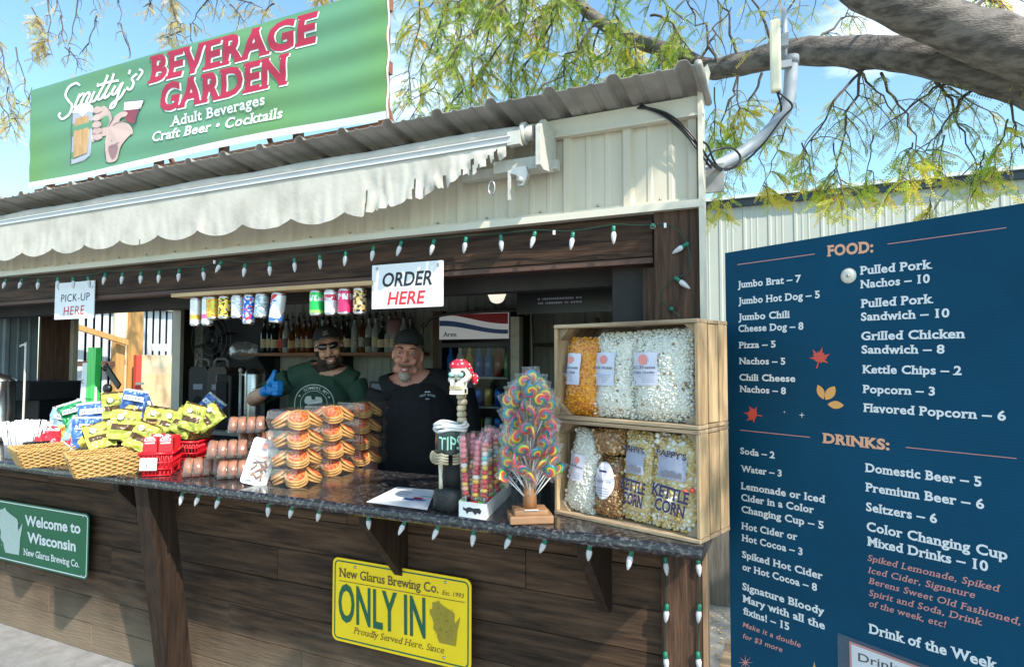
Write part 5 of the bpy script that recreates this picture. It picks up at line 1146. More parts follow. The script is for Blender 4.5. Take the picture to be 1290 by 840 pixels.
# -------------------------------------------- lollipop tree
p = atZ(659, 660, CZ); base = Vector((p.x, p.y + .055, CZ)); fz = math.atan2(-base.x, base.y) + R(8)
HON = mat('honey_wood', (.42, .20, .085), .4, col2=(.22, .095, .04), vs=3, stretch=(12, 12, 1.5), coat=.2, detail=6); HONX = mat('honey_wood_base', (.40, .22, .11), .45, col2=(.20, .10, .05), vs=3, stretch=(1.5, 12, 12), coat=.2, detail=6)
t = thing('lollipop_tree', 'turned wooden lollipop holder on a square base', 'stand', base, fz)
b = MB(); b.bbox((0, 0, .0125), (.142, .108, .025), .004); b.bbox((0, 0, .033), (.112, .084, .018), .005); b.build('base', HONX, t)
b = MB(); b.lathe([(.024, .040), (.0225, .09), (.020, .12), (.013, .17), (.009, .24), (.007, .38), (.004, .40)], 16); b.build('trunk', HON, t)
b = MB(); b.box((-.0, -.040, .0425), (.045, .012, .001)); b.build('label', SIGNW, t)
def swirl_mat(name, cols, off):
    m_ = bpy.data.materials.new(name); m_.use_nodes = True; tt = m_.node_tree; n = tt.nodes; l = tt.links; bs_ = n['Principled BSDF']; bs_.inputs['Roughness'].default_value = .15; bs_.inputs['Coat Weight'].default_value = .5
    tc_ = n.new('ShaderNodeTexCoord'); sx_ = n.new('ShaderNodeSeparateXYZ'); l.new(tc_.outputs['Object'], sx_.inputs[0])
    at = n.new('ShaderNodeMath'); at.operation = 'ARCTAN2'; l.new(sx_.outputs['Z'], at.inputs[0]); l.new(sx_.outputs['X'], at.inputs[1])
    x2 = n.new('ShaderNodeVectorMath'); x2.operation = 'LENGTH'; cmb = n.new('ShaderNodeCombineXYZ'); l.new(sx_.outputs['X'], cmb.inputs[0]); l.new(sx_.outputs['Z'], cmb.inputs[2]); l.new(cmb.outputs[0], x2.inputs[0])
    a1_ = n.new('ShaderNodeMath'); a1_.operation = 'MULTIPLY'; a1_.inputs[1].default_value = 1 / (2 * math.pi); l.new(at.outputs[0], a1_.inputs[0])
    a2_ = n.new('ShaderNodeMath'); a2_.operation = 'MULTIPLY_ADD'; a2_.inputs[1].default_value = 34; l.new(x2.outputs['Value'], a2_.inputs[0]); l.new(a1_.outputs[0], a2_.inputs[2])
    fr_ = n.new('ShaderNodeMath'); fr_.operation = 'FRACT'; l.new(a2_.outputs[0], fr_.inputs[0]); rp_ = n.new('ShaderNodeValToRGB'); rp_.color_ramp.interpolation = 'CONSTANT'; e = rp_.color_ramp.elements
    for i, c_ in enumerate(cols):
        el = e[i] if i < 2 else e.new(i / len(cols)); el.position = i / len(cols); el.color = tuple(c_) + (1,)
    l.new(fr_.outputs[0], rp_.inputs[0]); l.new(rp_.outputs[0], bs_.inputs['Base Color']); return m_
RAIN = [(.70, .015, .02), (.85, .25, .01), (.85, .58, .02), (.01, .36, .05), (.01, .22, .42), (.01, .16, .20), (.62, .08, .22)]
SWM = [swirl_mat('swirl_candy_%s' % 'abc'[i], RAIN[i * 2:] + RAIN[:i * 2], 0) for i in range(3)]
def disc(m_): b = MB(); b.lathe([(.0001, -.0045), (.021, -.0045), (.0250, -.002), (.0250, .002), (.021, .0045), (.0001, .0048)], 20, Matrix.Scale(.92, 4) @ Matrix.Rotation(R(90), 4, 'X')); return b.mesh('candy_disc', m_)
DISC = [disc(m_) for m_ in SWM]
stk = MB(); stk.tube([(0, 0, 0), (0, 0, .105)], .0019, 6); stk = stk.mesh('stick', mat('white_paper_stick', (.80, .80, .80), .5))
wr = MB()
def wrf(u, v):
    x = (u - .5) * .060; z = (v - .5) * .064; d = math.hypot(x, z); return Vector((x, (-.0065 if d < .024 else -.0065 + .35 * (d - .024)) + .0035 * noise.noise(Vector((x * 130, z * 130, 3))), z))
wr.grid(10, 10, wrf); wr.grid(10, 10, lambda u, v: wrf(u, v) * -1 if 0 else Vector((wrf(u, v).x, -wrf(u, v).y, wrf(u, v).z)))
wr.tube([(0, 0, -.024), (0, 0, -.036), (0, 0, -.046)], [.009, .0035, .008], 7, caps=False); wrm = wr.mesh('wrapper', CELLO)
rs = random.Random(12); n_l = 0
rings = [(.070, 7, 44), (.095, 8, 40), (.120, 8, 36), (.150, 8, 33), (.180, 8, 32), (.212, 8, 31), (.245, 8, 30), (.278, 8, 27), (.305, 8, 21), (.325, 6, 14), (.345, 1, 3)]
sides = ('front', 'front right', 'right', 'back right', 'back', 'back left', 'left', 'front left')
for ri, (z, cnt, ang) in enumerate(rings):
    ang *= .88
    for k in range(cnt):
        a = 2 * math.pi * (k + .5 * (ri % 2)) / cnt + rs.uniform(-.12, .12); el = R(ang + rs.uniform(-7, 7)); d = Vector((math.cos(a) * math.sin(el), math.sin(a) * math.sin(el), math.cos(el)))
        Ls = .118 - .02 * (k % 3) * .5; start = Vector((math.cos(a) * .010, math.sin(a) * .010, z))
        wp = base + Matrix.Rotation(fz, 3, 'Z') @ start; wd_ = Matrix.Rotation(fz, 3, 'Z') @ d
        sec = int(((a + math.pi / 2) % (2 * math.pi)) / (2 * math.pi) * 8 + .5) % 8
        q = thing('swirl_lollipop', 'swirl lollipop on the %s of the wooden holder, %s tier from the bottom' % (sides[k % 8], ('first', 'second', 'third', 'fourth', 'fifth', 'sixth', 'seventh', 'eighth', 'ninth', 'tenth', 'topmost')[ri]), 'lollipop', wp, 0, 'rainbow swirl lollipops')
        # long axis along the stick, face turned roughly towards the outside
        zc = wd_.normalized(); yc_ = Vector((-wp.x, -wp.y, 0)).normalized() * -1 + Vector((rs.uniform(-1.1, 1.1), rs.uniform(-1.1, 1.1), rs.uniform(-.3, .4))); yc_ = (yc_ - zc * yc_.dot(zc)).normalized(); xc = yc_.cross(zc)
        q.rotation_euler = Matrix((xc, yc_, zc)).transposed().to_euler()
        link_mesh('stick', stk, q); ds = link_mesh('candy_disc', DISC[rs.randint(0, 2)], q, loc=(0, 0, Ls + .012), rot=(0, R(rs.uniform(0, 360)), 0)); link_mesh('wrapper', wrm, q, loc=(0, 0, Ls + .012)); n_l += 1

p = atZ(628, 612, CZ); t = thing('speckled_box', 'black and white speckled box behind the lollipop holder', 'box', (p.x + .05, p.y + .10, CZ), R(-4)); b = MB(); b.bbox((0, 0, .05), (.26, .10, .10), .004); b.build('carton', mat('speckled_black', (.65, .65, .65), .5, col2=(.01, .01, .01), vs=160, contrast=(.52, .6)), t)
# ------------------------------------------------------------------ inside the stall
def bottle_mesh(kind, glass, liquid, labelm):
    r, h = {'a': (.038, .30), 'b': (.034, .31), 'c': (.042, .27), 'd': (.036, .32)}[kind]; sh = {'a': .60, 'b': .66, 'c': .55, 'd': .62}[kind]
    b = MB(); b.lathe([(r * .9, 0), (r, .006), (r, h * sh), (r * .8, h * (sh + .06)), (.014, h * (sh + .16)), (.0135, h * .93), (.016, h * .94), (.016, h * .955)], 14)
    b.mat(1); b.lathe([(r + .0008, h * .16), (r + .0008, h * .42)], 14, caps=False); b.mat(2); b.lathe([(.0155, h * .955), (.0155, h), (.0001, h)], 10, caps=False)
    b.tube([(0, 0, h), (.004, 0, h + .02), (.018, 0, h + .045)], .004, 6); b.v = [(x * .84, y * .84, z * .86) for x, y, z in b.v]; return b.mesh('bottle', [glass, labelm, liquid])
GLA = mat('amber_bottle_glass', (.10, .035, .010), .08, spec=.8); GLD = mat('dark_bottle_glass', (.012, .018, .012), .08, spec=.8); GLC = mat('clear_spirit_glass', (.30, .33, .33), .08, spec=.9); 
LBC = [mat('label_cream', (.50, .42, .26), .6, var=.2, vs=60), mat('label_white', (.60, .57, .50), .6, col2=(.08, .08, .08), vs=70), mat('label_red', (.55, .04, .04), .6), mat('label_black', (.03, .03, .03), .5), mat('label_gold', (.55, .36, .10), .5, col2=(.2, .1, .05), vs=70)]
sh1 = thing('bottle_shelf', 'long brown wall shelf carrying the row of liquor bottles', 'shelf', (-3.35, 3.9, 1.645))
SHELFZ = 1.655; b = MB(); b.box((-3.42, 3.90, SHELFZ - .012), (1.75, .22, .024)); part(b, 'board', FR, sh1)
for x in (-4.15, -3.30, -2.72): b = MB(); b.prism([(0, 0), (.18, 0), (.18, -.02), (.02, -.18), (0, -.18)], .02, O=(x, 4.03, SHELFZ - .025), U=(0, -1, 0), Nn=(1, 0, 0)); part(b, 'bracket', BLACKM, sh1)
rs = random.Random(21); cols_n = ('cream', 'patterned', 'red', 'black', 'gold'); gn = ('amber', 'dark green', 'clear'); bcache = {}
ORD = ('first', 'second', 'third', 'fourth', 'fifth', 'sixth', 'seventh', 'eighth', 'ninth', 'tenth', 'eleventh', 'twelfth', 'thirteenth', 'fourteenth', 'fifteenth', 'sixteenth', 'seventeenth', 'eighteenth', 'nineteenth', 'twentieth', '21st', '22nd', '23rd', '24th')
for row_, (ry, bx, bz) in enumerate(((3.84, -4.06, 0), (3.93, -4.02, .03))):
    kk = 0
    while bx < -2.66 and kk < 24:
        gi = rs.choice((0, 0, 1, 2, 2)) if kk > 2 else 1; li = rs.choice((0, 0, 1, 1, 3, 4, 2)) if kk != 3 else 2; kd = rs.choice('abcd'); key = (kd, gi, li)
        if key not in bcache: bcache[key] = bottle_mesh(kd, (GLA, GLD, GLC)[gi], BLACK, LBC[li])
        t = link_mesh('liquor_bottle', bcache[key]); t.location = (bx, ry + rs.uniform(-.008, .008), SHELFZ + .001 + bz); t.rotation_euler = (0, 0, rs.uniform(0, 6))
        kk += 1; prop(t, '%s bottle with %s label, %s in the %s row of the wall shelf' % (gn[gi], cols_n[li], ORD[kk - 1], ('front', 'back')[row_]), 'bottle', 'liquor bottles on the wall shelf'); bx += rs.uniform(.058, .070)
b = MB(); b.box((-3.38, 3.945, SHELFZ + .0148), (1.6, .085, .029)); part(b, 'step', BLACKM, sh1)
# bag of plastic at the left end of the shelf
b = MB(); b.ell((0, 0, .085), (.15, .09, .085), 24, 16)
b.v = [tuple(Vector(p) * (1 + .16 * noise.noise(Vector(p) * 16))) for p in b.v]; t = link_mesh('plastic_bag', b.mesh('plastic_bag', film('dim_plastic_bag', gloss=.12, haze=.12, bump=.8, bs=20)), loc=(-4.32, 3.86, SHELFZ - .07)); prop(t, 'crumpled clear plastic bag hung left of the liquor bottles', 'plastic bag')
# shelf of hanging cans under the header beam
cs_ = thing('can_display_board', 'long raw pine board under the header with sample cans fixed beneath it', 'board', (-2.33, 2.21, 1.93))
xa, xb = atY(222, 369, 2.20).x, atY(470, 353, 2.20).x + .02
b = MB(); b.bbox(((xa + xb) / 2, 2.215, 1.933), (xb - xa, .09, .019), .002); part(b, 'board', PINE, cs_)
ALU = mat('can_aluminium', (.60, .60, .62), .25, metal=.9)
def can_thing(px, w_, h_, cols, label, tilt, pat, i):
    p = atY(px, 378, 2.205); t = thing('drinks_can', label, 'can', (p.x, 2.205, 1.922), 0, 'sample cans fixed under the pine board'); r = w_ / 2
    ms = [ALU] + [mat('can_print_%d_%d' % (i, k), c, .28, metal=.25) for k, c in enumerate(cols)]
    b = MB(); b.lathe([(r * .78, 0), (r * .80, -.004), (r * .86, -.006), (r, -.016)], 20, caps=True); b.build('can_end', ms[0], t); b = MB(); b.lathe([(r, -h_ + .012), (r * .84, -h_ + .002), (r * .78, -h_), (r * .7, -h_ + .004)], 20); b.build('can_end', ms[0], t)
    b = MB(); n, m_ = 60, 32
    vs = [(r * math.cos(2 * math.pi * j / n), r * math.sin(2 * math.pi * j / n), -.016 - (h_ - .028) * k / m_) for k in range(m_ + 1) for j in range(n)]; b.add(vs, [(k * n + j, k * n + (j + 1) % n, (k + 1) * n + (j + 1) % n, (k + 1) * n + j) for k in range(m_) for j in range(n)], smooth=True)
    def pick(j, k):
        a = j / n; v = k / m_
        if pat == 'band': return 1 if v < .62 else (2 if v < .80 else 3)
        if pat == 'diag': return 2 if (a * 1.6 + v * .75) % 1 < .20 and v < .7 else (3 if (a * 1.6 + v * .75) % 1 < .34 and v > .2 and noise.noise(Vector((a * 30, v * 16, i))) > -.1 or v > .88 else 1)
        if pat == 'blob': return 2 if noise.noise(Vector((a * 13, v * 9, i))) > .12 else (3 if noise.noise(Vector((a * 13 + 5, v * 9, i))) > .2 else 1)
        if pat == 'wide': return 2 if .12 < v < .40 and noise.noise(Vector((a * 22, v * 4, i))) > -.12 else (1 if v < .84 else 3)
    b.m = [pick(j, k) - 1 for k in range(m_) for j in range(n)]; b.build('printed_side', ms[1:], t, fix=False)
    t.rotation_euler = (R(tilt[0]), R(tilt[1]), R(-60 + 13 * i)); return t
W_ = (.75, .75, .74)
for i, a in enumerate(((247, .055, .150, [W_, (.75, .45, .08), W_], 'tall slim white can with an orange band, far left of the hanging cans', (0, 1), 'band'),
                       (262, .055, .150, [W_, (.75, .12, .35), W_], 'tall slim white can with a pink band, second hanging can', (0, -2), 'band'),
                       (268, .064, .120, [(.80, .42, .05), (.55, .62, .10), (.70, .12, .05)], 'orange and lime can between the white and black-yellow cans', (2, 0), 'blob'),
                       (284, .064, .120, [(.85, .62, .05), (.02, .02, .02), (.80, .55, .45)], 'yellow can with black shapes, fourth hanging can', (0, 2), 'blob'),
                       (300, .064, .120, [W_, (.50, .52, .52), W_], 'plain white can with small grey print, fifth hanging can', (0, -1), 'blob'),
                       (315, .058, .150, [(.02, .12, .62), (.70, .72, .78), (.70, .04, .05)], 'tall royal blue can with silver lettering shapes', (0, 3), 'blob'),
                       (331, .064, .122, [(.30, .42, .50), (.65, .70, .72), (.20, .30, .38)], 'blue grey can right of the tall royal blue one', (0, 5), 'blob'),
                       (352, .068, .150, [(.72, .74, .78), (.62, .03, .03), (.05, .18, .55)], 'large white can with red and blue diagonal stripes', (0, 6), 'diag'),
                       (399, .064, .122, [(.02, .50, .10), W_, (.35, .62, .15)], 'bright green can after the gap in the hanging row', (0, 0), 'wide'),
                       (417, .064, .122, [(.70, .70, .72), (.66, .04, .10), W_], 'silver can with red script, second after the gap', (0, -2), 'wide'),
                       (435, .064, .122, [(.66, .03, .14), W_, (.66, .03, .14)], 'crimson can with white script, third after the gap', (0, 1), 'wide'),
                       (453, .060, .122, [(.62, .40, .14), (.03, .03, .03), (.75, .70, .55)], 'gold can with a black figure, nearest the order sign', (0, -1), 'blob'))): can_thing(*a, i)
mb = MB(); mb.box((-4.55, 4.03, 1.55), (.95, .012, 1.1)); part(mb, 'wall_darkening_sheet', BLACKM)  # black sheet added to darken the back wall left of the bottles
# fridge; faint emission added to the header panel to brighten it
fx0, fx1 = atY(553, 400, 3.72).x, atY(643, 400, 3.72).x
t = thing('drinks_fridge', 'tall black glass door drinks fridge with a red, white and blue wave header', 'fridge', ((fx0 + fx1) / 2, 3.88, .02)); FW = fx1 - fx0
b = MB()
for x in (-FW / 2 + .012, FW / 2 - .012): b.box((x, 0, .95), (.024, .32, 1.9))
b.box((0, .15, .95), (FW - .05, .02, 1.9)); b.box((0, 0, .06), (FW - .05, .32, .12)); b.box((0, 0, 1.895), (FW - .05, .32, .01)); b.box((0, -.15, 1.68), (FW - .05, .02, .03)); b.build('cabinet', BLACK, t)
zf = lambda py: atY(598, py, 3.72).z - .02; hz0, hz1 = zf(427), zf(395)
FWH = mat('fridge_header_white', (.62, .64, .66), .3, emit=.12); FRD = mat('fridge_header_red', (.50, .02, .03), .3); FBL = mat('fridge_header_blue', (.02, .09, .34), .3)
b = MB(); b.box((0, -.165, (hz0 + hz1) / 2), (FW - .02, .012, hz1 - hz0)); b.build('header', FWH, t)
b = MB(); hw_ = FW / 2 - .012; hh = hz1 - hz0; y = -.1722
def wavez(u, o): return hz0 + hh * (o + .18 * math.cos(u * math.pi))
for mi, f0, f1 in ((0, lambda u: hz0 + hh * min(.99, .60 + .22 * math.cos(u * math.pi * .95 + .1) + .18), lambda u: hz1 - .003), (1, lambda u: hz0 + hh * (.18 + .36 * math.cos(u * math.pi * .5) ** 2), lambda u: hz0 + hh * (.34 + .42 * math.cos(u * math.pi * .5) ** 2))):
    n = 20; b.mat(mi); b.add([(-hw_ + 2 * hw_ * i / n, y, max(hz0 + .002, f0(i / n))) for i in range(n + 1)] + [(-hw_ + 2 * hw_ * i / n, y, min(hz1 - .002, f1(i / n))) for i in range(n + 1)], [(i, i + 1, n + 2 + i, n + 1 + i) for i in range(n)])
local_text(b, "Arex", (-hw_ + .03, y - .0005, hz0 + .02), .11, .030, 2, slab=True, bold=.03); b.build('header_print', [FRD, FBL, BLKPRINT], t, fix=False)
SHZ = [zf(480), zf(499), zf(545)]; SHZ = [1.456, 1.257, 1.06, .84, .60]
for z in SHZ: b = MB(); b.box((0, .0, z), (FW - .06, .26, .012)); b.build('wire_shelf', mat('shelf_white_edge', (.55, .57, .58), .4) if z == SHZ[0] else bpy.data.materials['shelf_white_edge'], t)
gd = MB(); gd.box((0, -.163, .90), (FW - .06, .004, 1.52)); gd.build('glass_door', film('fridge_glass', tint=(.92, .95, .95), gloss=.004, rough=.03, edge=.12), t)
rs = random.Random(8); canm = {}
CC = [((.16, .42, .18), 'green'), ((.04, .18, .62), 'blue'), ((.75, .75, .75), 'silver'), ((.70, .48, .12), 'amber'), ((.55, .68, .50), 'pale green'), ((.30, .04, .04), 'red')]
for k, (c_, n_) in enumerate(CC): b = MB(); b.lathe([(.024, 0), (.030, .006), (.030, .108), (.024, .12), (.0001, .121)], 12); canm['c%d' % k] = b.mesh('can', mat('stock_can_' + n_.replace(' ', '_'), c_, .25, metal=.4)); b = MB(); b.lathe([(.027, 0), (.030, .004), (.030, .12), (.012, .17), (.012, .20), (.0001, .201)], 12); canm['b%d' % k] = b.mesh('bottle', mat('stock_bottle_' + n_.replace(' ', '_'), tuple(x * .8 for x in c_), .1))
for si, z in enumerate(SHZ):
    for k in range(7):
        ci = rs.randint(0, 5) if si != 1 else rs.choice((1, 1, 2, 3)); kd = 'b' if si == 0 or (si == 1 and k < 3) else 'c'
        o = link_mesh('drinks_bottle' if kd == 'b' else 'drinks_can', canm['%s%d' % (kd, ci)], None, loc=((fx0 + fx1) / 2 - FW / 2 + .05 + k * (FW - .1) / 6, 3.80, .02 + z + .0065))
        prop(o, '%s %s on the %s fridge shelf, %s from the left' % (CC[ci][1], 'bottle' if kd == 'b' else 'can', ('top', 'second', 'third', 'fourth', 'bottom')[si], ('first', 'second', 'third', 'fourth', 'fifth', 'sixth', 'seventh')[k]), 'bottle' if kd == 'b' else 'can', 'stock inside the fridge')
# white post, conduit, lamp, boards beside the fridge
p = atY(651, 420, 3.70); b = MB(); b.box((0, 0, .93), (.062, .06, 1.86)); t = link_mesh('white_post', b.mesh('white_post', mat('dirty_white_paint', (.55, .52, .42), .6, var=.25, vs=8)), loc=(p.x, 3.70, .021)); prop(t, 'narrow off white post right of the fridge', 'post')
t = thing('wall_conduit', 'bent grey metal conduit arching over the fridge', 'conduit', (fx0 - .05, 3.66, .02)); P_ = [atY(*q, 3.68) for q in ((530, 560), (531, 440), (536, 410), (552, 398), (600, 393), (650, 391), (664, 397), (670, 415), (671, 520))]; P_[0].z = .02; P_[-1].z = .02
b = MB(); b.tube([tuple(q) for q in smooth_open([tuple(q) for q in P_], 5)], .011, 7); part(b, 'tube', mat('dull_conduit', (.12, .11, .10), .4, metal=.7), t)
p = atY(521, 420, 3.80); b = MB(); b.box((0, 0, .98), (.09, .04, 1.9)); b.box((.04, -.03, .98), (.012, .02, 1.9)); o = link_mesh('brown_upright', b.mesh('brown_upright', BRN), loc=(fx0 - .08, 3.86, .021)); prop(o, 'brown timber upright left of the fridge', 'post')
b = MB(); p = atY(626, 376, 3.0); b.ell((0, 0, 0), (.043, .043, .036), 18, 12); b.lathe([(.045, .0), (.05, .012), (.05, .03)], 18); o = link_mesh('ceiling_lamp', b.mesh('ceiling_lamp', mat('lamp_glass', (.75, .70, .58), .3, emit=.55)), loc=(p.x, 3.0, p.z)); o.location.z = 2.095; o.location = atY(626, 374, 3.0); prop(o, 'small round frosted lamp glowing under the ceiling above the fridge', 'lamp')
b = MB(); b.tube([(0, 0, .03), (0, 0, 2.12 - o.location.z)], .01, 6); link_mesh('lamp_stem', b.mesh('lamp_stem', BLACKM), o)
# dark letter board hung inside
c0 = atY(652, 368, 2.75); c1_ = atY(775, 388, 2.75); t = thing('letter_board', 'black hanging board with two rows of small white lettering at the back right', 'board', ((c0.x + c1_.x) / 2, 2.75, c1_.z))
b = MB(); b.box((0, 0, (c0.z - c1_.z) / 2), (c1_.x - c0.x, .02, c0.z - c1_.z + .03)); b.build('panel', BLACK, t); wB = c1_.x - c0.x
for x in (-wB * .4, wB * .4): b = MB(); b.tube([(x, 0, .09), (x, 0, 2.12 - c1_.z)], .004, 5); b.build('hanger', BLACKM, t)
b = MB(); rs = random.Random(3)
for r_ in range(2):
    x = -wB * .27
    while x < wB * .18: w2 = rs.uniform(.004, .011); z = .030 + .020 * r_; b.add([(x, -.0112, z), (x + w2, -.0112, z), (x + w2, -.0112, z + .009), (x, -.0112, z + .009)], [(0, 1, 2, 3)]); x += w2 + (.003 if rs.random() > .15 else .012)
prop(b.build('small_lettering', LGY, t, fix=False), kind='stuff')
# stacked cups and small boxes on a shelf at the back right
t = thing('wall_ledge', 'narrow ledge with cups at the back right above the crates', 'shelf', (-1.15, 3.9, 1.7)); b = MB(); b.box((0, 0, 0), (.9, .2, .02)); b.build('board', DARKINT, t)
for i, (x, h, r, c_) in enumerate(((-.22, .12, .05, (.35, .18, .14)), (-.05, .16, .035, (.30, .27, .22)), (.12, .10, .05, (.25, .22, .2)))):
    b = MB(); b.lathe([(r * .8, 0), (r, h), (r * .9, h)], 14); o = link_mesh('stack_of_cups', b.mesh('stack_of_cups', mat('cup_tone_%d' % i, c_, .6, var=.1)), loc=(-1.15 + x, 3.88, 1.711)); prop(o, ('wide reddish tub on the back right ledge', 'tall cream cup stack on the back right ledge', 'squat grey tub at the right of the back ledge')[i], 'cups')
p = atY(698, 428, 3.7); t = thing('wall_lantern', 'small framed lantern box hung on the pale wall left of the crates', 'lantern', (p.x, 3.98, p.z - .07)); b = MB(); b.box((0, 0, .0), (.10, .06, .012)); b.box((0, 0, .15), (.12, .07, .012))
for x in (-.045, .045): b.box((x, 0, .075), (.01, .05, .14))
b.build('frame', BLACKM, t); b = MB(); b.box((0, 0, .075), (.07, .04, .13)); b.build('pane', mat('lantern_glass', (.42, .38, .26), .3), t)
# back counter with drink dispensers and urns
t = thing('back_counter', 'dark back counter along the rear wall under the bottles', 'counter', (-3.6, 3.72, .02)); b = MB(); b.box((0, .05, .50), (2.3, .50, .98)); b.build('cabinet', DARKINT, t); b = MB(); b.box((0, .03, 1.005), (2.34, .56, .03)); b.build('worktop', mat('cream_worktop', (.42, .40, .34), .4), t)
BZ = 1.041
def carrier(px, w_, label, col):
    p = atY(px, 500, 3.62); t = thing('drink_carrier', label, 'drink dispenser', (p.x, 3.62, BZ), R(18), 'insulated drink carriers'); H_ = .50; b = MB()
    b.prism([(-w_ / 2, 0), (w_ / 2, 0), (w_ / 2, H_ - .03), (w_ / 2 - .02, H_), (-w_ / 2 + .02, H_), (-w_ / 2, H_ - .03)], .30, O=(0, .28, 0)); b.build('body', mat('carrier_' + label.split()[0], col, .5, var=.1, vs=6), t)
    b = MB(); b.tube([(-w_ * .36, .04, H_ - .01), (-w_ * .34, .04, H_ + .045), (-w_ * .22, .04, H_ + .065), (w_ * .22, .04, H_ + .065), (w_ * .34, .04, H_ + .045), (w_ * .36, .04, H_ - .01)], .012, 7); b.build('handle', mat('grey_handle', (.20, .20, .20), .5) if 'grey_handle' not in bpy.data.materials else bpy.data.materials['grey_handle'], t)
    b = MB(); b.prism([(w_ * .28 * math.cos(a), .17 + .09 * math.sin(a)) for a in [math.pi * i / 10 for i in range(11)]] + [(-w_ * .28, .03), (w_ * .28, .03)], .004, O=(0, -.0225, 0)); b.build('spigot_recess', BLACKM, t)
    b = MB(); b.tube([(0, -.027, .16), (0, -.06, .16), (0, -.065, .12)], .012, 7); b.build('spigot', BLACK, t); b = MB(); b.box((0, -.022, .335), (w_ * .5, .003, .045)); b.build('label', LGY, t)
carrier(251, .165, 'charcoal insulated drink carrier at the left of the pair', (.045, .045, .05)); carrier(274.5, .165, 'brownish insulated drink carrier at the right of the pair', (.085, .065, .06))
p = atY(318, 500, 3.60); t = thing('coffee_urn', 'tall stainless coffee urn on the back counter behind the thumbs-up glove', 'urn', (p.x, 3.62, BZ)); b = MB(); b.lathe([(.075, 0), (.078, .03), (.078, .44), (.07, .47), (.03, .49), (.0001, .495)], 24); b.build('body', STEEL, t); b = MB(); b.tube([(-.10, -.05, .02), (-.10, -.05, .46)], .011, 8); b.tube([(-.10, -.05, .44), (-.06, -.03, .44)], .008, 6); b.ell((-.10, -.05, .475), (.018, .018, .018), 10, 8); b.build('sight_tube', mat('white_plastic_tube', (.7, .7, .68), .3), t); b = MB(); b.tube([(0, -.07, .08), (0, -.12, .08), (0, -.13, .05)], .012, 7); b.build('tap', BLACK, t)
t = thing('black_machine', 'tall black drink machine between the carriers and the urn', 'machine', (atY(297, 500, 3.66).x, 3.68, BZ)); b = MB(); b.bbox((0, 0, .22), (.17, .30, .44), .015); b.build('housing', BLACK, t); b = MB(); b.bbox((0, -.155, .30), (.12, .02, .16), .005); b.build('front_panel', BLACKM, t)
# round dark fan hanging on the back wall above the carriers
p = atY(262, 428, 3.9); t = thing('wall_fan', 'large round black wall fan above the drink carriers', 'fan', (p.x, 3.97, p.z)); b = MB()
for r_ in (.08, .14, .20, .25): b.tube([(r_ * math.cos(a), -.04 + .03 * r_ * 4 * 0, r_ * math.sin(a)) for a in [2 * math.pi * i / 36 for i in range(37)]], .0035, 5, caps=False)
for k in range(24): a = 2 * math.pi * k / 24; b.tube([(.03 * math.cos(a), -.045, .03 * math.sin(a)), (.25 * math.cos(a), -.038, .25 * math.sin(a))], .002, 4)
b.build('grille', mat('dark_grille', (.05, .05, .055), .4), t, fix=False); b = MB()
for k in range(4): a = 2 * math.pi * k / 4 + .3; b.tube([(.03 * math.cos(a), -.015, .03 * math.sin(a)), (.21 * math.cos(a), -.005, .21 * math.sin(a))], [.02, .06], 8, flat=.12)
b.lathe([(.03, 0), (.05, .05), (.0001, .06)], 14, Matrix.Translation((0, .03, 0)) @ Matrix.Rotation(R(90), 4, 'X')); b.build('blades', BLACK, t)
p = atY(497, 405, 3.9); b = MB(); b.lathe([(.06, 0), (.07, .01), (.07, .17), (.06, .18), (.0001, .185)], 18); o = link_mesh('plastic_tub', b.mesh('plastic_tub', mat('pinkish_tub', (.26, .15, .15), .5)), loc=(p.x + .03, 3.88, 1.72)); prop(o, 'dim pinkish plastic tub above the head of the man in black', 'tub')
b = MB(); b.box((0, 0, 0), (.26, .2, .02)); o = link_mesh('tub_shelf', b.mesh('tub_shelf', DARKINT), loc=(p.x + .03, 3.93, 1.708)); prop(o, 'small dark shelf under the pinkish tub', 'shelf')
p = atY(470, 497, 3.9); t = thing('small_picture_frame', 'small dark framed card low on the back wall between the two men', 'frame', (p.x - .02, 4.03, 1.36)); b = MB(); b.box((0, 0, 0), (.22, .015, .14)); b.build('frame', BLACK, t); b = MB(); b.box((0, -.009, 0), (.18, .003, .10)); b.build('card', LGY, t)
# left end: steel urn, black machine, tap and cables
p = atX(2, 455, -4.75); t = thing('steel_urn', 'stainless steel urn at the far left edge inside the stall', 'urn', (-4.62, 2.52, CZ)); t.location = (-4.72, atX(0, 460, -4.72).y, CZ)
b = MB(); b.lathe([(.10, 0), (.10, .05), (.085, .06), (.085, .38), (.09, .385), (.09, .40), (.03, .43), (.0001, .435)], 24); b.build('body', STEEL, t); b = MB(); b.lathe([(.091, .386), (.06, .425), (.02, .435), (.0001, .45)], 20); b.build('lid', BLACK, t)
q = atX(40, 470, -4.98); t = thing('black_dispenser', 'black drink machine against the end wall left of the window', 'machine', (-4.98, 2.66, CZ - .25)); b = MB(); b.bbox((0, .02, .30), (.30, .24, .60), .01); b.build('housing', BLACK, t); b = MB(); b.bbox((.02, .02, .56), (.32, .40, .13), .01); b.build('head', BLACKM, t)
b = MB(); b.box((0, .02, -.41), (.34, .28, .80)); b.build('cabinet', DARKINT, t)
q = atY(32, 440, 2.34); t = thing('gooseneck_tap', 'white gooseneck tap pipe at the far left', 'tap', (q.x, 2.34, CZ)); hh = q.z - CZ + .03; b = MB(); b.tube(smooth_open([(.0, 0, 0), (.003, 0, hh - .04), (-.005, 0, hh - .005), (-.03, 0, hh), (-.06, 0, hh - .01)], 5), .0065, 8); b.build('pipe', mat('white_pipe', (.65, .63, .56), .4), t); b = MB(); b.lathe([(.025, -.001), (.025, .01), (.012, .02)], 12); b.build('collar', STEEL, t)
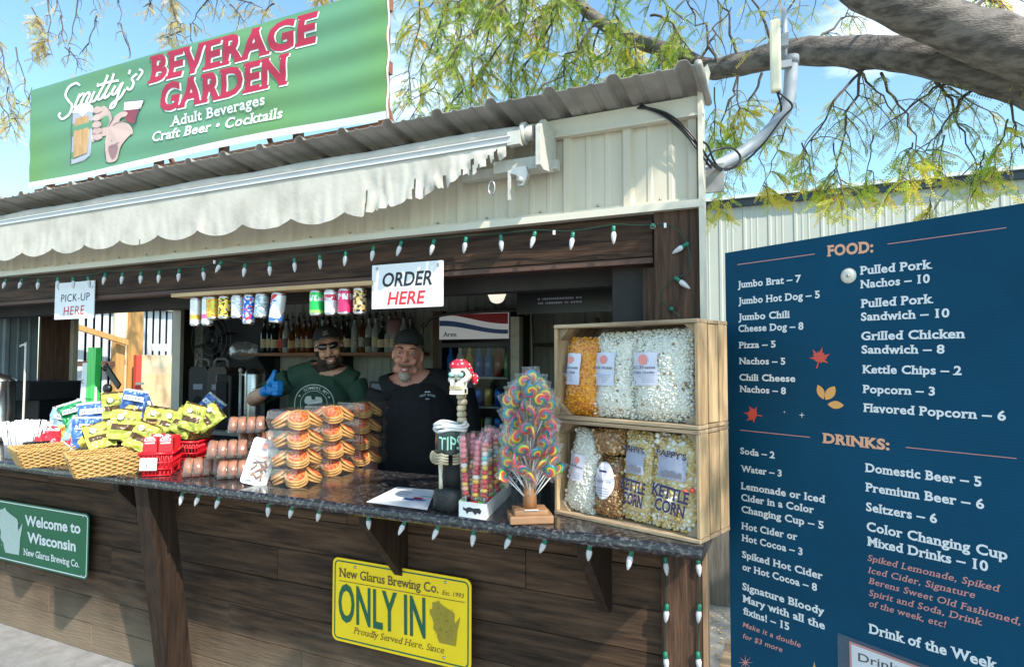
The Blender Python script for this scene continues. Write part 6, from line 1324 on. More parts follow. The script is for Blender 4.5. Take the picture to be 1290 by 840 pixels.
# things standing at the window end of the counter: cup tower, signs, card reader arm
rs_ = [atZ(120, 560, CZ)]
q = atY(121, 460, 2.40); t = thing('green_cup_tower', 'tall bright green cup dispenser behind the crisp baskets', 'cup dispenser', (q.x, 2.40, CZ)); hh = atY(121, 438, 2.40).z - CZ; b = MB(); b.prism([(-.045, 0), (.040, 0), (.052, hh), (-.025, hh + .002)], .035); b.build('tower', mat('vivid_green_plastic', (.06, .60, .12), .25, var=.25, vs=6, stretch=(14, 1, .5)), t)
q = atY(103, 500, 2.36); t = thing('counter_notice', 'white counter card with a dark letter C behind the pale blue crisp bag', 'card', (q.x, 2.37, CZ)); b = MB(); b.prism([(-.05, 0), (.13, 0), (.13, atY(103, 485, 2.36).z - CZ - .01), (-.02, atY(103, 485, 2.36).z - CZ)], .004); b.build('card', SIGNW, t); b = MB(); local_text(b, "C", (-.022, -.006, .235), .028, .034, 0, bold=.03); local_text(b, "Twister", (.02, -.006, .285), .075, .012, 0, shear=.2); b.build('lettering', BLKPRINT, t, fix=False)
q = atY(108, 470, 2.42); t = thing('white_flyer_stand', 'slanted white flyer stand just left of the green cup dispenser', 'stand', (q.x - .01, 2.42, CZ)); hh = atY(108, 457, 2.42).z - CZ; b = MB(); b.prism([(-.05, 0), (.04, 0), (.035, hh), (-.015, hh)], .006); b.build('panel', SIGNW, t); b = MB(); local_text(b, "C", (-.02, -.0075, hh - .13), .022, .024, 0, bold=.03); b.build('lettering', BLKPRINT, t, fix=False)
q = atY(133, 480, 2.36); t = thing('tablet_arm', 'black articulated tablet arm right of the green cup dispenser', 'tablet arm', (q.x, 2.40, CZ)); b = MB(); b.lathe([(.05, 0), (.05, .012), (.015, .02), (.014, .32)], 14); b.build('base_post', BLACK, t); z0 = atY(133, 462, 2.36).z - CZ; b = MB(); b.bbox((0, 0, 0), (.19, .012, .040), .004, Matrix.Translation((.045, -.03, z0 - .055)) @ Matrix.Rotation(R(42), 4, 'Y')); b.ell((.02, -.04, z0 - .13), (.034, .022, .03), 10, 8); b.ell((-.02, -.03, z0 - .01), (.022, .02, .018), 10, 8); b.build('arm', BLACK, t)
q = atY(112, 476, 2.30); t = thing('paper_tray', 'grey paper bowl on a white box among the crisp bags', 'box', (q.x, 2.31, CZ)); b = MB(); b.box((0, 0, .10), (.20, .13, .20)); b.build('box', SIGNW, t); b = MB(); b.lathe([(.05, .201), (.075, .235), (.07, .236), (.048, .206)], 18); b.build('bowl', mat('kraft_grey', (.40, .37, .31), .7), t)
# ------------------------------------------------------------------ outside the end window: the neighbouring shed
def XW(px, py, X=-7.2): return atX(px, py, X)
t = thing('neighbour_shed', 'timber framed corrugated shed seen through the end window', 'shed', (-7.3, 4.2, 0))
CORR = mat('bright_corrugated_steel', (.58, .64, .70), .4, metal=.1, var=.15, vs=5); CREAMB = mat('cream_board', (.66, .60, .46), .6, var=.08, vs=5); POSTW = mat('yellow_pine_post', (.60, .34, .11), .6, col2=(.42, .22, .07), vs=3, stretch=(14, 14, 1), detail=6)
def xr(px0, px1, py0, py1, X): a, b_ = XW(px0, py0, X), XW(px1, py1, X); return a.y, b_.y, min(a.z, b_.z), max(a.z, b_.z)
def xbox(name, m, px0, px1, py0, py1, X, th, z0=None, z1=None):
    y0, y1, za, zb = xr(px0, px1, py0, py1, X); za = za if z0 is None else z0; zb = zb if z1 is None else z1
    b = MB(); b.box((X - th / 2, (y0 + y1) / 2, (za + zb) / 2), (th, y1 - y0, zb - za)); return part(b, name, m, t)
part(ribbed(*[xr(85, 240, 386, 560, -7.35)[0], 6.2], -7.35, 0, 2.75, 0, sgn=1, h=.008, pitch=.09, ax='y'), 'corrugated_wall', CORR, t, fix=False)
xbox('cream_fascia', CREAMB, 60, 240, 384, 392, -7.25, .06, z0=2.22, z1=2.9)
xbox('post', POSTW, 163, 178, 392, 520, -7.25, .10, z0=0, z1=2.22)
xbox('cream_panel', CREAMB, 146, 163, 392, 520, -7.28, .04, z0=0, z1=2.22)
xbox('post', POSTW, 147, 156, 425, 500, -7.18, .08, z0=0, z1=1.85)
y0, y1, z0_, z1_ = xr(90, 156, 430, 436, -7.15); b = MB(); b.prism([(0, 0), (0, .06), (y1 - y0, -.10), (y1 - y0, -.16)], .05, O=(-7.12, y0, 1.93), U=(0, 1, 0), Nn=(1, 0, 0)); part(b, 'rafter', POSTW, t)
xbox('rail', BRN, 90, 147, 455, 461, -7.20, .05)
xbox('door_panel', mat('peach_painted_door', (.75, .48, .26), .5, col2=(.72, .62, .42), vs=2, stretch=(1, 1, 3), contrast=(.4, .6)), 175, 215, 447, 540, -7.10, .04, z0=0)
xbox('door_edge', mat('red_door_edge', (.50, .06, .04), .5), 172, 176.5, 447, 540, -7.07, .05, z0=0)
xbox('notice', SIGNW, 192, 214, 433, 442, -7.15, .01)
b = MB(); a = XW(176, 483, -7.03); b.box(a, (.02, .10, .03)); part(b, 'latch', STEEL, t)
b = MB(); b.box((-7.9, 4.4, 2.93), (1.6, 4.6, .06)); part(b, 'roof', CORR, t)
# ------------------------------------------------------------------ people
def fuse(b, voxel, smooth=3):
    me = b.mesh('tmp', WHITE); o = bpy.data.objects.new('tmp', me); C.objects.link(o)
    m_ = o.modifiers.new('r', 'REMESH'); m_.mode = 'VOXEL'; m_.voxel_size = voxel; m_.use_smooth_shade = True
    if smooth: s_ = o.modifiers.new('s', 'SMOOTH'); s_.factor = .5; s_.iterations = smooth
    bpy.context.view_layer.update(); dg = bpy.context.evaluated_depsgraph_get(); ev = o.evaluated_get(dg); r = bpy.data.meshes.new_from_object(ev, depsgraph=dg)
    bpy.data.objects.remove(o); return r
def to_np(me):
    n = len(me.vertices); v = np.empty(n * 3, np.float32); me.vertices.foreach_get('co', v); nn_ = np.empty(n * 3, np.float32); me.vertices.foreach_get('normal', nn_)
    return v.reshape(-1, 3), nn_.reshape(-1, 3), [tuple(p.vertices) for p in me.polygons]
def shell(name, me, test, off, m, parent, wrinkle=0, freq=14, smooth=True):
    v, nn_, fs = to_np(me); keep = [f for f in fs if test(v[list(f)].mean(axis=0))]; used = sorted({i for f in keep for i in f}); idx = {i: k for k, i in enumerate(used)}; b = MB(); vs = []
    for i in used:
        o_ = off(v[i]) if callable(off) else off
        if wrinkle: q = Vector(v[i]); o_ += wrinkle * noise.noise(Vector((q.x * freq, q.y * freq, q.z * freq * .45))) + wrinkle * .5 * noise.noise(q * freq * 2.2)
        vs.append(Vector(v[i]) + Vector(nn_[i]) * o_)
    b.add(vs, [tuple(idx[i] for i in f) for f in keep], None, smooth); return b.build(name, m, parent, fix=False)
def head(b, H):
    b.ell((0, .012, .028), (.076, .096, .098), 20, 14, H); b.ell((0, -.022, -.045), (.060, .070, .078), 18, 12, H); b.ell((0, -.070, -.108), (.028, .024, .022), 12, 8, H)
    b.ell((0, -.060, .045), (.058, .032, .040), 14, 8, H)
    b.tube([(0, -.092, .020), (0, -.106, -.002), (0, -.120, -.026), (0, -.100, -.036)], [.009, .011, .0165, .010], 8, M=H)
    for s_ in (-1, 1):
        b.ell((s_ * .012, -.104, -.028), (.009, .010, .008), 8, 6, H); b.ell((s_ * .038, -.072, -.028), (.026, .024, .022), 10, 8, H); b.ell((s_ * .033, -.084, .034), (.024, .014, .009), 10, 6, H); b.ell((s_ * .080, .012, -.004), (.009, .019, .031), 10, 8, H); b.ell((s_ * .048, -.030, -.078), (.022, .035, .026), 10, 8, H)
    b.ell((0, -.091, -.068), (.027, .012, .007), 12, 6, H); b.ell((0, -.088, -.082), (.022, .012, .008), 12, 6, H)
SKIN1 = mat('skin_tanned', (.72, .42, .30), .5, col2=(.60, .30, .20), vs=9, bump=.06, bs=120); SKIN2 = mat('skin_ruddy', (.72, .36, .27), .5, col2=(.60, .24, .17), vs=9, bump=.08, bs=110)
HAIRD = mat('dark_brown_beard', (.050, .030, .020), .8, bump=.6, bs=160, var=.3, vs=60); GOAT = mat('grey_goatee', (.48, .40, .32), .8, bump=.6, bs=150, var=.3, vs=80); TEE1 = mat('forest_green_shirt', (.030, .075, .048), .85, var=.15, vs=12, bump=.15, bs=60); TEE2 = mat('black_shirt', (.010, .010, .012), .85, bump=.15, bs=60)
JEAN = mat('dark_jeans', (.02, .025, .04), .85, var=.2, vs=20); GLOVE = mat('blue_nitrile_glove', (.010, .22, .62), .35, var=.12, vs=30, bump=.35, bs=60); LENS = mat('dark_lens', (.01, .01, .012), .05, spec=.9); TOOTH = mat('teeth', (.72, .68, .60), .35); EYEW = mat('eye_white', (.55, .52, .48), .3); IRIS = mat('eye_iris', (.05, .035, .025), .2); LIPM = mat('lips', (.42, .13, .11), .45)
def thigh_legs(b, w_):
    for s_ in (-1, 1): b.tube([(s_ * .09 * w_, 0, .95), (s_ * .10 * w_, -.01, .52), (s_ * .10 * w_, .01, .09)], [.092 * w_, .062, .042], 12); b.tube([(s_ * .10, .04, .045), (s_ * .105, -.08, .04), (s_ * .11, -.17, .03)], [.042, .042, .03], 10)
def finger(b, pts, r): b.tube(pts, r, 8)
# --- man with sunglasses, thumbs up
Y1m = 3.0; pc = atY(404, 440, Y1m); m1 = thing('person', 'bearded man in sunglasses, cap and green shirt giving a blue gloved thumbs up', 'person', (pc.x, Y1m, .021), R(33))
b = MB(); Hm = Matrix.Translation((.055, -.035, 1.650)) @ Matrix.Rotation(R(-12), 4, 'Y') @ Matrix.Rotation(R(6), 4, 'Z') @ Matrix.Rotation(R(4), 4, 'X'); head(b, Hm)
b.tube([(.03, .02, 1.42), (.04, .0, 1.52), (.05, -.015, 1.60)], [.075, .060, .060], 14)
b.tube([(0, .01, .90), (0, .0, 1.02), (-.005, -.005, 1.20), (.0, .0, 1.36), (.015, .015, 1.46)], [.155, .165, .170, .175, .115], 20, fa=.66)
b.tube([(-.17, .02, 1.455), (-.06, .02, 1.492), (.04, .02, 1.50), (.12, .02, 1.480), (.195, .02, 1.435)], [.070, .072, .075, .072, .068], 14)
b.tube([(-.19, .015, 1.45), (-.30, .03, 1.39), (-.405, .04, 1.335)], [.064, .056, .047], 12)          # upper arm
b.tube([(-.405, .04, 1.335), (-.345, -.06, 1.365), (-.270, -.155, 1.405)], [.046, .044, .028], 12)      # forearm towards the viewer
b.tube([(.205, .02, 1.43), (.265, .0, 1.28), (.28, -.04, 1.12)], [.064, .052, .043], 12); b.tube([(.28, -.04, 1.12), (.24, -.16, 1.09), (.20, -.26, 1.085)], [.043, .038, .026], 12)
thigh_legs(b, 1.0)
HC = Vector((-.238, -.190, 1.415))
b.bbox(HC + Vector((0, .01, 0)), (.070, .046, .086), .018)
for k in range(4):      # curled fingers stacked under the thumb
    z = HC.z + .034 - .0215 * k; l = (.0, .004, .002, -.006)[k]
    finger(b, [(HC.x + .010, HC.y + .018, z), (HC.x + .044 + l, HC.y + .006, z - .002), (HC.x + .052 + l, HC.y - .020, z - .003), (HC.x + .030 + l, HC.y - .036, z - .004), (HC.x + .004, HC.y - .032, z - .004)], [.012, .0122, .0115, .0110, .0095])
finger(b, [(HC.x - .018, HC.y - .008, HC.z + .020), (HC.x - .002, HC.y - .022, HC.z + .052), (HC.x + .010, HC.y - .020, HC.z + .080), (HC.x + .014, HC.y - .014, HC.z + .104)], [.019, .0155, .0125, .0095])
b.bbox((.19, -.31, 1.085), (.075, .09, .03), .012)
for k in range(4): finger(b, [(.16 + .019 * k, -.345, 1.088), (.158 + .02 * k, -.375, 1.086), (.158 + .021 * k, -.40, 1.078)], [.0095, .009, .0075])
finger(b, [(.235, -.29, 1.085), (.255, -.325, 1.083), (.258, -.35, 1.080)], [.012, .0105, .009])
me1 = fuse(b, .0055, 2); me1.materials.clear(); me1.materials.append(SKIN1); link_mesh('body', me1, m1)
iH = Hm.inverted()
def sleeve(p, a, c, lim):
    a, c = Vector(a), Vector(c); d = c - a; t_ = (Vector(p) - a).dot(d) / d.length_squared; return t_ < lim
def shirt_test(p, arms, hem, neck):
    p = Vector(p)
    if p.z < hem: return False
    if (p - Vector(neck[0])).length < neck[1] or p.z > neck[0][2] + .02: return False
    for a, c, lim, sgn in arms:
        if sgn * p.x > sgn * a[0]:
            d = Vector(c) - Vector(a); t_ = (p - Vector(a)).dot(d) / d.length_squared
            if t_ > lim: return False
    return True
arms1 = [((-.19, .015, 1.45), (-.405, .04, 1.335), .74, -1), ((.205, .02, 1.43), (.28, -.04, 1.12), .62, 1)]
def st1(p):
    if (p[0] < -.175 and p[1] < -.075) or ((iH @ Vector(p)) - Vector((0, -.02, -.03))).length < .138: return False
    return shirt_test(p, arms1, .86, ((.045, -.03, 1.565), .085))
shell('shirt', me1, st1, .011, TEE1, m1, wrinkle=.007, freq=13)
shell('glove', me1, lambda p: p[0] < -.16 and p[1] < -.138, .0022, GLOVE, m1, wrinkle=.0015, freq=60); shell('glove', me1, lambda p: p[0] > .12 and p[1] < -.26 and p[2] < 1.14, .0022, GLOVE, m1)
shell('jeans', me1, lambda p: .08 < p[2] < .90 and abs(p[0]) < .21 and p[1] > -.2, .008, JEAN, m1, wrinkle=.004); shell('shoes', me1, lambda p: p[2] < .09, .004, BLACK, m1)
def beard1(p):
    q = iH @ Vector(p); 
    if q.y > .012 or q.z < -.135 or q.z > .0 or q.length > .19: return False
    ax = abs(q.x); jaw = q.z < -.066 + .35 * max(0, ax - .02) or (ax > .060 and q.z < -.004)
    must = -.060 < q.z < -.045 and ax < .036 and q.y < -.08; lips = ax < .024 and -.088 < q.z < -.062 and q.y < -.075
    return (jaw or must) and not lips
shell('beard', me1, beard1, .004, HAIRD, m1, wrinkle=.002, freq=90)
shell('hair', me1, lambda p: (lambda q: q.z > .0 and (q.y > .02 or q.z > .075) and q.length < .17)(iH @ Vector(p)), .005, HAIRD, m1)
def facebits(m_, H, glasses):
    b = MB(); b.grid(10, 3, lambda u, v: H @ Vector(((u - .5) * .040, -.1010 + .010 * abs(2 * u - 1) ** 2, -.0705 - .010 * (1 - (2 * u - 1) ** 2) * v + .004 * abs(2 * u - 1) - .001))); b.build('teeth', TOOTH, m_, fix=False)
    for s_ in (0, 1): pts = [(x / 1000, -.0995 + .010 * abs(x / 22) ** 2 * 1.0, (-.0685 if s_ == 0 else -.0835) + .0045 * abs(x / 22) ** (2) * (0.5 if s_ == 0 else 3.0)) for x in range(-22, 23, 4)]; b = MB(); b.tube(pts, .0034, 6, M=H); b.build('lip', LIPM, m_)
    for s_ in (-1, 1):
        if glasses:
            b = MB(); b.grid(8, 6, lambda u, v: H @ Vector((s_ * (.007 + .052 * u), -.104 + .014 * u * u - .004 * math.sin(math.pi * v), .030 - .036 * v + .006 * u - (.010 * (2 * abs(u - .5)) ** 3) * (2 * v - 1) * -1))); b.build('lens', LENS, m_, fix=False)
            b = MB(); b.tube([(s_ * .058, -.090, .026), (s_ * .077, -.03, .020), (s_ * .082, .02, .010)], .0028, 6, M=H); b.build('temple', BLACK, m_)
        else:
            b = MB(); b.ell((s_ * .033, -.0855, .012), (.0135, .010, .0075), 12, 8, H); b.build('eye', EYEW, m_); b = MB(); b.ell((s_ * .033, -.0945, .012), (.0052, .0026, .0052), 10, 6, H); b.build('iris', IRIS, m_)
            b = MB(); b.tube([(s_ * .018, -.094, .021), (s_ * .033, -.0985, .0225), (s_ * .049, -.088, .017)], .0032, 6, M=H); b.build('eyelid', SKIN2, m_); b = MB(); b.tube([(s_ * .014, -.101, .034), (s_ * .033, -.1005, .041), (s_ * .054, -.087, .035)], [.003, .0042, .002], 6, M=H); b.build('eyebrow', HAIRD, m_)
    if glasses: b = MB(); b.tube([(-.009, -.106, .026), (0, -.109, .028), (.009, -.106, .026)], .003, 6, M=H); b.tube([(-.058, -.091, .030), (-.035, -.104, .035), (-.008, -.106, .031)], .0022, 5, M=H); b.tube([(.058, -.091, .030), (.035, -.104, .035), (.008, -.106, .031)], .0022, 5, M=H); b.build('glasses_bridge', BLACK, m_)
def cap(m_, H, crown, brim, patch=None, brimtilt=0):
    b = MB(); n, k = 30, 10
    def cf(u, v): a = 2 * math.pi * u; e = math.pi / 2 * v; r = math.sin(e) if v < 1 else 1; return H @ Vector((.085 * math.sin(e) ** .8 * math.cos(a), .014 + .106 * math.sin(e) ** .8 * math.sin(a), .060 + .082 * math.cos(e)))
    b.grid(n, k, lambda u, v: cf(u, v)); b.build('cap_crown', crown, m_, fix=False); b = MB()
    b.grid(14, 6, lambda u, v: H @ Vector(((u - .5) * .150, -.062 - (.070 * v) * (1 - (2 * u - 1) ** 4) - .028 * (1 - (2 * u - 1) ** 2), .068 - .004 * v * 6 * .5 - .022 * (2 * u - 1) ** 2 * 1.0 - brimtilt * v)))
    b.grid(14, 6, lambda u, v: H @ Vector(((u - .5) * .150, -.062 - (.070 * v) * (1 - (2 * u - 1) ** 4) - .028 * (1 - (2 * u - 1) ** 2), .0715 - .004 * v * 6 * .5 - .022 * (2 * u - 1) ** 2 * 1.0 - brimtilt * v))); b.tube([tuple(Vector(((u - .5) * .150, -.062 - .070 * (1 - (2 * u - 1) ** 4) - .028 * (1 - (2 * u - 1) ** 2), .058 - .022 * (2 * u - 1) ** 2 - brimtilt))) for u in [i / 20 for i in range(21)]], .0028, 5, M=H); b.build('cap_brim', brim, m_, fix=False)
    if patch: b = MB(); b.grid(4, 3, lambda u, v: H @ Vector(((u - .5) * .056, -.0895 - .002 + .012 * (2 * u - 1) ** 2 + .016 * v, .084 + .026 * v))); b.build('cap_patch', patch, m_, fix=False)
facebits(m1, Hm, True); CAP1 = mat('cap_black_and_khaki', (.022, .022, .024), .85); KH = mat('khaki_brim', (.36, .28, .17), .8); cap(m1, Hm, CAP1, KH, mat('cap_patch_grey', (.30, .29, .25), .7, col2=(.05, .05, .05), vs=90))
b = MB(); cL = None
def onshirt(x, z, l=.0): return Vector((x, -.135 - .0 + .9 * (x + .0) ** 2 * 2.2 - .012 * math.cos(x * 8) - l, z))
ring = lambda r, wd, mi: (b.mat(mi), b.add([onshirt(-.015 + rr * math.cos(a), 1.315 + rr * math.sin(a)) for rr in (r, r - wd) for a in [2 * math.pi * i / 40 for i in range(40)]], [(i, (i + 1) % 40, 40 + (i + 1) % 40, 40 + i) for i in range(40)]))
ring(.118, .005, 0); ring(.080, .003, 0)
def arc_text(s_, r, a_mid, span, h_):
    vs, z, fs, wd = text_geo(s_, bold=.03); out = []
    for x, y in vs: a = R(a_mid) + R(span) * (.5 - x / wd); rr = r + y * h_; out.append(onshirt(-.015 + rr * math.cos(a), 1.315 + rr * math.sin(a), .0006))
    b.mat(0); b.add(out, fs)
arc_text("SOMERS, MT", .088, 80, 92, .017)
for a in (24, 150): a = R(a); cx, cz = -.015 + .097 * math.cos(a), 1.315 + .097 * math.sin(a); b.add([onshirt(cx + .006 * math.cos(q), cz + .006 * math.sin(q)) for q in [2 * math.pi * i / 8 for i in range(8)]], [tuple(range(8))])
b.add([onshirt(-.015 + x, 1.325 + z) for x, z in ((-.055, .01), (-.045, .035), (-.015, .038), (-.01, .018), (.01, .016), (.012, .034), (.045, .030), (.052, .012), (.05, -.004), (.02, -.008), (-.03, -.012), (-.05, -.004))], [tuple(range(12))])
b.build('shirt_print', mat('pale_shirt_print', (.55, .60, .55), .7), m1, fix=False)
# --- man in black
pc = atY(531, 440, 3.02); m2 = thing('person', 'smiling man with grey goatee and dark cap in a black shirt, arms at his sides', 'person', (pc.x, 3.02, .021), R(28))
b = MB(); Hm2 = Matrix.Translation((-.075, -.03, 1.605)) @ Matrix.Rotation(R(5), 4, 'Y') @ Matrix.Rotation(R(2), 4, 'X') @ Matrix.Scale(1.04, 4); head(b, Hm2)
b.ell((-.075, -.055, 1.525), (.058, .05, .04), 14, 10)
b.tube([(-.02, .03, 1.38), (-.04, .01, 1.47), (-.065, -.005, 1.56)], [.09, .072, .070], 14)
b.tube([(0, -.02, .90), (0, -.03, 1.02), (0, -.025, 1.18), (0, -.005, 1.32), (0, .01, 1.42)], [.185, .205, .205, .195, .13], 22, fa=.74)
b.tube([(-.20, .02, 1.395), (-.09, .02, 1.44), (0, .02, 1.45), (.10, .02, 1.435), (.215, .02, 1.385)], [.080, .080, .080, .080, .080], 14)
for s_ in (-1, 1): b.tube([(s_ * .225, .02, 1.385), (s_ * .275, .01, 1.24), (s_ * .285, -.01, 1.10)], [.074, .062, .050], 12); b.tube([(s_ * .285, -.01, 1.10), (s_ * .275, -.07, .98), (s_ * .262, -.13, .87)], [.050, .044, .031], 12); b.bbox((s_ * .255, -.15, .82), (.035, .075, .085), .014); [finger(b, [(s_ * .255, -.18 + .02 * k, .785), (s_ * .25, -.182 + .02 * k, .755), (s_ * .243, -.175 + .019 * k, .725 + .004 * abs(k - 1.5))], [.0098, .009, .0075]) for k in range(4)]; finger(b, [(s_ * .245, -.185, .84), (s_ * .235, -.21, .81), (s_ * .232, -.215, .785)], [.0115, .010, .0085])
thigh_legs(b, 1.08)
me2 = fuse(b, .0058, 2); me2.materials.clear(); me2.materials.append(SKIN2); link_mesh('body', me2, m2); iH2 = Hm2.inverted()
arms2 = [((-.225, .02, 1.385), (-.285, -.01, 1.10), .78, -1), ((.225, .02, 1.385), (.285, -.01, 1.10), .78, 1)]
shell('shirt', me2, lambda p: ((iH2 @ Vector(p)) - Vector((0, -.02, -.03))).length > .140 and shirt_test(p, arms2, .84, ((-.065, -.045, 1.505), .085)) and not (abs(p[0]) > .2 and p[2] < 1.10), .013, TEE2, m2, wrinkle=.008, freq=11)
shell('trousers', me2, lambda p: .08 < p[2] < .88 and abs(p[0]) < .225, .008, JEAN, m2, wrinkle=.004); shell('shoes', me2, lambda p: p[2] < .09, .004, BLACK, m2)
shell('goatee', me2, lambda p: (lambda q: q.z < -.088 and q.z > -.15 and abs(q.x) < .030 and q.y < -.03)(iH2 @ Vector(p)) and ((iH2 @ Vector(p)).length < .19), lambda v_: .007 + .016 * max(0, -.105 - (iH2 @ Vector(v_)).z) * 12, GOAT, m2, wrinkle=.003, freq=90)
shell('moustache', me2, lambda p: (lambda q: -.064 < q.z < -.046 and abs(q.x) < .034 and q.y < -.075)(iH2 @ Vector(p)), .004, mat('grey_brown_moustache', (.20, .12, .08), .8, bump=.5, bs=150), m2)
shell('hair', me2, lambda p: (lambda q: q.z > .0 and (q.y > .03 or q.z > .08) and q.length < .18)(iH2 @ Vector(p)), .003, mat('greying_hair', (.12, .10, .09), .8), m2)
facebits(m2, Hm2, False); cap(m2, Hm2, mat('dark_grey_cap', (.035, .036, .04), .85, var=.2, vs=40), mat('dark_cap_brim', (.03, .03, .034), .85), brimtilt=-.012)
b = MB(); 
def onb2(x, z, l=0): return Vector((x, -.168 + 1.25 * x * x, z - 0)) - Vector((0, l, 0))
vs, z, fs, wd = text_geo("WEST SHORE", slab=True); b.add([onb2(.005 + x / wd * .085, 1.372 + y * .011 + .010 * math.sin(math.pi * x / wd)) for x, y in vs], fs); b.add([onb2(.03 + x, 1.400 + z) for x, z in ((0, 0), (.01, .008), (.018, .003), (.026, .009), (.036, 0))], [(0, 1, 2, 3, 4)]); b.add([onb2(.038 + x, 1.362 + z) for x, z in ((0, 0), (.02, 0), (.02, .005), (0, .005))], [(0, 1, 2, 3)])
b.build('chest_print', mat('pale_blue_print', (.50, .58, .66), .7), m2, fix=False)
# ------------------------------------------------------------------ aerial, mast arm and cables at the corner
t = thing('mast_antenna', 'grey bent mast arm with a flat cream antenna panel at the stall corner', 'antenna', (-.27, 2.30, 2.1))
MY = 2.40
mp_ = [atY(*q, MY) for q in ((886, 230), (915, 212), (955, 178), (982, 150), (993, 128), (996, 100), (997, 78))]; mp_[0].y = 2.25; mp_[1].y = 2.33
mp_ = [Vector(q) for q in mp_]
b = MB(); b.tube(smooth_open([tuple(q) for q in mp_], 5), .0225, 16); part(b, 'mast_arm', GREY, t)
b = MB(); q = atY(997, 84, MY); b.lathe([(.026, -.012), (.026, .016), (.0001, .018)], 16, Matrix.Translation(q + Vector((0, 0, .02)))); part(b, 'mast_cap', mat('darker_grey_cap', (.22, .24, .27), .5), t)
b = MB(); q = atY(898, 225, 2.26); b.box(q, (.075, .012, .10)); b.box(q + Vector((-.03, -.02, 0)), (.012, .06, .09)); part(b, 'wall_bracket', mat('dull_zinc', (.28, .28, .27), .6, var=.2, vs=20), t)
a0, a1_ = atY(977, 28, MY - .05), atY(977, 118, MY - .05); b = MB(); b.bbox(((a0.x + a1_.x) / 2, MY - .06, (a0.z + a1_.z) / 2), (.036, .030, a0.z - a1_.z), .008); part(b, 'antenna_panel', mat('cream_plastic', (.66, .62, .46), .45, var=.05, vs=8), t)
b = MB(); q = atY(988, 52, MY - .03); b.box(q, (.028, .03, .045)); q = atY(988, 82, MY - .03); b.box(q, (.05, .02, .025)); q0, q1 = atY(988, 8, MY - .02), atY(988, 80, MY - .02); b.tube([q0 + Vector((0, .02, 0)), q1 + Vector((0, .02, 0))], .010, 8); part(b, 'clamp', GREY, t)
cb = thing('black_cables', 'black cables looping from the roof edge to the mast arm', 'cable', atY(800, 130, 2.16))
for pts in (((806, 92, 2.02), (801, 110, 2.10), (804, 128, 2.15), (815, 136, 2.15)), ((803, 136, 2.15), (830, 140, 2.15), (858, 160, 2.15), (878, 182, 2.16), (895, 203, 2.2), (912, 213, 2.26), (935, 205, 2.36), (960, 183, 2.36), (985, 150, 2.36), (998, 135, 2.36), (990, 124, 2.35), (979, 115, 2.34)),
            ((806, 134, 2.15), (840, 143, 2.14), (866, 164, 2.14), (886, 190, 2.16), (900, 210, 2.2), (918, 214, 2.3), (945, 198, 2.38), (972, 168, 2.40), (984, 140, 2.38), (979, 116, 2.34)),
            ((890, 208, 2.2), (893, 196, 2.2), (905, 188, 2.22), (922, 187, 2.26), (932, 196, 2.3), (930, 206, 2.3), (915, 212, 2.28), (896, 208, 2.22)),
            ((884, 178, 2.16), (892, 184, 2.18), (898, 200, 2.2), (908, 216, 2.26)), ((812, 136, 2.15), (836, 146, 2.145), (862, 168, 2.145), (884, 196, 2.16), (896, 212, 2.2))):
    b = MB(); b.tube(smooth_open([tuple(atY(*q)) for q in pts], 5), .0038, 6); part(b, 'cable', BLACK, cb)
# ------------------------------------------------------------------ far shed behind
t = thing('metal_shed', 'long pale green grey metal shed with a dark eave behind the menu board', 'shed', (3.0, 8.9, 0))
FARS = mat('pale_green_grey_siding', (.46, .48, .42), .5, var=.05, vs=2)
part(ribbed(-2.2, 9.5, 8.5, 0, 3.66, -.3, h=.010, pitch=.30), 'wall', FARS, t, fix=False)
b = MB(); b.box((3.6, 8.47, 3.63), (11.8, .08, .09)); part(b, 'eave', mat('dark_slate_eave', (.04, .055, .07), .6), t)
b = MB(); b.prism([(0, 0), (3.2, .30), (3.2, .34), (0, .04)], 11.9, O=(-2.3, 8.38, 3.675), U=(0, 1, 0), Nn=(1, 0, 0)); part(b, 'roof', mat('pale_roof_edge', (.62, .64, .64), .5), t)
# fence and block between stall and board
t = thing('board_fence', 'short grey weathered board fence behind the stall corner', 'fence', (-.1, 4.3, 0)); GF = mat('grey_fence_board', (.20, .18, .155), .8, col2=(.09, .08, .07), vs=3, stretch=(14, 14, 1.2), detail=7, bump=.3, bs=8, rnd=.2)
for k in range(9): 
    o = piece('board', GF, (-.80 + k * .152 + .1, 0, .56), (.146, .02, 1.12), t)
b = MB(); b.box((0, .03, .9), (1.5, .04, .08)); b.box((0, .03, .25), (1.5, .04, .08)); b.build('rail', GF, t)
q = atZ(914, 775, 0); q = atY(914, 770, 3.1); b = MB(); b.bbox((0, 0, .11), (.16, .3, .22), .005); o = link_mesh('wood_block', b.mesh('wood_block', CRATE), loc=(q.x + .06, 3.15, 0)); prop(o, 'pale timber block on the ground behind the menu board', 'block')
# fallen leaves and chaff on the ground
LFM = [mat('fallen_leaf_yellow', (.62, .42, .10), .7), mat('fallen_leaf_tan', (.45, .30, .14), .7), mat('fallen_leaf_pale', (.62, .56, .40), .7)]
rs = np.random.RandomState(4); V, Fc, MI = [], [], []
def scatter(n, x0, x1, y0, y1):
    for i in range(n):
        x, y = rs.uniform(x0, x1), rs.uniform(y0, y1); a = rs.uniform(0, 6.28); l = rs.uniform(.006, .018); w2 = l * rs.uniform(.25, .5); k = len(V) * 1
        c_, s_ = math.cos(a), math.sin(a); z = rs.uniform(.002, .006); tl = rs.uniform(-.004, .004)
        P = [(-l, 0, z), (0, -w2, z + .002), (l, 0, z + abs(tl)), (0, w2, z + .001)]; V.extend([(x + p[0] * c_ - p[1] * s_, y + p[0] * s_ + p[1] * c_, p[2]) for p in P]); Fc.append((k, k + 1, k + 2, k + 3)); MI.append(rs.randint(3))
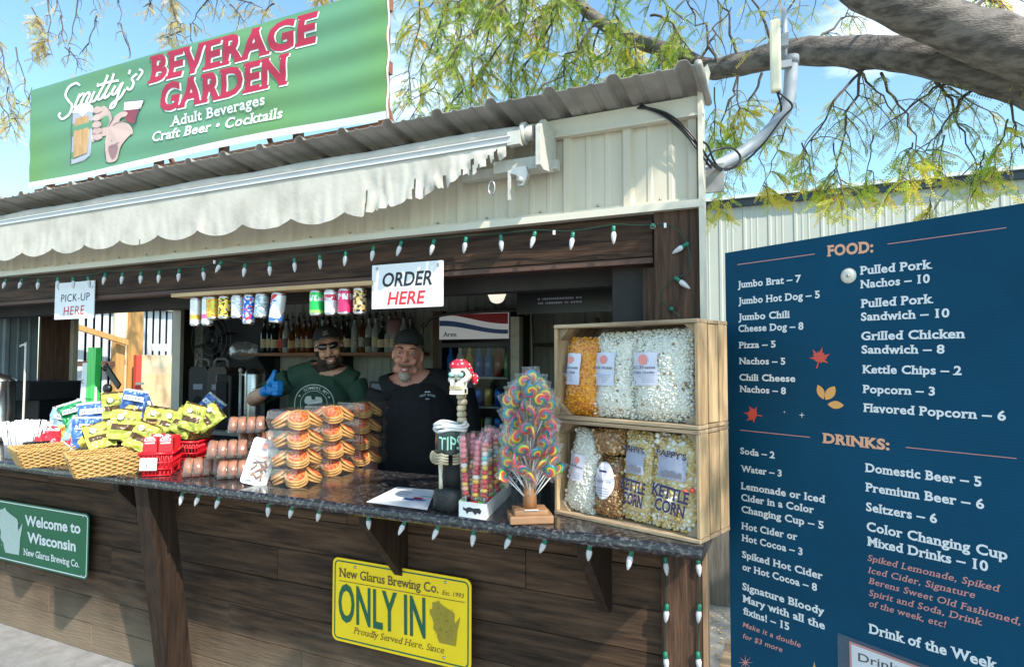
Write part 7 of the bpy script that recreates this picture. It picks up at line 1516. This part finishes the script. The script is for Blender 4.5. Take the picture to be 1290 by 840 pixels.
scatter(2600, -.6, .8, 2.2, 5.5); scatter(90, -5.5, 1, .3, 2.1)
o = link_mesh('fallen_leaves', npmesh('fallen_leaves', np.array(V), np.array(Fc), LFM, np.array(MI))); prop(o, 'small dry leaves scattered on the ground', kind='stuff'); prop(o, cat='leaves')
# ------------------------------------------------------------------ the honey locust over the stall
BARK = mat('honey_locust_bark', (.21, .185, .165), .85, col2=(.075, .065, .06), vs=5, stretch=(1.2, 4, 4), bump=1, bs=34, detail=10, contrast=(.38, .6)); TWIG = mat('twig_bark', (.09, .072, .058), .8)
tree = thing('honey_locust_tree', 'old honey locust with heavy grey limbs and thin yellowing leaves over the stall', 'tree', (5.2, 4.6, 0))
def limb(pts, r0, r1, n=14, k=8, rough=.10, name='limb'):
    q = smooth_open([tuple(p) for p in pts], k); m_ = len(q); b = MB(); rr = [(r0 + (r1 - r0) * i / (m_ - 1)) * (1 + rough * noise.noise(Vector((i * .35, r0 * 9, 0)))) for i in range(m_)]
    b.tube(q, rr, n)
    for i, v in enumerate(b.v):
        c_ = Vector(q[min(i // n, m_ - 1)]); d = Vector(v) - c_
        b.v[i] = tuple(c_ + d * (1 + rough * 1.1 * noise.noise(Vector(v) * 7) + rough * .5 * noise.noise(Vector(v) * 22)))
    return part(b, name, BARK if r0 > .03 else TWIG, tree, fix=False)
LA = [atY(1420, 118, 4.3), atY(1290, 66, 4.1), atY(1180, 26, 4.0), atY(1080, -22, 3.9), atY(960, -120, 3.9), atY(700, -260, 3.8)]
limb([Vector((5.2, 4.6, 0)), Vector((5.1, 4.6, 1.4)), Vector((4.6, 4.5, 2.6)), Vector((3.6, 4.4, 3.3))] + LA[:1], .40, .17, 18, name='trunk')
limb(LA, .165, .08, 18)
LB = [atY(1330, 118, 4.35), atY(1250, 92, 4.3), atY(1160, 72, 4.3), atY(1080, 66, 4.4), atY(1000, 66, 4.5), atY(930, 82, 4.6), atY(890, 86, 4.7), atY(840, 64, 4.9), atY(770, 38, 5.1), atY(700, -20, 5.3)]
limb(LB, .125, .045, 16)
leafpts = []
rs = random.Random(31)
def branch(p, q, sag, r0, n=9, jit=.05, twigs=1.0, dens=1.0, col=None, tl=(.18, .45)):
    p, q = Vector(p), Vector(q); pts = []; L0 = (q - p).length
    for i in range(n + 1):
        u = i / n; w2 = p.lerp(q, u); w2.z += sag * math.sin(math.pi * u) * L0; w2 += Vector((rs.gauss(0, 1), rs.gauss(0, 1), rs.gauss(0, 1))) * jit * L0 * .5 * min(1, u * 3); pts.append(w2)
    TW.append((pts, r0, r0 * .3)); nt_ = int(L0 / .066 * twigs)
    for k in range(nt_):
        u = rs.uniform(.12, 1); i = min(int(u * n), n - 1); s_ = pts[i].lerp(pts[i + 1], u * n - i); l = rs.uniform(*tl); d = (Vector((rs.gauss(0, 1), rs.gauss(0, 1), rs.gauss(-.3, .6)))).normalized(); tp = [s_]
        for j in range(5): d = (d + Vector((rs.gauss(0, .22), rs.gauss(0, .22), -.33))).normalized(); tp.append(tp[-1] + d * l / 5)
        TW.append((tp, .0042, .0016))
        for j in range(5):
            for m_ in range(3):
                if rs.random() < dens: leafpts.append((tp[j].lerp(tp[j + 1], rs.random()), d.copy(), col))
TW = []
# dense hanging part left of the corner: px targets
def B(x0, y0, Ya, x1, y1, Yb, **kw): branch(atY(x0, y0, Ya), atY(x1, y1, Yb), kw.pop('sag', .12), kw.pop('r0', .012), **kw)
for (x0, y0, x1, y1) in ((700, -20, 520, 120), (690, -40, 560, 200), (720, -10, 610, 190), (760, 30, 660, 190), (740, 10, 700, 180), (780, 40, 740, 160), (800, 45, 780, 150), (640, -60, 500, 60), (620, -60, 530, 250), (660, -60, 600, 60), (720, -30, 680, 90), (760, -10, 800, 90), (680, -40, 640, 130), (600, -50, 500, 190), (840, 60, 830, 110), (820, 20, 870, 70), (740, -60, 860, 20)):
    B(x0, y0, 4.9, x1, y1, rs.uniform(4.2, 5.6), twigs=1.25, dens=.85, col='g')
for (x0, y0, x1, y1) in ((560, -60, 505, 150), (640, -30, 580, 250), (700, -20, 640, 215), (760, 30, 720, 170), (650, -60, 560, 60), (790, 40, 800, 120), (700, -60, 740, 60), (620, -40, 620, 120)):
    B(x0, y0, 5.2, x1, y1, rs.uniform(4.6, 6.0), twigs=1.1, dens=.8, col='y')
# over and beyond the corner, in front of the sky on the right
for (x0, y0, x1, y1) in ((905, 84, 860, -10), (930, 80, 900, -20), (960, 76, 1010, -10), (985, 70, 930, -30), (880, 80, 920, 10), (1020, 66, 1080, 10)): B(x0, y0, 4.6, x1, y1, rs.uniform(4.3, 5.2), twigs=.7, dens=.35, sag=.05, col='m')
for (x0, y0, x1, y1) in ((1085, 88, 1050, 255), (1090, 86, 1000, 215), (1110, 92, 1160, 200), (1180, 100, 1230, 215), (1230, 108, 1170, 190), (1260, 112, 1290, 190), (1000, 86, 960, 200), (960, 92, 930, 180), (930, 96, 905, 190), (1200, 100, 1110, 165), (1150, 92, 1260, 150), (1075, 84, 1130, 150)): B(x0, y0, 4.4, x1, y1, rs.uniform(4.0, 5.0), twigs=.8, dens=.50, sag=.06, col='m', r0=.010)
for (x0, y0, x1, y1) in ((930, 96, 925, 250), (900, 110, 905, 265), (1050, 180, 1060, 262), (990, 160, 960, 240), (1100, 170, 1090, 240), (1190, 170, 1170, 262), (1240, 190, 1230, 240), (1270, 150, 1250, 225), (1150, 180, 1140, 232), (1010, 180, 1030, 245)): B(x0, y0, 4.3, x1, y1, rs.uniform(3.9, 4.5), twigs=1.1, dens=.85, sag=.04, col='b', r0=.006, tl=(.10, .22))
for (x0, y0, x1, y1) in ((1290, 60, 1200, -20), (1220, 20, 1300, -30), (1120, -10, 1180, -40), (1060, 0, 1000, -30)): B(x0, y0, 4.2, x1, y1, 4.5, twigs=.8, dens=.4, col='y')
# bare hanging ends over the banner at the upper left, from a high limb
LC = [LA[-2], atY(760, -330, 4.2), atY(500, -260, 4.4), atY(250, -200, 4.6), atY(60, -140, 4.8)]; limb(LC, .08, .035, 10)
for pts, tw_, dn in ((((70, -60), (76, 20), (82, 60), (110, 92)), .8, .05), (((120, -60), (98, 0), (88, 60), (84, 82)), .6, .05), (((150, -40), (152, 30), (165, 74)), .9, .08), (((100, -50), (122, 20), (112, 55), (100, 70)), 1.0, .1), (((30, -60), (60, 0), (66, 70)), .5, .10), (((250, -60), (262, 0), (240, 30), (240, 52)), 1.2, .16), (((200, -50), (215, 5), (228, 40), (205, 50)), 1.4, .45), (((280, -60), (300, 0), (330, 10)), 1.2, .2), (((340, -60), (345, 5), (330, 15)), 1.0, .35), (((-30, -30), (0, 60), (20, 130), (42, 140)), .8, .25), (((20, 60), (36, 130), (40, 110)), .6, .2), (((160, -60), (190, 4), (180, 10)), 1.2, .3), (((40, 10), (60, 52), (40, 56)), 1.5, .6), (((380, -60), (400, -10), (470, 5)), 1.2, .6), (((-10, 60), (0, 130), (22, 170)), 1.2, .5), (((230, -40), (290, 6), (310, 30)), .9, .15), (((10, 110), (14, 150), (28, 150)), .9, .6)):
    for (xa_, ya_), (xb_, yb_) in zip(pts, pts[1:]): B(xa_, ya_, 3.6, xb_, yb_, 3.6, twigs=tw_, dens=dn, sag=.02, jit=.05, col='w', r0=.0075, tl=(.08, .22), n=5)
# unseen crown branches, added to break up the sun on board and counter
for k in range(16):
    c_ = Vector((rs.uniform(.9, 3.0), rs.uniform(.2, 2.3), rs.uniform(3.5, 4.4))); branch(c_ + Vector((.8, .9, .5)), c_, .05, .012, twigs=1.3, dens=.8, col='g')
limb([atY(1290, 72, 4.1), Vector((3.4, 2.6, 4.3)), Vector((2.4, 1.4, 4.5)), Vector((1.2, .6, 4.4))], .12, .03, 10)
nb = MB()
for pts, a, c_ in TW: nb.tube([tuple(p) for p in pts], [a + (c_ - a) * i / (len(pts) - 1) for i in range(len(pts))], 5 if a > .006 else 3, caps=False)
prop(part(nb, 'twigs', TWIG, tree, fix=False), kind='stuff')
LM = {'g': leafmat('leaf_green', (.22, .38, .04), (.40, .50, .06)), 'y': leafmat('leaf_yellow', (.80, .52, .04), (.60, .58, .08)), 'm': leafmat('leaf_olive', (.24, .34, .10), (.42, .42, .14)), 'b': leafmat('leaf_bright', (.48, .62, .07), (.74, .58, .06)), 'w': leafmat('leaf_pale_gold', (.55, .42, .16), (.62, .50, .26))}
keys = list(LM); nrs = np.random.RandomState(5); Vs, Fs, Ms = [], [], []; cnt = 0
mixp = {'g': ['g'] * 7 + ['b', 'y', 'm'], 'y': ['y'] * 6 + ['b', 'g'], 'm': ['m'] * 6 + ['g', 'b', 'y'], 'b': ['b'] * 6 + ['y', 'g', 'y'], 'w': ['w'] * 4 + ['y']}
for (p, d, col) in leafpts:
    d = Vector((d.x + rs.gauss(0, .9), d.y + rs.gauss(0, .9), d.z * .6 - .35 + rs.gauss(0, .3))).normalized(); side = d.cross(Vector((rs.gauss(0, 1), rs.gauss(0, 1), rs.gauss(0, 1)))).normalized(); nrm = d.cross(side); Lf = rs.uniform(.065, .14); ci = keys.index(rs.choice(mixp[col])); nn_ = rs.randint(8, 12)
    for i in range(nn_):
        c_ = p + d * (Lf * (i + .6) / nn_) + Vector((0, 0, -.012 * (i / nn_) ** 2)); ll = (.0135 if col == 'm' else .0150) * (1 - .45 * abs(2 * i / nn_ - .9)); ww = .0042 if col == 'm' else .0050
        for s_ in (-1, 1):
            a = (side * s_ + d * .35 + nrm * rs.gauss(0, .22)).normalized(); e_ = a.cross(nrm).normalized() * ww; tip = c_ + a * ll; mid = c_ + a * ll * .5
            Vs.extend([tuple(c_), tuple(mid + e_), tuple(tip), tuple(mid - e_)]); Fs.append((cnt, cnt + 1, cnt + 2, cnt + 3)); Ms.append(ci); cnt += 4
me = npmesh('foliage', np.array(Vs) - np.array(tree.location), np.array(Fs), [LM[k] for k in keys], np.array(Ms))
o = link_mesh('foliage', me, tree); o['kind'] = 'stuff'
print('leaflets', len(Fs), 'fronds', len(leafpts))
